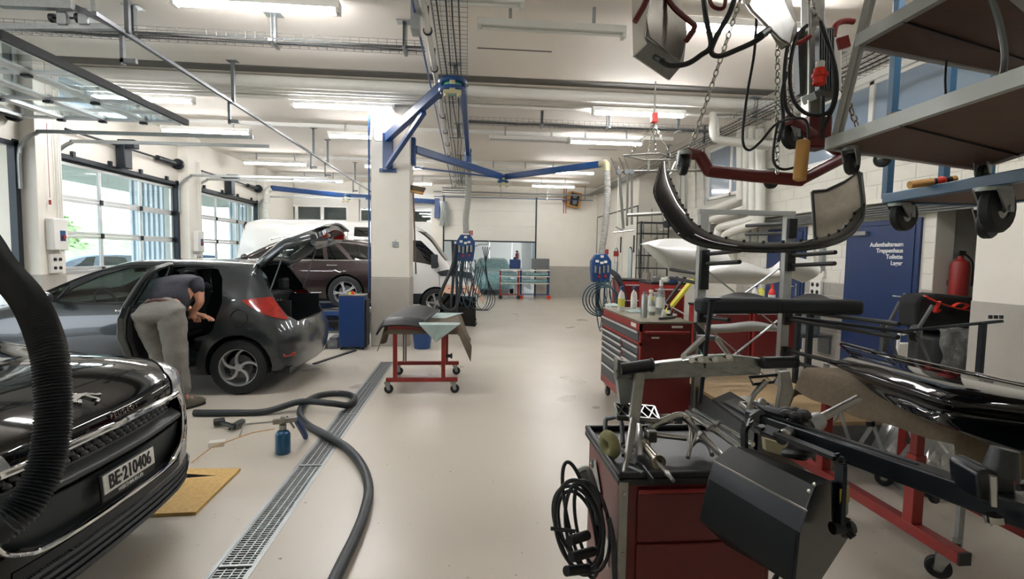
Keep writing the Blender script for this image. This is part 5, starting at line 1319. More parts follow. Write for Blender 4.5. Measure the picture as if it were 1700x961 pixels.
# head with face turned down into the car
hm=MB().sphere(head,.1,20,(.82,1.0,1.05)); hd=obj('head',hm,'skin',T)
fd=Vector((.05,.75,-.6)).normalized()
f_=MB(); c_=head+fd*.085; f_.prism([(-.012,0),(.012,0),(.006,.04),(-.006,.04)],c_,(1,0,0),(0,.6,.75),fd*.03); f_.tube([c_+Vector((-.025,-.02,-.035)),c_+Vector((.025,-.02,-.035))],.006,6); obj('nose_and_mouth',f_,'skin',hd)
for s_ in (-1,1):
    obj('ear',MB().sphere(head+Vector((s_*.083,.0,0)),.026,10,(.4,.8,1.2)),'skin',hd); obj('eye',MB().sphere(head+fd*.088+Vector((s_*.034,-.01,.02)),.011,8),'white_paint',hd)
hr=MB().grid(lambda u,v:head+Vector((math.cos(2*PI*u)*math.sin(PI*v*.62)*.088,math.sin(2*PI*u)*math.sin(PI*v*.62)*.106-.012,math.cos(PI*v*.62)*.115)),20,10,True); obj('hair',hr,'hair',hd)
# hands: palm grown above, five fingers each
def fingers(w,h,curl):
    d=(h-w).normalized(); s=d.cross(Vector((0,0,1))).normalized(); n=s.cross(d)
    for k in range(4):
        b=h+s*(-.03+.02*k)+d*.02; L_=[.065,.075,.07,.055][k]
        p=[b-d*.03,b,b+d*L_*.5-n*.012,b+d*L_*.8-n*(.03)]
        skin_mesh('finger',p,[(0,1),(1,2),(2,3)],[.010,.0095,.009,.008],'skin',T,1)
    b=w+(h-w)*.5+s*(-.035); skin_mesh('thumb',[b,b+d*.03-s*.02,b+d*.06-s*.02-n*.01],[(0,1),(1,2)],[.012,.011,.009],'skin',T,1)
fingers(wR,hR,1); fingers(wL,hL,1)
pv_=lambda a,b,t:a.lerp(b,t)
TR=skin_mesh('trousers',[pel+Vector((0,-.01,.02)),waist+Vector((0,-.01,-.035)),hipR+Vector((.0,-.02,0)),kR,aR+Vector((0,-.01,.04)),hipL+Vector((0,-.02,0)),kL,aL+Vector((0,-.01,.04)),pv_(hipR,kR,.5),pv_(hipL,kL,.5),pv_(kR,aR,.5)+Vector((.0,-.01,0)),pv_(kL,aL,.5)],
   [(0,1),(0,2),(2,8),(8,3),(3,10),(10,4),(0,5),(5,9),(9,6),(6,11),(11,7)],[.175,.155,.135,.1,.088,.135,.1,.088,.12,.12,.095,.095],'trousers',T,2,0,.03,.09)
SH=skin_mesh('t_shirt',[waist+Vector((0,-.035,-.10)),pv_(waist,chest,.5),chest,neck+Vector((-.01,-.06,0)),shR,pv_(shR,eR,.55),shL,pv_(shL,eL,.6)],[(0,1),(1,2),(2,3),(2,4),(4,5),(2,6),(6,7)],[(.205,.17),(.20,.18),(.21,.18),.1,.115,.082,.115,.082],'shirt',T,2,2,.025,.13)
bm1=MB(); ax_=(chest-pel).normalized(); x_,y_,_=basis(ax_)
bc=waist+Vector((0,-.035,-.09)); pts=[bc+x_*math.cos(a)*.172+y_*math.sin(a)*.155 for a in [2*PI*k/24 for k in range(24)]]; bm1.tube(pts,.017,6,closed=True); obj('belt',bm1,'belt',T)
for sd,(a,t) in ((1,(aR,tR)),(-1,(aL,tL))):
    d=(t-a); d.z=0; d.normalize(); s=Vector((d.y,-d.x,0)); c=Vector((a.x,a.y,0))+d*.06
    shoe=MB().grid(lambda u,v:c+d*(.15*math.cos(2*PI*u)*math.sin(PI*v))+s*(.05*math.sin(2*PI*u)*math.sin(PI*v))+Vector((0,0,max(.0,.045-.06*math.cos(PI*v)+ (.03 if math.cos(2*PI*u)<0 else -.01*math.cos(2*PI*u))*math.sin(PI*v)*(v>.5)))),20,12,True); S_=obj('shoe',shoe,'shoe',T,smooth=60)
    sole=MB().prism([(.15*math.cos(q),.05*math.sin(q)) for q in [2*PI*k/18 for k in range(18)]],c,d,s,(0,0,.022)); obj('sole',sole,'black_plastic',S_)
# ================= CENTRE OF THE HALL =================
def slab3(pts,off):
    n=len(pts); off=Vector(off); a=[Vector(p) for p in pts]
    return MB().add(a+[p+off for p in a],[tuple(range(n)),tuple(range(2*n-1,n-1,-1))]+[(i,(i+1)%n,(i+1)%n+n,i+n) for i in range(n)])
def cloth(fn,nu=24,nv=24): return MB().grid(fn,nu,nv)
def stand(T,x0,x1,y0,y1,h,w=.045,mid=None,m='red',ang=0):
    """two base bars along x with casters, posts and top beams"""
    for y in (y0,y1):
        obj('base_bar',MB().bx(x0,x1,y-w/2,y+w/2,.13,.13+w),m,T,bevel=.003)
        for x in (x0+.03,x1-.03): caster(T,(x,y,0),.05,ang+.6*(x>0),top=.13)
        for x in (x0+.1,x1-.16):
            obj('post',MB().bx(x-w/2,x+w/2,y-w/2,y+w/2,.17,h),m,T,bevel=.003)
        obj('top_beam',MB().bx(x0+.02,x1-.02,y-w/2,y+w/2,h,h+w),m,T,bevel=.003)
    obj('clamp_knob',MB().cyl((x1-.13,y0,.42),(x1-.07,y0,.42),.02).cyl((x1-.08,y0,.42),(x1-.06,y0,.42),.03),'black_plastic',T)
    ck=MB(); ck.tube([(x0+.2,y0+.02,.7),(x0+.2,y0+.02,.35)],.012,6); obj('adjuster_bar',ck,'galv',T)
T=thing('trestle_stand','red steel trestle stand on four casters, near one in the middle of the floor','stand',(-.5,6.1,0))
stand(T,-.88,-.09,5.68,6.56,.72)
def drape(u,v):
    x=-1.02+1.12*u; y=5.62+1.0*v; z=.785
    s=min(max((v-.06)/.88,0),1); z-=.03*math.sin(PI*s)
    if x<-.9: d=(-.9-x); x=-.9-.55*d; z-=d*(1.6+.6*math.sin(3*v))
    if x>-.08: d=(x+.08); x=-.08+.75*d; z-=d*(1.7-.5*math.sin(4*v))
    if v<.1: z-=(.1-v)*1.1
    return Vector((x+.01*math.sin(v*14),y,z))
single('drape_cloth',cloth(drape,40,30),'cloth_brown','brown carpet cloth draped over the near red trestle stand','cloth',solid=.006,smooth=60)
def tri(x0,x1,y,z,dr,bx_):
    return cloth(lambda u,v:Vector((x0+(x1-x0)*(u*(1-v)+bx_*v),y-.01-.012*math.sin(v*5+u*6)*v-(.02 if v>0 else -.06),z-dr*v)),14,12)
single('cleaning_cloth',tri(-.52,-.06,5.6,.8,.21,.42),'cloth_grey','pale grey cloth hanging as a triangle from the near beam of the trestle stand','cloth',solid=.004,smooth=60)
single('cleaning_cloth',cloth(lambda u,v:Vector((-.66+.62*(u*(1-v)+.55*v),6.58-.32*v,.802-.05*v)),14,12),'cloth_grey','pale grey cloth spread flat over the rear beam of the trestle stand','cloth',solid=.004,smooth=60)
def panel_part(u,v):
    x=-.98+.52*u; y=5.6+.85*v+.0*u; h=.815+.05*math.sin(PI*min(1,u*1.05))*(.5+.5*v)+.05*v
    if u<.12: h-=(.12-u)*.7
    if v<.12: h-=(.12-v)*.5
    return Vector((x+.12*v,y,h))
single('bumper_part',cloth(panel_part,22,16),'black_plastic','matt black moulded plastic panel lying on the left end of the near trestle stand','panel',solid=.02,smooth=60)
# blue cabinet by the column
T=thing('control_cabinet','tall blue metal lift control cabinet standing left of the column','cabinet',(-1.83,8.45,0))
obj('body',MB().bx(-2.03,-1.63,8.3,8.62,.04,.86),'blue_cab',T,bevel=.008); obj('top_panel',MB().bx(-2.03,-1.63,8.3,8.62,.862,.885),'steel',T,bevel=.006)
for x in (-2.0,-1.66): obj('foot',MB().cyl((x,8.33,0),(x,8.33,.04),.02).cyl((x,8.59,0),(x,8.59,.04),.02),'black_plastic',T) if False else [obj('foot',MB().cyl((x,y,0),(x,y,.04),.02),'black_plastic',T) for y in (8.33,8.59)]
obj('side_cover',MB().bx(-1.63,-1.6,8.32,8.6,.04,.8),'black_plastic',T)
obj('push_button',MB().cyl((-1.83,8.4,.88),(-1.83,8.4,.93),.025),'bright_red',T); obj('switch_base',MB().box((-1.85,8.44,.9),(.1,.06,.03)),'yellow',T); obj('push_button',MB().cyl((-1.72,8.5,.88),(-1.72,8.5,.91),.015),'steel',T)
# lift under the estate
T=thing('scissor_lift','low scissor lift with blue edged platform carrying the wine red estate','lift',(-4,11.1,0))
for y in (10.28,11.95): obj('platform',MB().bx(-6.0,-1.95,y-.3,y+.3,.36,.42),'galv',T); obj('blue_edge',MB().bx(-6.0,-1.95,y-.31,y-.3,.35,.43),'blue_cab',T)
for y in (10.28,11.95):
    for (a,b) in (((-5.6,.04),(-2.6,.36)),((-5.6,.36),(-2.6,.04))): obj('scissor_arm',MB().bar((a[0],y,a[1]),(b[0],y,b[1]),.07,.05),'blue_cab',T)
    obj('base_plate',MB().bx(-5.9,-2.0,y-.25,y+.25,0,.04),'galv_dark',T)
obj('ramp',MB().prism([(0,.36),(0,.30),(.55,0),(.6,0)],(-1.95,10.0,0),(1,0,0),(0,0,1),(0,.5,0)),'galv_dark',T)
single('cable_cover',MB().bar((-2.1,7.2,.008),(-1.75,8.2,.008),.05,.016),'rubber','dark rubber cable strip on the floor between the hatchback and the blue cabinet','cable cover')
single('step_block',MB().bx(-2.25,-2.06,8.35,8.8,0,.13).bx(-2.2,-2.08,8.4,8.75,.13,.18),'galv_dark','grey metal block on the floor left of the blue cabinet','block')
# bucket behind the stand
T=thing('waste_bucket','round blue bucket with paper in it, behind the near trestle stand','bucket',(-.72,8.45,0))
obj('tub',MB().lathe([(.001,.0),(.13,0),(.18,.42),(.2,.44),(.2,.47),(.185,.47),(.17,.42),(.12,.03)],(-.72,8.45,0),(0,0,1),24),'blue',T)
pp=MB(); rr=random.Random(5)
for i in range(6): c=Vector((-.72+rr.uniform(-.09,.09),8.45+rr.uniform(-.09,.09),.45)); a=Vector((rr.uniform(-.1,.1),rr.uniform(-.1,.1),.12)); b=Vector((.09,rr.uniform(-.05,.05),.02)); pp.add([c-b,c+b,c+b*.6+a,c-b*.4+a*1.2],[(0,1,2,3)])
obj('paper',pp,'white_plastic',T,solid=.004,smooth=0)
single('tool_case',MB().bx(-.98+.0,-.86,9.5,10.2,0,.5),'black_plastic','black case standing on the floor beyond the column','case',bevel=.02)
# far red stand with peach cloth
T=thing('trestle_stand','far red trestle stand with a peach coloured cloth in front of the rear gateway','stand',(0,11.4,0))
stand(T,-.42,.22,11.15,11.75,.78)
single('drape_cloth',cloth(lambda u,v:(lambda x,y:Vector((x,y,.84-.28*max(0,abs(u-.5)*2-.72)/.28*1.0+.02*math.sin(u*20+v*4)-(.1 if v<.15 else 0))))(-.62+1.0*u,11.0+.85*v),36,12),'peach_cloth','peach coloured cloth draped over the far red trestle stand','cloth',solid=.008,smooth=60)
b=MB().grid(lambda u,v:Vector((-.55+.75*u,10.85-.08*math.sin(PI*v),.66-.64*v+.02*math.sin(PI*u))),14,8); single('bumper',b,'paint_black','black car bumper with white stripe leaning against the far red trestle stand','bumper',solid=.02,smooth=60,base=(-.2,10.85,0))
# film trolleys at the back
def film_cart(x0,x1,y,label,mcol,board):
    T=thing('masking_trolley',label,'trolley',((x0+x1)/2,y,0))
    for x in (x0,x1):
        for yy in (y,y+.4): obj('post',MB().bx(x-.015,x+.015,yy-.015,yy+.015,.14,1.05),mcol,T)
        obj('rear_post',MB().bx(x-.012,x+.012,y+.19,y+.21,.14,1.05),mcol,T)
    for z in (.15,.55,.8,1.02): obj('shelf_frame',MB().bx(x0,x1,y-.012,y+.012,z,z+.02).bx(x0,x1,y+.388,y+.412,z,z+.02) if z<.2 else MB().bx(x0-.02,x1+.02,y-.02,y+.42,z,z+.025),mcol if z<.2 else 'white_plastic',T)
    for z,m in ((.9,'film'),(.65,'film')): obj('film_roll',MB().cyl((x0+.05,y+.15,z),(x1-.05,y+.15,z),.06,n=14),m,T)
    obj('paper_roll',MB().cyl((x0+.25,y+.3,.9),(x1,y+.3,.9),.05,n=14),'white_plastic',T)
    for x in (x0,x1):
        W=obj('caster_wheel',MB().cyl((x,y-.02,.075),(x,y+.02,.075),.075,n=16),'bright_red' if board else 'rubber',T)
    if board: obj('board',MB().bx(x1-.62,x1+.03,y+.2,y+.22,1.08,1.46),'galv_dark',T)
film_cart(1.2,1.85,18.0,'red framed trolley with rolls of masking film by the rear gateway','red',False)
film_cart(1.95,2.95,18.1,'blue framed trolley with blue film rolls and a grey board on top','blue',True)
single('small_cabinet',MB().bx(1.75,2.1,18.7,19.0,0,.5).bx(1.84,1.98,18.68,18.7,.12,.4),'white_plastic','small white cabinet on the floor behind the masking trolleys','cabinet',bevel=.01)
T=thing('blue_container','blue jerrycan with dark cap on the shelf by the rear gateway','container',YP(855,445,19.0)); c=YP(855,438,19.0)
obj('body',MB().box(c,(.4,.25,.34)),'blue_cab',T,bevel=.03); obj('cap',MB().cyl(c+Vector((0,0,.17)),c+Vector((0,0,.25)),.06),'black_plastic',T); obj('stand_shelf',MB().bx(c.x-.25,c.x+.25,18.85,19.15,c.z-.2,c.z-.17).bx(c.x-.24,c.x-.2,18.9,19.1,0,c.z-.2).bx(c.x+.2,c.x+.24,18.9,19.1,0,c.z-.2),'galv',T)
# ================= FLOOR ITEMS =================
hp=[ZP(a,b,.033) for a,b in [(322,685),(380,685),(440,683),(500,677),(550,680),(578,672),(588,660),(570,653),(535,655),(508,668),(498,687),(512,706),(545,724),(578,745),(602,775),(612,810),(605,850),(590,890),(568,935),(545,985),(520,1050)]]
for i in (3,4): hp[i].z=.095
hp[9].z=.04
single('vacuum_hose',ribbed(hp,.031,pitch=.03,amp=.03,m=12),'hose_dark','dark grey suction hose looped on the floor across the drain','hose',smooth=80,base=(hp[10].x,hp[10].y,0))
P=[Vector((-1.85,3.03,0)),Vector((-1.58,3.06,0)),Vector((-1.57,3.66,0)),Vector((-2.3,3.7,0)),Vector((-2.4,3.1,0))]
P=[Vector((-2.35,3.02,0)),Vector((-1.57,3.05,0)),Vector((-1.58,3.67,0)),Vector((-2.35,3.70,0))]
single('plywood_sheet',slab3(P,(0,0,.018)),'osb','thin yellow brown board lying on the floor under the black crossover','board',smooth=0)
p=ZP(360,740); single('wooden_block',MB().box((p.x,p.y,.02),(.11,.07,.04),rz=.3),'cream_panel','small pale block on the floor left of the blue bottle','block',bevel=.003)
single('thin_rod',MB().tube([ZP(318,768,.01),ZP(352,742,.045),ZP(420,718,.06),ZP(455,712,.16)],.004,6),'tan','thin wire rod running across the small pale block to the spray gun','rod')
# bottle
b0=ZP(470,752); T=thing('gun_bottle','small dark blue metal bottle standing on the floor beside the drain','bottle',(b0.x,b0.y,0))
obj('body',MB().lathe([(.001,0),(.05,0),(.055,.01),(.055,.15),(.04,.175),(.022,.185),(.022,.2),(.001,.2)],(b0.x,b0.y,0),(0,0,1),24),'bottle_blue',T)
obj('collar',MB().cyl((b0.x,b0.y,.19),(b0.x,b0.y,.225),.027),'steel',T)
T=thing('spray_gun','blue handled spray gun lying on the floor by the blue bottle','spray gun',(b0.x+.05,b0.y+.1,0)); g=Vector((b0.x,b0.y,.24))
obj('gun_body',MB().bar(g+Vector((-.08,.02,0)),g+Vector((.1,.03,.02)),.035,.04).cyl(g+Vector((.0,0,-.01)),g+Vector((0,0,.05)),.018),'steel',T,bevel=.006)
h2=ZP(508,726,.015); obj('handle',MB().bar(g+Vector((.09,.03,.02)),h2,.035,.045),'blue_cab',T,bevel=.01)
obj('lance',MB().tube([g+Vector((-.08,.02,0)),g+Vector((-.3,.03,-.02)),ZP(398,724,.1)],.007,6),'steel',T); obj('trigger',MB().bar(g+Vector((.02,.03,.04)),g+Vector((.07,.05,-.06)),.01,.015),'steel',T)
# drill
d0=ZP(380,712); T=thing('cordless_drill','black and grey cordless drill lying on the floor near the man','drill',(d0.x,d0.y,0))
a=ZP(402,700,.04); c=ZP(388,708,.04); b=ZP(364,700,.04)
obj('motor_housing',MB().tube([c,c.lerp(a,.5),a,a+(a-c)*.25],[.028,.032,.03,.012],14),'satin_grey',T); obj('grip',MB().tube([c,b],.02,10),'black_plastic',T); obj('battery',MB().box(b,(.09,.08,.05),rz=.5),'black_plastic',T,bevel=.01); obj('chuck',MB().cyl(c,c+(c-a)*.5,.018,.01),'black_plastic',T)
# ================= RIGHT: RED WORKSHOP CABINET =================
CX0,CX1,CY0,CY1,CT=1.53,2.0,4.33,5.6,.99
T=thing('tool_cabinet','large red tool cabinet with grey drawers and a cluttered top, on casters','tool cabinet',(1.76,4.96,0))
obj('body',MB().bx(CX0+.012,CX1,CY0,CY1,.16,CT-.02),'red_deep',T,bevel=.008); obj('worktop',MB().bx(CX0-.005,CX1+.005,CY0-.005,CY1+.005,CT-.02,CT),'worktop',T,bevel=.004)
fr=MB(); fr.bx(CX0,CX0+.014,CY0,CY1,.16,.24); fr.bx(CX0,CX0+.014,CY0,CY1,.9,CT-.02); fr.bx(CX0,CX0+.014,CY0,CY0+.04,.16,.97); fr.bx(CX0,CX0+.014,CY1-.03,CY1,.16,.97); ym=CY0+.5; fr.bx(CX0,CX0+.014,ym-.015,ym+.015,.16,.78); fr.bx(CX0,CX0+.014,CY0,CY1,.775,.8)
obj('front_frame',fr,'red',T)
def drawer(y0,y1,z0,z1):
    D=obj('drawer',MB().bx(CX0-.006,CX0+.01,y0,y1,z0,z1),'drawer_grey',T,bevel=.003); obj('pull',MB().bx(CX0-.022,CX0-.004,y0,y1,z1-.018,z1),'alu',D,bevel=.003)
drawer(CY0+.045,CY1-.035,.805,.895)
z=.77
for h in (.065,.065,.065,.065,.12,.15): 
    if z-h<.25: h=z-.245
    if h>.03: drawer(ym+.02,CY1-.035,z-h,z-.008); z-=h
z=.77
for h in (.085,.085,.085,.12,.15):
    if z-h<.25: h=z-.245
    if h>.03: drawer(CY0+.045,ym-.02,z-h,z-.008); z-=h
obj('side_handle',MB().tube([(CX0+.04,CY0,.9),(CX0+.04,CY0-.04,.9),(CX1-.04,CY0-.04,.9),(CX1-.04,CY0,.9)],.012,8),'red',T)
obj('maker_label',MB().bx(CX0+.28,CX0+.38,CY0-.004,CY0,.935,.955),'white_plastic',T); obj('maker_label',MB().bx(CX0+.1,CX0+.17,CY0-.004,CY0,.84,.855),'white_plastic',T); obj('maker_label',MB().bx(CX0-.004,CX0,CY0+.12,CY0+.26,.92,.955),'white_plastic',T)
for x in (CX0+.06,CX1-.06):
    for y in (CY0+.08,CY1-.08): caster(T,(x,y,0),.06,PI/2,top=.16)
def bottle(x,y,z,r,h,m,capm,label,kind='spray',cat='bottle',neck=.4):
    T=thing('bottle' if kind!='can' else 'spray_can',label,cat,(x,y,z))
    if kind=='can': obj('body',MB().lathe([(.001,0),(r,0),(r,h*.84),(r*.8,h*.9),(r*.5,h*.92)],(x,y,z),(0,0,1),18),m,T); obj('cap',MB().lathe([(r*.5,h*.9),(r*.55,h),(.001,h)],(x,y,z),(0,0,1),14),capm,T)
    else:
        obj('body',MB().lathe([(.001,0),(r,0),(r*1.02,h*.08),(r,h*.55),(r*.8,h*.7),(r*neck,h*.8),(r*neck,h*.84),(.001,h*.84)],(x,y,z),(0,0,1),18),m,T)
        obj('label_band',MB().lathe([(r*1.015,h*.18),(r*1.015,h*.5)],(x,y,z),(0,0,1),18),'label_'+('y' if kind=='y' else 'w'),T)
        if kind in('spray','y'): obj('trigger_head',MB().box((x,y-.01,z+h*.93),(.03,.06,h*.13)).box((x,y-.035,z+h*.85),(.01,.012,h*.12)),capm,T,bevel=.004)
        else: obj('cap',MB().cyl((x,y,z+h*.83),(x,y,z+h),r*neck*1.1),capm,T)
    return T
def at(px,py,y=None,z=CT): p=ZP(px,py,z); return p.x,p.y
for (px,py,r,h,m,c,l,k) in ((1031,516,.036,.26,'white_plastic','blue','white spray bottle with yellow label at the back of the red cabinet','y'),
    (1052,511,.035,.24,'white_plastic','blue','white trigger bottle with clear neck behind the grey rag on the cabinet','spray'),
    (1069,527,.03,.24,'can_silver','galv','silver aerosol can standing at the front of the red cabinet top','can'),
    (1082,523,.03,.18,'steel','yellow','squat steel tin with a yellow cap on the red cabinet','cap'),
    (1096,521,.042,.34,'clear_plastic','label_w','tall clear plastic drink bottle with a white and green label','cap'),
    (1118,517,.03,.2,'white_plastic','can_silver','white spray bottle with grey trigger near the yellow pad','spray'),
    (1127,515,.03,.22,'white_plastic','white_plastic','tall white bottle by the rack post','spray'),
    (1112,524,.02,.11,'black_plastic','red','small dark bottle with a red cap','cap'),
    (1101,526,.018,.09,'white_plastic','white_plastic','small white pot in front of the clear bottle','cap'),
    (1122,527,.02,.08,'black_plastic','steel','small black pot beside the white pots','cap'),
    (1136,524,.018,.08,'white_plastic','black_plastic','small white pot with black lid nearest the mint brush','cap')):
    x,y=at(px,py); bottle(min(max(x,CX0+.04),CX1-.03),min(max(y,CY0+.04),CY1-.05),CT,r,h,m,c,l,k,'spray can' if k=='can' else 'bottle')
def rag(px,py,sx,sy,h,m,label,seed=1,z=CT):
    x,y=at(px,py,z=z); rr=random.Random(seed); ph=[rr.uniform(0,6) for _ in range(4)]
    mb=MB().grid(lambda u,v:Vector((x+(u-.5)*sx,y+(v-.5)*sy,z+.004+h*max(0,math.sin(PI*u)*math.sin(PI*v))**.6*(.7+.3*math.sin(u*9+ph[0])*math.sin(v*8+ph[1])))),18,14); return single('cleaning_rag',mb,m,label,'cloth',smooth=60,solid=.003)
rag(1018,508,.16,.22,.03,'cloth_grey','grey blue rag at the far left end of the red cabinet top',2); rag(1055,518,.17,.17,.035,'cloth_grey','folded grey rag between the bottles on the red cabinet',3)
x,y=at(1108,531); T=thing('brush','black hand brush lying on the red cabinet top','brush',(x,y,CT)); obj('handle',MB().bar((x-.09,y-.03,CT+.015),(x+.09,y+.06,CT+.015),.03,.02),'black_plastic',T,bevel=.008)
x,y=at(1140,520); T=thing('cleaning_brush','mint green round brush standing in a tin on the red cabinet','brush',(min(x,CX1-.03),y,CT)); obj('head',MB().sphere((min(x,CX1-.03),y,CT+.14),.035,12),'mint',T); obj('handle',MB().cyl((min(x,CX1-.03),y,CT+.12),(x-.05,y-.05,CT),.008),'white_plastic',T)
T=thing('cable_bundle','tangle of dark cables and green cord hanging on the right side of the red cabinet','cable',(2.04,4.4,.9)); k=MB(); rr=random.Random(9)
for i in range(7): k.tube([(2.03,4.36,.98),(2.06+rr.uniform(0,.06),4.3,.85),(2.05,4.28,.6+rr.uniform(0,.2)),(2.1,4.33,.8),(2.05,4.38,.98)],.009,6,sub=6)
obj('cables',k,'rubber',T); k=MB(); 
for i in range(3): k.tube([(2.05,4.28,.75-.02*i),(2.1,4.26,.62),(2.06,4.25,.5+.04*i)],.008,6,sub=5)
obj('green_cord',k,'mint',T)
# distant benches and red boxes along the booth wall
def toolbox(x0,x1,y0,y1,h,label,rows):
    T=thing('tool_chest',label,'tool chest',((x0+x1)/2,(y0+y1)/2,0)); obj('body',MB().bx(x0,x1,y0,y1,.1,h),'red',T,bevel=.01)
    for i in range(rows): D=obj('drawer',MB().bx(x0+.03,x1-.03,y0-.012,y0,.15+(h-.2)*i/rows,.13+(h-.2)*(i+1)/rows),'red_deep',T,bevel=.004); obj('pull',MB().bx(x0+.05,x1-.05,y0-.02,y0-.01,.11+(h-.2)*(i+1)/rows,.13+(h-.2)*(i+1)/rows),'alu',D)
    for x in (x0+.05,x1-.05): [obj('foot',MB().cyl((x,y,0),(x,y,.1),.035),'rubber',T) for y in (y0+.05,y1-.05)]
    obj('top',MB().bx(x0-.01,x1+.01,y0-.01,y1+.01,h,h+.03),'black_plastic',T)
toolbox(3.0,3.45,9.6,10.3,1.1,'red tool chest far behind the cabinet bottles beside the booth door',3)
toolbox(2.95,3.5,7.9,8.5,1.13,'bright red tool chest behind the clear bottle, parts lying on its top',2)
toolbox(3.35,4.05,6.9,7.4,.86,'red base cabinet seen between the rack posts, left hand one',1)
toolbox(4.08,4.78,6.9,7.4,.86,'red base cabinet seen between the rack posts, right hand one',1)
for i,(x,y,z,s) in enumerate(((3.05,8.0,1.16,.09),(3.2,8.05,1.16,.07),(3.35,8.0,1.16,.08))):
    single('small_part',MB().box((x,y,z+s/2),(s*1.4,s,s),rz=i).cyl((x+.05,y,z),(x+.05,y,z+s*1.3),.02),['steel','white_plastic','blue_cab'][i],['steel coloured small part at the left on the bright red tool chest','white small part in the middle of the bright red tool chest','blue small part at the right on the bright red tool chest'][i],'part',bevel=.01)
for i,(px,m,c,l) in enumerate(((1253,'white_plastic','blue','white spray bottle with blue trigger behind the foam pad'),(1263,'label_y','white_plastic','cream bottle with white cap behind the foam pad'),(1281,'bright_red','bright_red','red and cream bottle beside the right rack post'))):
    p=ZP(px,497,.89+.0); p=YP(px,500,7.1); bottle(p.x,7.1,.89,.05,.3,m,c,l,'spray' if i==0 else 'cap')
# booth doors, windows, cabinet wall
for i,(y0,y1) in enumerate(((15.72,17.2),(14.45,15.68))):
    D=struct('door_%d'%(6+i),MB().bx(XB-.03,XB,y0,y1,.02,3.0),'cream_panel',bevel=.004); obj('handle',MB().bx(XB-.06,XB-.03,y0+.1,y0+.15,1.7,2.2),'black_plastic',D)
    yc=y0+(.62 if i==0 else .45); n=[(yc+.16*math.cos(a)*1.0,1.26+.42*(1 if math.sin(a)>0 else -1)+.16*math.sin(a)) for a in [2*PI*(k+.5)/20 for k in range(20)]]
    g=MB().prism(n,(XB-.04,0,0),(0,1,0),(0,0,1),(-.012,0,0)); W_=obj('window_seal',MB().prism([((a-yc)*1.2+yc,(b-1.26)*1.06+1.26) for a,b in n],(XB-.03,0,0),(0,1,0),(0,0,1),(-.012,0,0)),'rubber',D); obj('window_pane',g,'pane_lit',W_)
sm=MB()
for y in (14.42,15.70,17.22,19.0): sm.bx(XB-.012,XB,y-.02,y+.02,0,3.05)
sm.bx(XB-.012,XB,14.42,19.0,3.02,3.06); struct('trim_7',sm,'dark_steel')
# steel shelf rack with tubes against the step wall
T=thing('parts_rack','grey metal rack full of steel stands and tubes against the step in the right wall','rack',(5.1,13.9,0)); k=MB(); rr=random.Random(12)
for i in range(26): x=4.75+rr.uniform(0,.7); z=rr.uniform(.4,2.2); k.tube([(x,13.8,z),(x+rr.uniform(-.05,.05),13.8,z+rr.uniform(.4,.8))],.016,6)
parts('tube_piece',k,'steel',T)
for z in (.5,.9,1.25,1.6,2.2,2.5): obj('shelf',MB().bx(4.72,5.5,13.6,14.0,z,z+.03),'dark_steel',T)
for x in (4.72,5.48): obj('post',MB().bx(x,x+.03,13.6,13.63,0,2.55),'dark_steel',T)
# barrel, sockets on the right wall
T=thing('plastic_drum','grey plastic drum on a bracket beside the lettered blue door','drum',(5.6,7.6,.3))
obj('drum',MB().lathe([(.001,0),(.17,0),(.185,.02),(.185,.12),(.178,.14),(.185,.16),(.185,.3),(.178,.32),(.185,.34),(.185,.46),(.15,.5),(.001,.5)],(5.5,7.75,.36),(0,0,1),24),'drum_grey',T)
obj('shelf_bracket',MB().bx(5.3,5.84,7.6,7.9,.32,.36).bx(5.8,5.84,7.62,7.88,.05,.32),'galv_dark',T)
T=thing('socket_strip','white power sockets and grey conduit on the block wall between the two blue doors','socket',(5.84,7.85,1.0))
obj('conduit',MB().bx(5.78,5.84,7.86,7.94,1.35,2.3),'galv',T); obj('switch',MB().bx(5.79,5.84,7.8,7.9,1.98,2.08),'white_plastic',T); obj('switch',MB().bx(5.79,5.84,7.82,7.92,1.28,1.38),'white_plastic',T); obj('switch',MB().bx(5.79,5.84,8.1,8.18,1.28,1.36),'white_plastic',T); obj('switch',MB().bx(5.79,5.84,8.08,8.16,1.5,1.6),'white_plastic',T)
obj('conduit',MB().bx(5.8,5.84,8.11,8.14,1.3,2.2),'white_plastic',T)
S_=obj('socket_plate',MB().bx(5.79,5.84,7.88,8.14,.96,1.22),'white_plastic',T,bevel=.006)
for y in (7.95,8.07):
    for z in (1.03,1.15): obj('socket_face',MB().cyl((5.785,y,z),(5.79,y,z),.035),'black_plastic',S_)
obj('grey_box',MB().bx(5.72,5.84,7.42,7.8,1.95,2.28),'dark_steel',T)
extinguisher(6.06,5.78,1.02,'large red fire extinguisher hanging in the dark niche on the right',.62,.1)
extra=MB().bx(6.7,6.74,5.5,5.62,1.7,1.95).bx(6.7,6.74,5.75,5.87,1.75,1.9); single('niche_switches',extra,'black_plastic','two small dark switch plates high in the dark niche','switch')
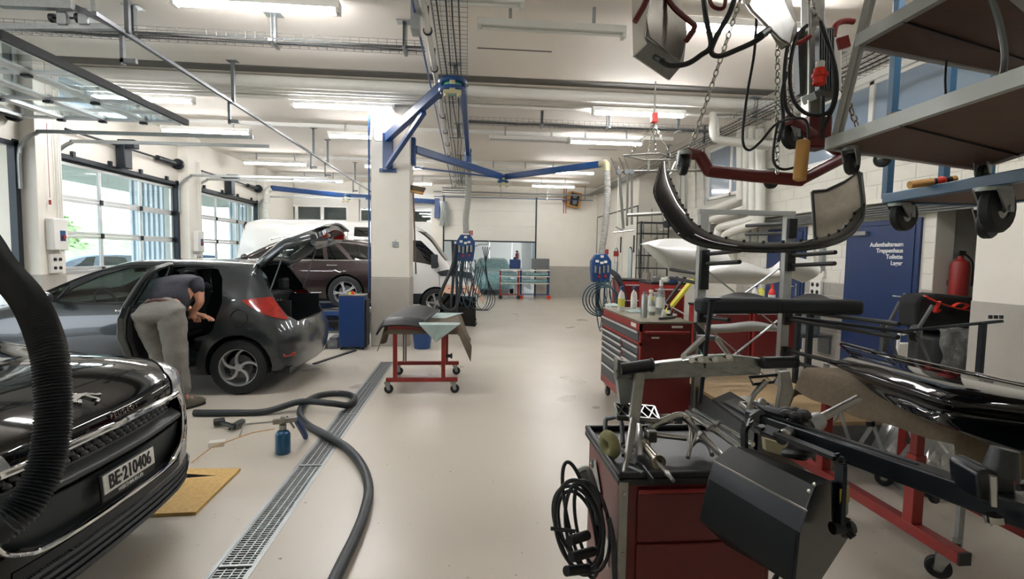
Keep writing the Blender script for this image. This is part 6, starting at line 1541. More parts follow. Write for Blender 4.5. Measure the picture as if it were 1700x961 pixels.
# ================= STORAGE RACK =================
T=thing('panel_rack','grey steel parts rack with black padded arms standing behind the red cabinet','rack',(2.55,4.5,0))
RX0,RX1,RY=2.14,2.96,4.5
for x in (RX0,RX1): U=obj('upright',MB().bx(x-.04,x+.04,RY-.03,RY+.03,.1,1.96),'rack_grey',T,bevel=.003)
obj('top_rail',MB().bx(RX0-.05,RX1+.05,RY-.025,RY+.025,1.955,2.0),'rack_grey',T,bevel=.003)
for a,b in (((RX0,1.5),(RX1,.9)),((RX1,1.5),(RX0,.9))): obj('brace',MB().bar((a[0],RY+.05,a[1]),(b[0],RY+.05,b[1]),.03,.008),'galv',T); 
obj('brace',MB().bar((RX0,RY+.05,1.0),(RX1,RY+.05,.35),.03,.008),'galv',T); obj('brace',MB().bar((RX1,RY+.05,1.0),(RX0,RY+.05,.35),.03,.008),'galv',T)
def arms(x,z,ya,yb,m='rubber'):
    obj('arm_bracket',MB().bx(x-.03,x+.05,RY-.06,RY+.06,z-.05,z+.13),'black_plastic',T,bevel=.004)
    for dz in (0,.09): obj('padded_arm',MB().tube([(x+.02,ya,z+dz),(x+.02,yb,z+dz+ (.03 if yb<ya else .02))],.018,8),m,T)
for z,y in ((1.5,RY-.62),(1.02,RY-.5),): arms(RX0,z,RY,y)
arms(RX1,1.5,RY,RY-.6); arms(RX1,1.0,RY,RY-1.25); arms(RX1,.62,RY,RY-1.0); arms(RX1,1.8,RY,RY+.75); arms(RX0,1.32,RY,RY+.75)
obj('base_frame',MB().bx(RX0-.05,RX1+.05,RY-.9,RY-.85,.1,.15).bx(RX0-.05,RX1+.05,RY+.55,RY+.6,.1,.15).bx(RX0-.05,RX0,RY-.9,RY+.6,.1,.15).bx(RX1,RX1+.05,RY-.9,RY+.6,.1,.15),'rack_grey',T)
for x in (RX0,RX1):
    for y in (RY-.8,RY+.5): caster(T,(x,y,0),.045,.4,top=.1)
single('shelf_board',MB().bx(2.12,3.15,3.45,4.9,.34,.37),'board','brown plywood board lying low in the parts rack','board',bevel=.003)
single('board_frame',MB().bx(2.12,3.15,3.45,3.5,.16,.34).bx(2.12,2.17,3.45,4.9,.16,.34),'galv_dark','dark steel edge frame under the brown plywood board','frame')
rag(1230,672,.34,.24,.07,'white_plastic','crumpled white plastic bag on the brown plywood board',6,.375)
T=thing('filter_cassette','flat black frame with grey insert leaning on the edge of the plywood board','frame',(2.15,3.0,.4)); 
q=[ZP(1186,667,.5),ZP(1232,700,.5),ZP(1270,690,.5),ZP(1215,655,.5)]
obj('outer_frame',slab3([ZP(1182,668,.45),ZP(1262,725,.45),ZP(1285,700,.45),ZP(1212,655,.45)],(0,0,.03)),'black_plastic',T,bevel=.005); obj('insert',slab3([ZP(1202,668,.485),ZP(1262,705,.485),ZP(1278,694,.485),ZP(1222,662,.485)],(0,0,.01)),'satin_grey',T)
# ---- black bumper across the upper arms ----
lo=[(1098,270),(1090,296),(1085,320),(1097,348),(1115,376),(1135,396),(1170,409),(1230,416),(1300,417),(1360,410),(1400,397),(1424,374),(1432,345),(1430,315),(1427,288)]
up=[(1100,272),(1108,290),(1118,312),(1128,335),(1138,352),(1148,368),(1180,390),(1235,403),(1300,404),(1355,398),(1392,386),(1412,368),(1422,345),(1424,318),(1425,290)]
def yl(t): return 4.45-.75*math.sin(PI*t)
n=len(lo); L3=[YP(a,b,yl(i/(n-1))) for i,(a,b) in enumerate(lo)]; U3=[YP(a,b,yl(i/(n-1))+.10) for i,(a,b) in enumerate(up)]
Lc,Uc=cr(L3,4),cr(U3,4); mb=MB(); K=len(Lc); 
mb.grid(lambda u,v:(lambda i:Lc[i].lerp(Uc[i],v)+Vector((0,-.05*math.sin(PI*v),0)))(min(int(round(u*(K-1))),K-1)),K-1,8)
T=thing('bumper_skin','long glossy black bumper cover laid across the upper arms of the rack','bumper',(2.6,4.0,1.55))
obj('outer_skin',mb,'paint_black',T,smooth=60,solid=.012)
obj('lower_lip',MB().tube([p+Vector((0,-.02,0)) for p in Lc],.012,8),'paint_black',T)
tb=MB(); 
for i in range(4,K-8,2): tb.box(Uc[i]+Vector((0,0,.012)),(.02,.01,.025))
obj('fixing_tabs',tb,'black_plastic',T,kind='stuff')
rp=[(1347,318),(1370,316),(1400,302),(1424,285),(1430,330),(1431,362),(1410,388),(1375,398),(1352,400),(1350,360)]
R3=[YP(a,b,4.3-.15*((a-1347)/84)) for a,b in rp]; obj('end_panel',slab3(R3,(0,.02,0)),'bumper_inner',T,bevel=.004)
ed=MB().tube([p+Vector((0,-.012,0)) for p in R3]+[R3[0]+Vector((0,-.012,0))],.012,6); obj('end_panel_edge',ed,'black_plastic',T)
tp=MB().tube([YP(a,b,4.1) for a,b in [(1398,380),(1402,372),(1412,370),(1410,380),(1400,385)]],.006,6,closed=True); obj('fixing_bracket',tp,'galv',T)
# ---- white bumper covers behind ----
def ruled(top,bot,y,name,m,label,cat,bul=.15,yb=0,**k):
    n=max(len(top),len(bot)); a=cr([YP(p[0],p[1],y) for p in top],8); b=cr([YP(p[0],p[1],y+yb) for p in bot],8); K=24
    def pk(l,u): f=u*(len(l)-1); i=min(int(f),len(l)-2); return l[i].lerp(l[i+1],f-i)
    return single(name,MB().grid(lambda u,v:pk(a,u).lerp(pk(b,u),v)+Vector((0,-bul*math.sin(PI*v),0)),K,12),m,label,cat,smooth=60,solid=.008,**k)
ruled([(1063,405),(1085,399),(1110,396),(1140,397),(1172,402),(1200,412)],[(1066,407),(1090,432),(1118,452),(1145,462),(1172,466),(1200,468)],5.3,'bumper_skin','shell_white','white unpainted bumper cover sticking out left of the rack, below the black one','bumper',bul=.2)
ruled([(1170,440),(1200,432),(1240,436),(1275,446),(1300,430),(1330,428),(1360,440)],[(1170,470),(1210,471),(1250,472),(1285,470),(1310,462),(1322,465),(1332,470)],5.0,'bumper_skin','shell_white','pale grey bumper cover lying inside the rack between the uprights','bumper',bul=.12)
ruled([(1170,540),(1210,538),(1250,534),(1285,541)],[(1165,553),(1210,551),(1250,549),(1290,549)],4.75,'trim_strip','rack_grey','long grey trim panel on the lower arms of the rack','panel',bul=.03)
single('padding_roll',MB().bar(YP(1158,507,3.95),YP(1290,507,3.93),.17,.125).bar(YP(1285,507,3.93),YP(1424,510,3.92),.165,.118),'foam','long black foam bar resting on the front arms of the rack','foam bar',bevel=.03)
b=MB().grid(lambda u,v:YP(1182+100*u,497-12*math.sin(PI*u)*v,4.05+.2*v),14,6); single('black_tray',b,'black_plastic','black moulded tray behind the foam bar on the rack, left side','panel',solid=.01,smooth=60)
b=MB().grid(lambda u,v:YP(1312+70*u,497-10*math.sin(PI*u)*v,4.05+.2*v),14,6); single('black_tray',b,'black_plastic','black moulded tray behind the foam bar on the rack, right side','panel',solid=.01,smooth=60)
single('yellow_strip',MB().bar(Vector((YP(1115,505,5.75).x-.75,5.75,.04)),YP(1152,462,5.75),.09,.03),'yellow','yellow striped board leaning between the bottles and the rack post','board')
single('grey_strip',MB().bar(Vector((YP(1108,492,5.85).x-.72,5.85,.03)),YP(1143,452,5.85),.06,.02),'dark_steel','dark strip leaning behind the yellow board','board')
# ================= HANGING GEAR, TOP RIGHT =================
def dp(l,D): return [DP(a,b,D if not isinstance(D,(list,tuple)) else D[i]) for i,(a,b) in enumerate(l)]
def quadz(l,z): return [ZP(a,b,z) for a,b in l]
# grey platform trolley hung on chains
T=thing('platform_trolley','hoisted grey angle iron trolley with two brown plywood decks, seen from below at top right','trolley',(2.2,2.2,2.05))
for z,q,nm in ((2.09,[(1374,246),(1622,280),(1790,225),(1790,108)],'lower'),(2.54,[(1424,76),(1662,122),(1790,85),(1640,-45)],'upper')):
    Q=quadz(q,z); obj('deck',slab3(Q,(0,0,.02)),'plywood',T,smooth=0)
    fr=[]; 
    for a,b in zip(Q,Q[1:]+Q[:1]): obj('edge_rail',MB().bar(a+Vector((0,0,.02)),b+Vector((0,0,.02)),.03,.055),'rack_grey',T,smooth=0)
    m_=Q[0].lerp(Q[3],.42); n_=Q[1].lerp(Q[2],.5); obj('deck_joint',MB().bar(m_+Vector((0,0,-.004)),n_+Vector((0,0,-.004)),.006,.01),'black_plastic',T)
a,b=DP(1386,240,2.42),DP(1452,-30,2.3); obj('corner_post',MB().bar(a,b,.045,.01).bar(a,b,.01,.045),'rack_grey',T)
a,b=ZP(1622,280,2.09)+Vector((.02,0,0)),ZP(1662,122,2.54); obj('corner_post',MB().bar(a,b,.04,.04),'rack_grey',T)
def hung_caster(T,px,py,D,r,ang,top,**k):
    c=DP(px,py,D); caster(T,c-Vector((0,0,r)),r,ang,.035,top=c.z-r+top,**k)
hung_caster(T,1414,272,2.42,.052,.5,.13); hung_caster(T,1632,290,2.75,.052,.4,.14); hung_caster(T,1465,264,2.9,.045,2.0,.13)
obj('hose_loop',MB().tube(dp([(1640,-20),(1660,40),(1668,100),(1655,145),(1620,160),(1560,172)],[1.9,1.9,1.9,2.0,2.1,2.2]),.011,8,sub=6),'galv_dark',T)
obj('thin_cable',MB().tube(dp([(1571,100),(1569,135),(1571,170)],2.35),.005,6,sub=4),'rubber',T)
def cutter(px0,px1,D,z0,label):
    a,b=DP(*px0,D),DP(*px1,D); T=thing('sanding_block',label,'tool',a)
    obj('padded_handle',MB().tube([a,a.lerp(b,.55)],.022,12),'tan',T); obj('grip',MB().tube([a.lerp(b,.55),b],.02,10),'black_plastic',T); obj('red_dial',MB().sphere(a.lerp(b,.72)+Vector((0,-.015,.0)),.026,10),'bright_red',T); obj('end_cap',MB().tube([b,b+(b-a)*.12],.02,10),'tan',T)
cutter((1478,196),(1560,176),2.3,0,'tan padded tool with red dial lying on the lower deck of the grey trolley')
cutter((1510,307),(1578,298),2.95,0,'tan padded tool with red dial lying on the blue trolley frame')
T=thing('hoist_chain','bright steel chain carrying the far corner of the grey trolley','chain',DP(1424,212,2.6)); obj('links',chain_mb(DP(1424,212,2.75),DP(1330,-40,2.5),.05,.0045),'polished',T)
T=thing('platform_trolley','hoisted blue tubular trolley with big rubber wheels behind the grey trolley','trolley',(3.0,2.8,1.95))
c0,c1=DP(1472,330,3.35),ZP(1790,276,DP(1472,330,3.35).z); W=Vector((.72,0,0)); zz=c0.z
for a,b in ((c0,c1),(c0,c0+W),(c0+W,c1+W)): obj('base_tube',MB().bar(a,b,.06,.06),'blue_rack',T,bevel=.004)
obj('deck',slab3([c0+Vector((.02,0,-.02)),c1+Vector((.02,0,-.02)),c1+W+Vector((-.02,0,-.02)),c0+W+Vector((-.02,0,-.02))],(0,0,.015)),'plywood',T)
for p in (c0,c0+W*.55,c0+W): obj('post',MB().bar(p,Vector((p.x,p.y,4.0)),.045,.045),'blue_rack',T,bevel=.003)
for z in (2.28,2.52,2.95): obj('rail',MB().bar(Vector((c0.x,c0.y,z)),Vector((c0.x+.72,c0.y,z)),.03,.03),'blue_rack',T)
p=c1.lerp(c0,.3)+Vector((.25,0,0)); obj('post',MB().bar(p,Vector((p.x,p.y,2.6)),.06,.06),'blue_rack',T,bevel=.003)
for (px,py,D,r,an) in ((1500,357,3.35,.105,.25),(1655,346,2.6,.125,.3),(1640,372,3.5,.1,.3)):
    c=DP(px,py,D); hub=MB().lathe([(r*.2,-.03),(r*.55,-.022),(r*.6,-.03),(r*.62,.03),(r*.2,.03)],c,(math.cos(an+1.57),math.sin(an+1.57),0),20)
    F=caster(T,c-Vector((0,0,r)),r,an,.06,top=zz-.03); obj('wheel_disc',hub,'steel',F)
# red stand hung on chains
T=thing('dryer_stand','hoisted red heater stand with V shaped legs, casters and a steel column','stand',(1.6,2.5,2.1))
D=2.6
obj('leg',MB().tube(dp([(1140,254),(1162,258)],D),.028,10).tube(dp([(1160,256),(1178,286)],D),.03,10).tube(dp([(1174,283),(1250,292),(1332,299)],D),.032,12),'red_deep',T)
obj('leg',MB().tube(dp([(1262,292),(1330,298),(1400,262),(1440,240)],[2.6,2.6,2.75,2.9]),.03,12),'red_deep',T)
obj('leg',MB().tube(dp([(1310,198),(1345,222),(1390,250)],[2.45,2.55,2.75]),.028,12),'red_deep',T)
obj('column_socket',MB().box(DP(1350,222,2.6),(.12,.12,.16)),'red_deep',T,bevel=.01)
obj('column',MB().bar(DP(1349,225,2.6),DP(1350,-60,2.6),.085,.07).bar(DP(1343,222,2.56),DP(1344,-60,2.56),.012,.02),'steel',T,bevel=.008)
hung_caster(T,1134,275,2.62,.05,1.4,.12); hung_caster(T,1315,225,2.5,.066,.3,.14); hung_caster(T,1280,299,2.7,.045,.4,.1)
for s_ in ((1323,60,155),(1362,95,140)): pass
bx=MB()
for i in range(7): bx.bar(DP(1357+4*i,48,2.5),DP(1357+4*i,150,2.5),.004,.03)
obj('cooling_fins',bx,'galv_dark',T,kind='stuff')
obj('control_box',slab3(dp([(1356,42),(1398,60),(1398,150),(1356,152)],2.56),(0,.12,0)),'white_plastic',T,bevel=.006); obj('box_base',slab3(dp([(1352,152),(1388,148),(1388,162),(1356,164)],2.5),(0,.1,0)),'steel',T)
obj('side_profile',MB().bar(DP(1326,55,2.62),DP(1330,158,2.62),.04,.04),'galv_dark',T)
obj('push_handle',MB().tube(dp([(1384,60),(1388,42),(1402,35),(1418,36)],2.5),.014,8,sub=4).bar(DP(1398,62,2.5),DP(1402,80,2.5),.02,.05),'red',T)
obj('side_handle',MB().tube(dp([(1318,50),(1322,72),(1345,60)],2.55),.012,8,sub=3),'red',T)
T=thing('power_plug','red industrial plug hanging in front of the steel column of the red stand','plug',DP(1361,140,2.35))
obj('plug_body',MB().cyl(DP(1361,114,2.35),DP(1360,140,2.35),.024,.028).cyl(DP(1361,122,2.35),DP(1361,128,2.35),.034),'bright_red',T); obj('plug_cap',MB().cyl(DP(1362,103,2.35),DP(1361,114,2.35),.02),'white_plastic',T)
T=thing('cable_loops','black cables looped around the steel column of the hoisted red stand','cable',DP(1350,170,2.4))
for l in ([(1340,42),(1322,62),(1312,110),(1315,160),(1338,188),(1372,188),(1385,160),(1383,100),(1366,50),(1362,35)],[(1362,35),(1372,60),(1388,120),(1386,170),(1365,215)],[(1366,160),(1365,230)],[(1335,50),(1310,70),(1302,130),(1306,180),(1322,198)],[(1306,120),(1298,160),(1300,200),(1292,235)]): obj('cable',MB().tube(dp(l,2.4),.009,7,sub=6),'rubber',T)
single('cable_swag',MB().tube(dp([(1256,30),(1252,90),(1240,160),(1233,230),(1243,249),(1262,236),(1290,205),(1325,196),(1340,205),(1342,240)],2.3),.006,7,sub=6),'rubber','thin black cable hanging from the ceiling and looping over the large grey caster','cable')
single('cable_swag',MB().tube(dp([(1292,200),(1285,240),(1285,270),(1300,281),(1325,275),(1335,262)],2.35),.006,7,sub=6),'rubber','short black cable loop under the large grey caster of the red stand','cable')
single('cardboard_sleeve',MB().bar(DP(1334,232,2.3),DP(1327,300,2.3),.05,.05),'tan','tan cardboard sleeve hanging down from the red stand','sleeve',bevel=.012)
for i,(a,b,D,l) in enumerate((((1145,252),(1232,-10),2.6,'long steel chain slanting up from the left caster of the red stand'),((1290,288),(1291,60),2.5,'steel chain hanging straight down to the middle of the red leg'),((1313,190),(1308,50),2.45,'short steel chain above the large grey caster'))):
    T=thing('hoist_chain',l,'chain',DP(*a,D)); obj('links',chain_mb(DP(*a,D),DP(*b,D),.042,.0038),'polished',T)
# infrared heater heads
T=thing('infrared_heater','large steel infrared heater head with white side plate hanging at the top of the picture','heater',DP(1090,130,2.0)); D=2.1
obj('side_plate',slab3(dp([(1048,-30),(1082,-30),(1078,10),(1072,35),(1068,58),(1072,72),(1051,92)],D),(.008,.006,0)),'white_paint',T)
obj('reflector_shell',MB().grid(lambda u,v:(DP(1080-8*math.sin(PI*v)*.8-0,-20+82*v,D)).lerp(DP(1128+12*math.sin(PI*v),-6+110*v,D+.22),u),6,10),'steel_worn',T,solid=.006,smooth=60)
obj('lower_panel',slab3([DP(1070,60,D),DP(1134,104,D+.22),DP(1130,112,D+.22),DP(1112,133,D+.18),DP(1051,92,D)],(.0,.02,.004)),'steel',T,bevel=.004)
obj('back_panel',slab3([DP(1082,-30,D),DP(1110,-30,D+.3),DP(1140,60,D+.3),DP(1135,104,D+.24),DP(1072,60,D+.05)],(.01,.05,0)),'steel',T)
parts('yoke',MB().tube(dp([(1082,-20),(1068,12),(1054,36)],2.05),.012,8).tube(dp([(1098,-20),(1118,12),(1148,38),(1153,46),(1139,68)],2.2),.012,8,sub=4),'red_deep',T)
obj('cable_gland',MB().cyl(DP(1087,94,D+.02),DP(1100,102,D-.01),.012),'black_plastic',T)
single('heater_cable',MB().tube(dp([(1095,100),(1112,109),(1140,106),(1163,92),(1180,75),(1172,30),(1166,-20)],2.05),.0105,8,sub=6),'rubber','thick black cable looping from the left heater head','cable')
T=thing('infrared_heater','second steel heater head hanging to the right of the lit strip light at the top','heater',DP(1290,70,2.0)); D=2.1
obj('reflector_shell',slab3([DP(1232,-10,D),DP(1290,-30,D+.1),DP(1322,40,D+.2),DP(1312,75,D+.15),DP(1298,66,D+.1),DP(1250,18,D)],(0,.03,.01)),'steel',T,bevel=.01)
obj('back_panel',slab3([DP(1262,-30,D+.1),DP(1310,-30,D+.2),DP(1326,50,D+.25),DP(1314,74,D+.2),DP(1280,20,D+.1)],(0,.08,.0)),'steel_worn',T,bevel=.01)
obj('side_plate',slab3(dp([(1232,-30),(1262,-30),(1245,6),(1236,4)],D-.02),(0,.01,0)),'white_paint',T)
obj('cable_gland',MB().cyl(DP(1262,60,2.02),DP(1276,50,2.05),.016),'black_plastic',T)
single('heater_cable',MB().tube(dp([(1276,52),(1255,68),(1225,82),(1195,93),(1181,86),(1190,60),(1212,20),(1224,-20)],2.05),.0105,8,sub=6),'rubber','thick black cable looping from the right heater head','cable')
single('red_cable_guard',MB().tube(dp([(1176,-20),(1180,5),(1190,14),(1202,12),(1205,-10)],2.1),.008,8,sub=5),'red_deep','small red bent rod between the two heater heads','rod')
# far hoisted frame with stands
T=thing('hoisted_stand','grey steel stands hanging from a chain hoist beyond the rack','stand',(2.9,7.5,2.2)); Y7=7.5
for l,r in (([(1035,258),(1070,266),(1125,265),(1096,255),(1035,258)],.014),([(1025,285),(1176,283)],.02),([(1028,285),(1035,380)],.022),([(1042,286),(1041,375)],.018),([(1049,286),(1049,373)],.018),([(1018,386),(1052,382)],.01),([(1022,376),(1034,382)],.012),([(1040,357),(1100,354)],.028),([(1129,284),(1129,345)],.02),([(1139,265),(1139,352)],.024),([(1122,268),(1112,290)],.014),([(1078,266),(1077,286)],.02),([(1014,262),(1024,284)],.007),([(1028,261),(1036,282)],.007),([(1036,259),(1043,280)],.007),([(1111,268),(1113,284)],.016)):
    obj('tube_piece',MB().tube([YP(a,b,Y7) for a,b in l],r,8),'steel',T)
for a in ((1028,285),(1041,285),(1049,285)): p=YP(*a,7.42); obj('joint_disc',MB().cyl(p,p+Vector((0,.05,0)),.04),'galv_dark',T)
p=YP(1105,372,7.3); obj('rubber_wheel',MB().cyl(p,p+Vector((.05,.02,0)),.055,n=18),'rubber',T)
T=thing('chain_sling','four leg chain sling under a small red hoist on the ceiling','chain',YP(1086,205,7.5)); t=YP(1086,205,7.5)
for a in ((1046,256),(1073,264),(1088,254),(1115,260)): obj('chain_leg',chain_mb(YP(*a,7.5),t,.05,.005),'polished',T)
obj('hoist_body',MB().box(YP(1086,196,7.5),(.09,.1,.14)),'bright_red',T,bevel=.01); obj('hanger_rod',MB().cyl(YP(1086,192,7.5),Vector((t.x,t.y,ZC)),.012),'steel',T)
# ================= NEAR TOOL TROLLEY =================
NX0,NX1,NY0,NY1,NT=.555,1.13,1.72,2.2,.78
T=thing('tool_trolley','near red tool trolley with a black tray top full of pulling tools','tool trolley',(.84,1.96,0))
obj('body',MB().bx(NX0,NX1,NY0,NY1,.12,NT-.03),'red_deep',T,bevel=.012)
obj('tray_top',MB().bx(NX0-.015,NX1+.02,NY0-.015,NY1+.02,NT-.035,NT-.01).bx(NX0-.015,NX1+.02,NY0-.015,NY0+.005,NT-.01,NT+.012).bx(NX0-.015,NX0+.005,NY0-.015,NY1+.02,NT-.01,NT+.012).bx(NX0-.015,NX1+.02,NY1,NY1+.02,NT-.01,NT+.012),'black_plastic',T,bevel=.006)
for z0,z1 in ((.6,.7),(.14,.585)): pass
obj('door_panel',MB().bx(NX0+.07,NX1-.02,NY0-.008,NY0,.56,.71),'red_deep',T,bevel=.006) if False else None
obj('drawer_front',MB().bx(NX0+.06,NX1-.03,NY0-.012,NY0,.535,.715),'red_deep',T,bevel=.008); obj('drawer_front',MB().bx(NX0+.06,NX1-.03,NY0-.012,NY0,.3,.525),'red_deep',T,bevel=.008); obj('drawer_front',MB().bx(NX0+.06,NX1-.03,NY0-.012,NY0,.14,.29),'red_deep',T,bevel=.008)
obj('drawer_lip',MB().bx(NX0+.06,NX1-.03,NY0-.02,NY0-.01,.715,.73),'red',T,bevel=.004)
obj('side_plate',MB().prism([(1.95,.42),(2.12,.42),(2.13,.62),(2.06,.7),(1.96,.6)],(NX0-.004,0,0),(0,1,0),(0,0,1),(-.004,0,0)),'galv',T,bevel=.003)
obj('warning_label',MB().bx(NX0-.005,NX0,1.84,1.96,.36,.46),'white_plastic',T)
for x in (NX0+.06,NX1-.06):
    for y in (NY0+.06,NY1-.06): caster(T,(x,y,0),.045,.3,top=.12)
obj('steel_strip',MB().prism([(NX0-.012,.1),(NX0+.022,.1),(NX0+.022,.76),(NX0-.012,.76)],(0,NY0-.012,0),(1,0,0),(0,0,1),(0,-.006,0)),'steel',T,bevel=.003)
for z in (.72,.5,.3): obj('bolt',MB().cyl((NX0+.006,NY0-.018,z),(NX0+.006,NY0-.023,z),.006,n=8),'polished',T)
# pulling beam
T=thing('pulling_beam','aluminium dent pulling beam with black grips standing over the near tool trolley','pulling beam',(1.05,2.15,.8)); Y2=2.1
def y2(a,b,y=Y2): return YP(a,b,y)
obj('beam',slab3([y2(1024,596),y2(1062,606),y2(1082,604),y2(1135,598),y2(1160,592),y2(1215,590),y2(1268,596),y2(1262,622),y2(1175,626),y2(1066,630),y2(1024,632)],(0,.05,0)),'beam_alu',T,bevel=.004)
obj('top_plate',slab3([y2(1132,598),y2(1160,590),y2(1212,588),y2(1216,598),y2(1160,602)],(0,-.02,0)),'polished',T,bevel=.003)
for a,b in (((1030,613),(1080,606)),((1266,602),(1318,601))): obj('grip',MB().tube([y2(*a,2.08),y2(*b,2.08)],.026,14),'black_plastic',T); obj('grip_ring',MB().cyl(y2(*b,2.08),y2(b[0]+3,b[1],2.08),.03),'black_plastic',T)
for x,y in ((1135,592),(1148,598),(1163,597),(1187,597),(1210,592)): obj('bolt',MB().cyl(y2(x,y,2.06),y2(x,y,2.1),.012),'polished',T)
for a,b in (((1134,592),(1168,560)),((1212,592),(1188,560))): obj('a_frame_leg',MB().bar(y2(*a),y2(*b),.03,.016),'steel',T,bevel=.003)
obj('apex_block',slab3([y2(1164,558),y2(1192,558),y2(1192,566),y2(1164,566)],(0,.05,0)),'galv_dark',T,bevel=.004)
obj('pull_rod',MB().tube([y2(1181,498,2.07),y2(1162,668,2.13)],.0095,10),'dark_steel',T); obj('rod_knob',MB().lathe([(.001,.0),(.036,.004),(.036,.012),(.012,.022),(.01,.04)],y2(1183,492,2.07),(0,0,-1),18),'dark_steel',T)
obj('left_leg',MB().bar(y2(1062,618,2.08),y2(1052,700,2.0),.045,.02,up=(0,1,0)).bar(y2(1052,695,2.0),y2(1037,800,1.72),.03,.014,up=(0,1,0)),'steel',T,bevel=.003)
obj('pad_bracket',slab3([y2(1025,628),y2(1052,628),y2(1046,668),y2(1030,672)],(0,.04,0)),'galv',T)
def pad(px,py,w,D,ang,label):
    c=DP(px,py,D); u=Vector((math.cos(ang),math.sin(ang),-.05)); v=Vector((-math.sin(ang),math.cos(ang),.25)).normalized(); n=u.cross(v).normalized()
    k=MB()
    for i in range(2): s=-1 if i else 1; k.bar(c+u*w*s-v*w*.6,c+u*w*s+v*w*.6,.008,.016,up=n); k.bar(c-u*w+v*w*.6*s,c+u*w+v*w*.6*s,.008,.016,up=n)
    for i in range(4): a=-w+w*2*i/4; k.bar(c+u*a-v*w*.6,c+u*(a+w*.5)+v*w*.6,.005,.014,up=n); k.bar(c+u*a+v*w*.6,c+u*(a+w*.5)-v*w*.6,.005,.014,up=n)
    P_=obj('foot_pad',k,'steel',T); b_=MB().sphere(c+n*.03,.022,12); obj('ball_joint',b_,'steel',P_)
    obj('pad_base',MB().box(c-n*.012,(2*w,1.2*w,.006),m=Matrix((u.normalized(),v,n)).transposed()),'black_plastic',P_)
pad(1056,684,.085,2.15,-.15,''); pad(1262,678,.075,2.35,.1,'')
obj('right_leg',slab3([y2(1296,618),y2(1312,616),y2(1318,650),y2(1306,688),y2(1290,690),y2(1298,640)],(0,.03,0)),'steel',T,bevel=.003)
obj('clamp_ring',MB().tube([y2(1244,626),y2(1290,622),y2(1284,634),y2(1250,638)],.007,6,closed=True),'dark_steel',T); obj('right_link',MB().tube([y2(1272,632),y2(1248,660),y2(1246,690)],[.014,.012,.016],8,sub=4),'steel',T)
# tray tools
def tz(a,b,z=NT): return ZP(a,b,z)
T=thing('slide_hammer','steel slide hammer with two flanges lying on the tray, pointing at the camera','slide hammer',tz(1090,770)); 
a,b,c=tz(1068,738,NT+.035),tz(1094,768,NT+.04),tz(1118,798,NT+.05)
obj('weight',MB().lathe([(.012,0),(.026,0),(.026,.012),(.017,.02),(.017,(b-a).length-.02),(.026,(b-a).length-.012),(.026,(b-a).length),(.01,(b-a).length)],a,b-a,20),'brass_steel',T)
obj('rod',MB().tube([a-(b-a)*.6,c],.0065,8),'steel',T); obj('tip',MB().cyl(b.lerp(c,.6),c,.011,.002),'steel',T)
T=thing('c_clamp','large polished steel clamp standing on the tray behind the slide hammer','clamp',tz(1130,735))
cp=[DP(1078,712,2.08),DP(1100,700,2.1),DP(1128,690,2.12),DP(1146,700,2.1),DP(1150,722,2.05),DP(1142,760,1.95)]
obj('clamp_body',MB().tube(cp,[.012,.016,.018,.018,.016,.008],8,sub=5),'polished',T,smooth=70); obj('clamp_screw',MB().cyl(DP(1090,722,2.05),DP(1140,728,2.02),.01),'polished',T); obj('clamp_jaw',MB().box(DP(1080,722,2.05),(.04,.05,.05)),'steel',T,bevel=.006)
def tool(name,label,cat,pts,r,m='steel',n=8,sub=4):
    return single(name,MB().tube(pts,r,n,sub=sub),m,label,cat,smooth=70)
tool('pull_clamp','flat steel pull clamp with two fingers at the left of the tray','clamp',[tz(1063,760,NT+.03),tz(1062,735,NT+.04),tz(1060,708,NT+.05)],[.012,.02,.016])
tool('spanner','steel spanner lying behind the flat pull clamp on the tray','spanner',[tz(1075,715,NT+.02),tz(1070,740,NT+.02),tz(1078,755,NT+.02)],.009)
tool('hook_bar','bent black hook bar standing at the left rear corner of the tray','hook',[DP(1006,735,2.2),DP(1005,700,2.25),DP(1012,694,2.25),DP(1030,695,2.2),DP(1034,735,2.15)],.010,'galv_dark')
for i,(p,q,l) in enumerate((((1132,688),(1210,768),'chromed extension tube on the tray, nearest the slide hammer'),((1140,684),(1232,745),'chromed extension tube on the tray, middle one of three'),((1152,680),(1250,738),'chromed extension tube on the tray, next to the heater'))):
    a,b=DP(*p,2.15),DP(*q,1.75); T=thing('extension_tube',l,'tube',a); obj('shaft',MB().tube([a,b],.011-.001*i,10),'polished',T); obj('sleeve',MB().cyl(a.lerp(b,.45),a.lerp(b,.5),.014),'steel',T)
tool('c_hook','small steel hook with a black ball end at the right of the tray','hook',[tz(1146,742,NT+.03),tz(1160,730,NT+.04),tz(1176,738,NT+.04),tz(1182,755,NT+.03)],[.008,.011,.011,.009])
for i,(p,q) in enumerate((((1034,756),(1050,748)),((1036,765),(1056,770)),((1044,775),(1068,785)),((1034,742),(1058,740)))):
    tool('socket_bit','small dark socket bit in the left front compartment of the tray, %s'%['rearmost','second from the rear','nearest the corner','just under the roll'][i],'bit',[tz(*p,NT+.012),tz(*q,NT+.012)],.007,'galv_dark',sub=0)
single('strap_roll',MB().torus(tz(1012,738,NT+.045),.035,.022,(.9,.3,.1),20,10),'olive','olive green webbing roll at the left rear of the tray','strap',smooth=70)
single('tray_divider',MB().bar(tz(1058,765,NT+.01),tz(1085,800,NT+.01),.006,.02),'black_plastic','black divider strip on the tray left of the slide hammer','divider')
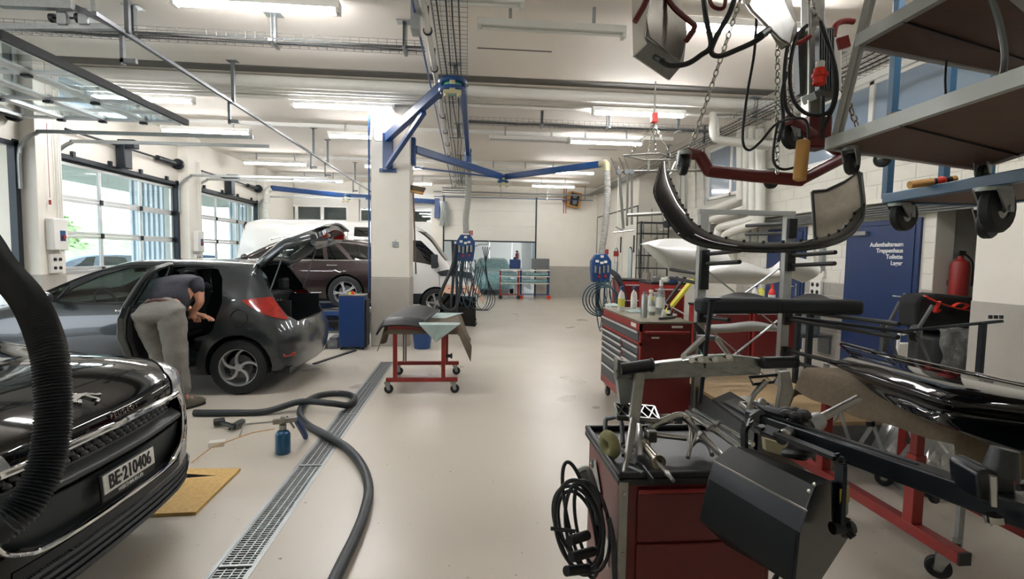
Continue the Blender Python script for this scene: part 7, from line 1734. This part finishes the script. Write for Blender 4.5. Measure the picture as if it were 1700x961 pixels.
# cable coil on the left side of the trolley
T=thing('cable_coil','black welding cable coiled on a holder at the left side of the near trolley','cable',(.5,1.85,.3)); rr=random.Random(21)
for i in range(7):
    cx,cy=966+rr.uniform(-8,14),868+rr.uniform(-10,10); rx,ry=42+rr.uniform(-22,10),86+rr.uniform(-30,10); th=.15+rr.uniform(-.08,.12)
    pts=[DP(cx+rx*math.cos(a)*math.cos(th)+ry*math.sin(a)*math.sin(th),cy-rx*math.cos(a)*math.sin(th)*-1*0+ry*math.sin(a),1.82+.02*i+.03*math.sin(a)) for a in [2*PI*k/18 for k in range(18)]]
    obj('cable_turn',MB().tube(pts,.0068,8,sub=3,closed=True),'hose_dark',T)
obj('holder_ring',MB().tube(dp([(960,782),(975,778),(985,800),(992,830),(990,870)],1.9),.012,6,sub=5),'galv',T)
obj('holder_plate',slab3(dp([(960,780),(972,776),(990,815),(996,860),(986,862),(978,820)],1.93),(.01,.01,0)),'galv',T)
for a,b in (((945,898),(975,888)),((948,925),(985,915)),((940,948),(975,944))): obj('electrode_handle',MB().tube([DP(*a,1.75),DP(*b,1.82)],.017,12),'black_plastic',T)
obj('clamp_tip',MB().tube(dp([(914,877),(925,878),(955,882)],1.78),.007,8),'black_plastic',T); obj('hanger_hook',MB().tube(dp([(981,770),(982,762),(984,776)],1.95),.005,6),'galv',T)
obj('down_lead',MB().tube(dp([(1010,860),(1018,900),(1020,940),(1022,1000)],1.8),.010,8,sub=5),'hose_dark',T)
# ================= NEAR HEATER ON BOOM =================
T=thing('infrared_dryer','black infrared paint dryer head hanging from a boom in the lower right foreground','dryer',DP(1280,860,1.3))
DL,DR=1.5,1.14
L_=[DP(1240,742,DL+.06),DP(1216,740,DL),DP(1183,766,DL-.05),DP(1175,795,DL-.06),DP(1160,862,DL-.02),DP(1205,905,DL+.16),DP(1240,800,DL+.2)]
R_=[DP(1386,800,DR+.09),DP(1352,808,DR+.02),DP(1336,848,DR-.02),DP(1324,884,DR-.03),DP(1316,972,DR+.0),DP(1342,985,DR+.14),DP(1404,890,DR+.2)]
n=len(L_); cols=['dryer_top','dryer_top','dryer_blue','dryer_dark','dryer_dark','dryer_dark','dryer_dark']
obj('housing',MB().add(L_+R_,[(i,(i+1)%n,(i+1)%n+n,i+n) for i in range(n)]+[tuple(range(n)),tuple(range(2*n-1,n-1,-1))]),'dryer_dark',T,bevel=.004)
e=Vector((0,-.004,.002))
obj('top_panel',slab3([L_[1]+e,R_[1]+e,R_[2]+e,L_[2]+e],(0,.003,.0)),'dryer_top',T); obj('front_flap',slab3([L_[2]+e*2,R_[2]+e*2,R_[3]+e*2,L_[3]+e*2],(0,.004,0)),'dryer_blue',T)
obj('flap_edge',MB().bar(L_[2]+e*2,R_[2]+e*2,.003,.004),'steel',T)
for t in (.0,.06): p=L_[1].lerp(R_[2],.5+t)+e*2+Vector((0,0,-.012)); obj('screw',MB().sphere(p,.006,8),'polished',T)
for (x,y,D) in ((1212,748,DL-.01),(1222,742,DL),(1343,815,DR),(1352,804,DR+.01)): obj('screw',MB().sphere(DP(x,y,D-.005),.005,8),'polished',T)
ctr=sum(R_,Vector())/n; obj('end_plate',slab3([ctr+(p-ctr)*1.04 for p in R_],(.006,-.002,0)),'black_metal',T,bevel=.003)
obj('side_bracket',slab3([DP(1382,800,DR+.0),DP(1410,800,DR+.06),DP(1408,852,DR+.06),DP(1398,868,DR+.04),DP(1383,866,DR)],(.004,.01,0)),'black_metal',T); obj('warning_sticker',slab3([DP(1394,812,DR),DP(1408,806,DR+.03),DP(1408,832,DR+.03),DP(1394,842,DR)],(.002,-.002,0)),'sticker',T)
yk=[DP(1236,742,DL),DP(1236,712,DL),DP(1246,702,DL-.02),DP(1270,712,DL-.06),DP(1378,756,DR+.06),DP(1393,764,DR+.03),DP(1396,782,DR+.02),DP(1392,868,DR+.0)]
P=cr(yk,4); k=MB()
for a,b in zip(P,P[1:]): k.bar(a,b+(b-a)*.05,.010,.026,up=(0,1,0))
obj('yoke',k,'black_metal',T)
kn=DP(1402,876,DR+.02); k=MB()
for i in range(5): a=2*PI*i/5; k.cyl(kn,kn+Vector((.008,.0,0))+Vector((0,math.cos(a),math.sin(a)))*.022,.009)
k.cyl(kn-Vector((.03,0,0)),kn+Vector((.02,0,0)),.014); obj('clamp_knob',k,'black_plastic',T)
obj('power_cord',MB().tube([DP(1290,955,1.25),DP(1282,975,1.25),DP(1280,1040,1.3)],.006,8,sub=3),'rubber',T)
T=thing('dryer_boom','long black square boom running to the right edge, carrying the infrared dryer','boom',DP(1500,800,1.2))
A_,B_=DP(1246,692,1.62),DP(1730,862,.93); obj('boom_tube',MB().bar(A_,B_,.05,.05),'black_metal',T,bevel=.005); obj('boom_slot',MB().bar(A_.lerp(B_,.08)+Vector((0,0,.0262)),A_.lerp(B_,.7)+Vector((0,0,.0262)),.006,.003),'rubber',T)
obj('clamp_block',slab3(dp([(1622,786),(1640,778),(1688,800),(1690,850),(1625,832)],.98),(.02,.08,0)),'black_metal',T,bevel=.006); obj('clamp_cap',MB().cyl(DP(1660,790,1.0),DP(1668,745,1.0),.03,.022),'black_plastic',T); obj('clamp_bolt',MB().cyl(DP(1650,840,.95),DP(1648,790,.95),.006),'polished',T)
obj('nut',MB().cyl(DP(1652,855,.95),DP(1654,866,.95),.014),'polished',T)
c=DP(1312,700,1.5); obj('cross_rod',MB().tube([DP(1302,724,1.42),DP(1345,703,1.5)],.019,14).tube([DP(1345,703,1.5),DP(1424,662,1.62)],.013,12),'steel',T); obj('rod_collar',MB().cyl(DP(1338,708,1.48),DP(1358,698,1.52),.026),'galv',T)
obj('rod_end',MB().cyl(DP(1296,727,1.41),DP(1304,723,1.42),.02),'polished',T)
k=MB(); kc=DP(1320,686,1.48)
for i in range(6): a=2*PI*i/6; k.sphere(kc+Vector((math.cos(a)*.026,math.sin(a)*.026,0)),.02,10,(1,1,.6))
k.cyl(kc-Vector((0,0,.045)),kc,.018); obj('star_knob',k,'black_plastic',T)
obj('tail_lever',MB().tube([DP(1250,668,1.6),DP(1275,680,1.55),DP(1305,688,1.5)],[.006,.014,.014],8,sub=3),'black_plastic',T)
k=MB(); kc=DP(1324,752,1.32)
k.torus(kc,.028,.012,(0,.3,1),16,8); k.cyl(kc-Vector((0,0,.01)),kc+Vector((0,0,.012)),.026); obj('lower_knob',k,'black_plastic',T)
obj('mount_plate',slab3(dp([(1246,690),(1262,680),(1330,706),(1330,725),(1252,712)],1.55),(0,.01,0)),'galv_dark',T)
T=thing('label_bracket','pale plate and dark bracket behind the dryer yoke','bracket',DP(1290,740,1.6)); obj('plate',slab3(dp([(1270,728),(1310,740),(1312,760),(1272,748)],1.6),(0,.02,0)),'cream_metal',T)
# ================= BIG TRESTLE TABLE AT RIGHT =================
T=thing('trestle_stand','big red steel trestle table with brown carpet and black boot lid, right foreground','stand',(2.55,2.7,0))
for x in (2.33,2.9):
    obj('base_bar',MB().bx(x-.03,x+.03,2.1,3.35,.14,.2),'red',T,bevel=.003); obj('bar_cap',MB().bx(x-.031,x+.031,2.09,2.1,.14,.2),'black_plastic',T)
    for y in (2.22,3.2): caster(T,(x,y,0),.055,PI/2+.8,top=.14)
    for y in (2.38,3.05): obj('post',MB().bx(x-.03,x+.03,y-.03,y+.03,.2,.56),'red',T,bevel=.003); obj('inner_post',MB().bx(x-.022,x+.022,y-.022,y+.022,.56,.8),'red',T,bevel=.003)
    obj('top_beam',MB().bx(x-.03,x+.03,1.95,3.1,.78,.83),'red',T,bevel=.003)
    obj('clamp_knob',MB().cyl((x+.03,2.38,.36),(x+.07,2.36,.34),.01).sphere((x+.085,2.35,.335),.026,10),'black_plastic',T)
for y in (2.2,3.0): obj('cross_bar',MB().bx(2.33,2.9,y-.02,y+.02,.78,.82),'galv_dark',T)
def carpet(u,v):
    y=3.2-1.42*u; x=2.0+1.05*v; z=.865
    if v<.17: t=(.17-v)/.17; z-=(.13+.03*math.sin(u*5))*t; x=2.0+1.05*.17-.05*t-.02
    if u>.86: t=(u-.86)/.14; z-=.24*t; y=3.2-1.42*.86-.06*t-.02*math.sin(v*15)*t
    if u<.1: t=(.1-u)/.1; z-=.2*t; y=3.06+.08*t
    return Vector((x,y,z+.006*math.sin(u*23+v*5)))
single('carpet_cover',MB().grid(carpet,50,34),'carpet','thick brown carpet draped over the big red table at right','carpet',smooth=70,solid=.012)
def rowc(l,z): return [ZP(a,b,z) for a,b in l]
top=rowc([(1394,569),(1440,581),(1520,600),(1610,620),(1730,646)],1.0)
m1=[ZP(a,b,z) for a,b,z in [(1412,590,1.02),(1460,604,1.03),(1530,622,1.03),(1610,640,1.03),(1735,664,1.02)]]
m2=[ZP(a,b,z) for a,b,z in [(1374,602,.985),(1430,620,.99),(1510,645,.99),(1590,668,.99),(1740,690,.98)]]
m3=[ZP(a,b,z) for a,b,z in [(1392,606,.95),(1430,632,.93),(1505,660,.93),(1578,684,.93),(1745,712,.92)]]
bt=[ZP(a,b,z) for a,b,z in [(1424,628,.90),(1455,655,.885),(1520,688,.88),(1592,714,.875),(1745,765,.87)]]
rows=[cr(r,6) for r in (top,m1,m2,m3,bt)]; K=len(rows[0]); G=[cr([r[i] for r in rows],5) for i in range(K)]
mb=MB(); w_=len(G[0]); mb.add([p for g in G for p in g],[(i*w_+j,(i+1)*w_+j,(i+1)*w_+j+1,i*w_+j+1) for i in range(K-1) for j in range(w_-1)])
T=thing('boot_lid','glossy black car boot lid lying on the brown carpet at right','car part',(2.6,2.5,.9)); obj('outer_skin',mb,'paint_black',T,smooth=70,solid=.014)
obj('seal_strip',MB().tube([p+Vector((0,0,.008)) for p in rows[0]],.006,6),'chrome',T)
# lattice barrier and plastic bag behind the table
LT=T=thing('folding_lattice','grey expanding scissor lattice of flat steel bars behind the big red table','lattice',(2.7,3.2,0)); 
for i in range(7):
    y0=3.45-.3*i; 
    for a,b in ((y0,y0-.3),(y0-.3,y0)): obj('lattice_bar',MB().bar((2.62,a,.25),(2.62,b,.76),.03,.006,up=(1,0,0)),'galv',T)
    obj('pivot_knob',MB().cyl((2.6,y0-.15,.505),(2.58,y0-.15,.505),.016),'black_plastic',T)
for y in (3.46,2.4,1.36): obj('leg',MB().bx(2.61,2.64,y-.012,y+.012,.09,.8),'galv',LT); caster(LT,(2.625,y,0),.035,.6,.02,top=.09)
def crumple(cx,cy,z0,sx,sy,h,seed):
    r=random.Random(seed); ph=[r.uniform(0,6) for _ in range(6)]
    return MB().grid(lambda u,v:Vector((cx+sx*(u-.5),cy+sy*(v-.5),z0+h*(math.sin(PI*u)*math.sin(PI*v))**.4*(.8+.14*math.sin(u*17+ph[0]+3*v)+.14*math.sin(v*15+ph[1]+4*u)))),26,26)
single('plastic_sheet',crumple(3.3,3.3,.01,.7,.6,.55,4),'plastic_film','crumpled clear plastic sheet on the floor behind the lattice','plastic sheet',smooth=0)
# roller stand, bag, wrapped seat
for y in (3.45,1.35): pass
T=thing('roller_stand','dark stand with two round grey roller discs and levers behind the boot lid','stand',(3.6,4.2,0)); 
a,b=YP(1310,526,4.5),YP(1512,552,4.0); obj('cross_tube',MB().tube([a,b],.018,10),'dark_steel',T); obj('cross_tube',MB().tube([YP(1500,549,3.95),YP(1664,533,3.9)],.014,8),'dark_steel',T)
for (x,y,D,lx,ly,sx,sy) in ((1472,545,4.2,1494,501,1489,592),(1520,553,4.05,1548,507,1545,606)):
    c=YP(x,y,D); ax=Vector((.5,-1,0)).normalized(); obj('roller_disc',MB().lathe([(.01,-.03),(.062,-.03),(.066,-.02),(.066,.02),(.062,.03),(.01,.03)],c,ax,24),'wheel_grey',T); obj('roller_tyre',MB().lathe([(.066,-.022),(.076,-.018),(.076,.018),(.066,.022)],c,ax,24),'rubber',T)
    obj('lever',MB().tube([YP(x,y,D-.06),YP(lx,ly,D-.06)],.015,8),'wheel_grey',T); obj('stay',MB().tube([YP(x+4,y+4,D-.06),YP(sx,sy,D-.1)],.012,8),'wheel_grey',T); p=YP(x-2,y+10,D); obj('leg',MB().bx(p.x-.035,p.x,p.y-.02,p.y+.02,0,p.z).bx(p.x+.01,p.x+.03,p.y-.01,p.y+.01,0,p.z),'galv_dark',T)
p=YP(1632,535,3.9); obj('post',MB().bx(p.x-.02,p.x+.02,p.y-.02,p.y+.02,0,p.z),'dark_steel',T); p=YP(1325,530,4.6); obj('post',MB().bx(p.x-.02,p.x+.02,p.y-.02,p.y+.02,0,p.z+.1),'dark_steel',T)
p=YP(1345,530,4.6); obj('post',MB().bx(p.x-.025,p.x+.025,p.y-.02,p.y+.02,0,p.z+.1),'dark_steel',T)
for dx in (0,.05,.1): p=YP(1644,530,3.9)+Vector((dx,0,0)); obj('notch',MB().box(p+Vector((0,0,.02)),(.02,.02,.03)),'dark_steel',T)
q=[YP(a,b,5.0) for a,b in [(1521,545),(1522,500),(1530,491),(1560,488),(1632,494),(1632,556),(1560,552)]]
T=thing('soft_bag','big black soft bag with a bright red strap, right of the lettered door','bag',q[0]); obj('bag_body',slab3(q,(.05,.3,0)),'bag_black',T,bevel=.05,bseg=3)
k=MB(); 
for l in ([(1535,491),(1560,503),(1595,513),(1634,518)],[(1554,507),(1552,518),(1560,514)],[(1580,510),(1592,503),(1606,506),(1600,512)],[(1560,500),(1552,516)]):
    P=cr([YP(a,b,4.93) for a,b in l],4)
    for a,b in zip(P,P[1:]): k.bar(a,b+(b-a)*.1,.008,.04,up=(0,1,0))
obj('strap',k,'bright_red',T)
S=MB().box((5.3,5.15,.55),(.62,.45,.5)); T=thing('wrapped_seat','car seat wrapped in clear plastic standing under the black bag','seat',(5.3,5.1,0)); obj('seat_cushion',S,'black_plastic',T,bevel=.09,bseg=4); obj('seat_base',MB().bx(5.05,5.55,4.95,5.35,0,.3),'galv_dark',T)
W_=MB().grid(lambda u,v:Vector((4.93+.72*u,4.87-.03*math.sin(PI*v)+.03*math.sin(u*19+v*7)*math.sin(v*13),.12+.74*v)),30,24); obj('plastic_wrap',W_,'plastic_film',T,smooth=0)
W_=MB().grid(lambda u,v:Vector((4.93+.72*u,4.87+.5*v,.85+.02*math.sin(u*17+v*9))),20,14); obj('plastic_wrap',W_,'plastic_film',T,smooth=0)
T=thing('white_chair','small white tubular chair half hidden under clear plastic beside the roller stand','chair',(4.4,4.6,0)); p=YP(1495,560,4.7); obj('frame',MB().tube([p+Vector((-.02,0,-.9)),p+Vector((-.02,0,0)),p+Vector((.02,0,.03)),p+Vector((.16,.1,.03))],.014,8,sub=4),'white_paint',T); obj('backrest',MB().box(p+Vector((.12,.05,-.2)),(.22,.03,.28)),'white_plastic',T,bevel=.03); obj('frame',MB().tube([p+Vector((.22,.05,-.93)),p+Vector((.22,.05,-.1))],.014,8),'white_paint',T)
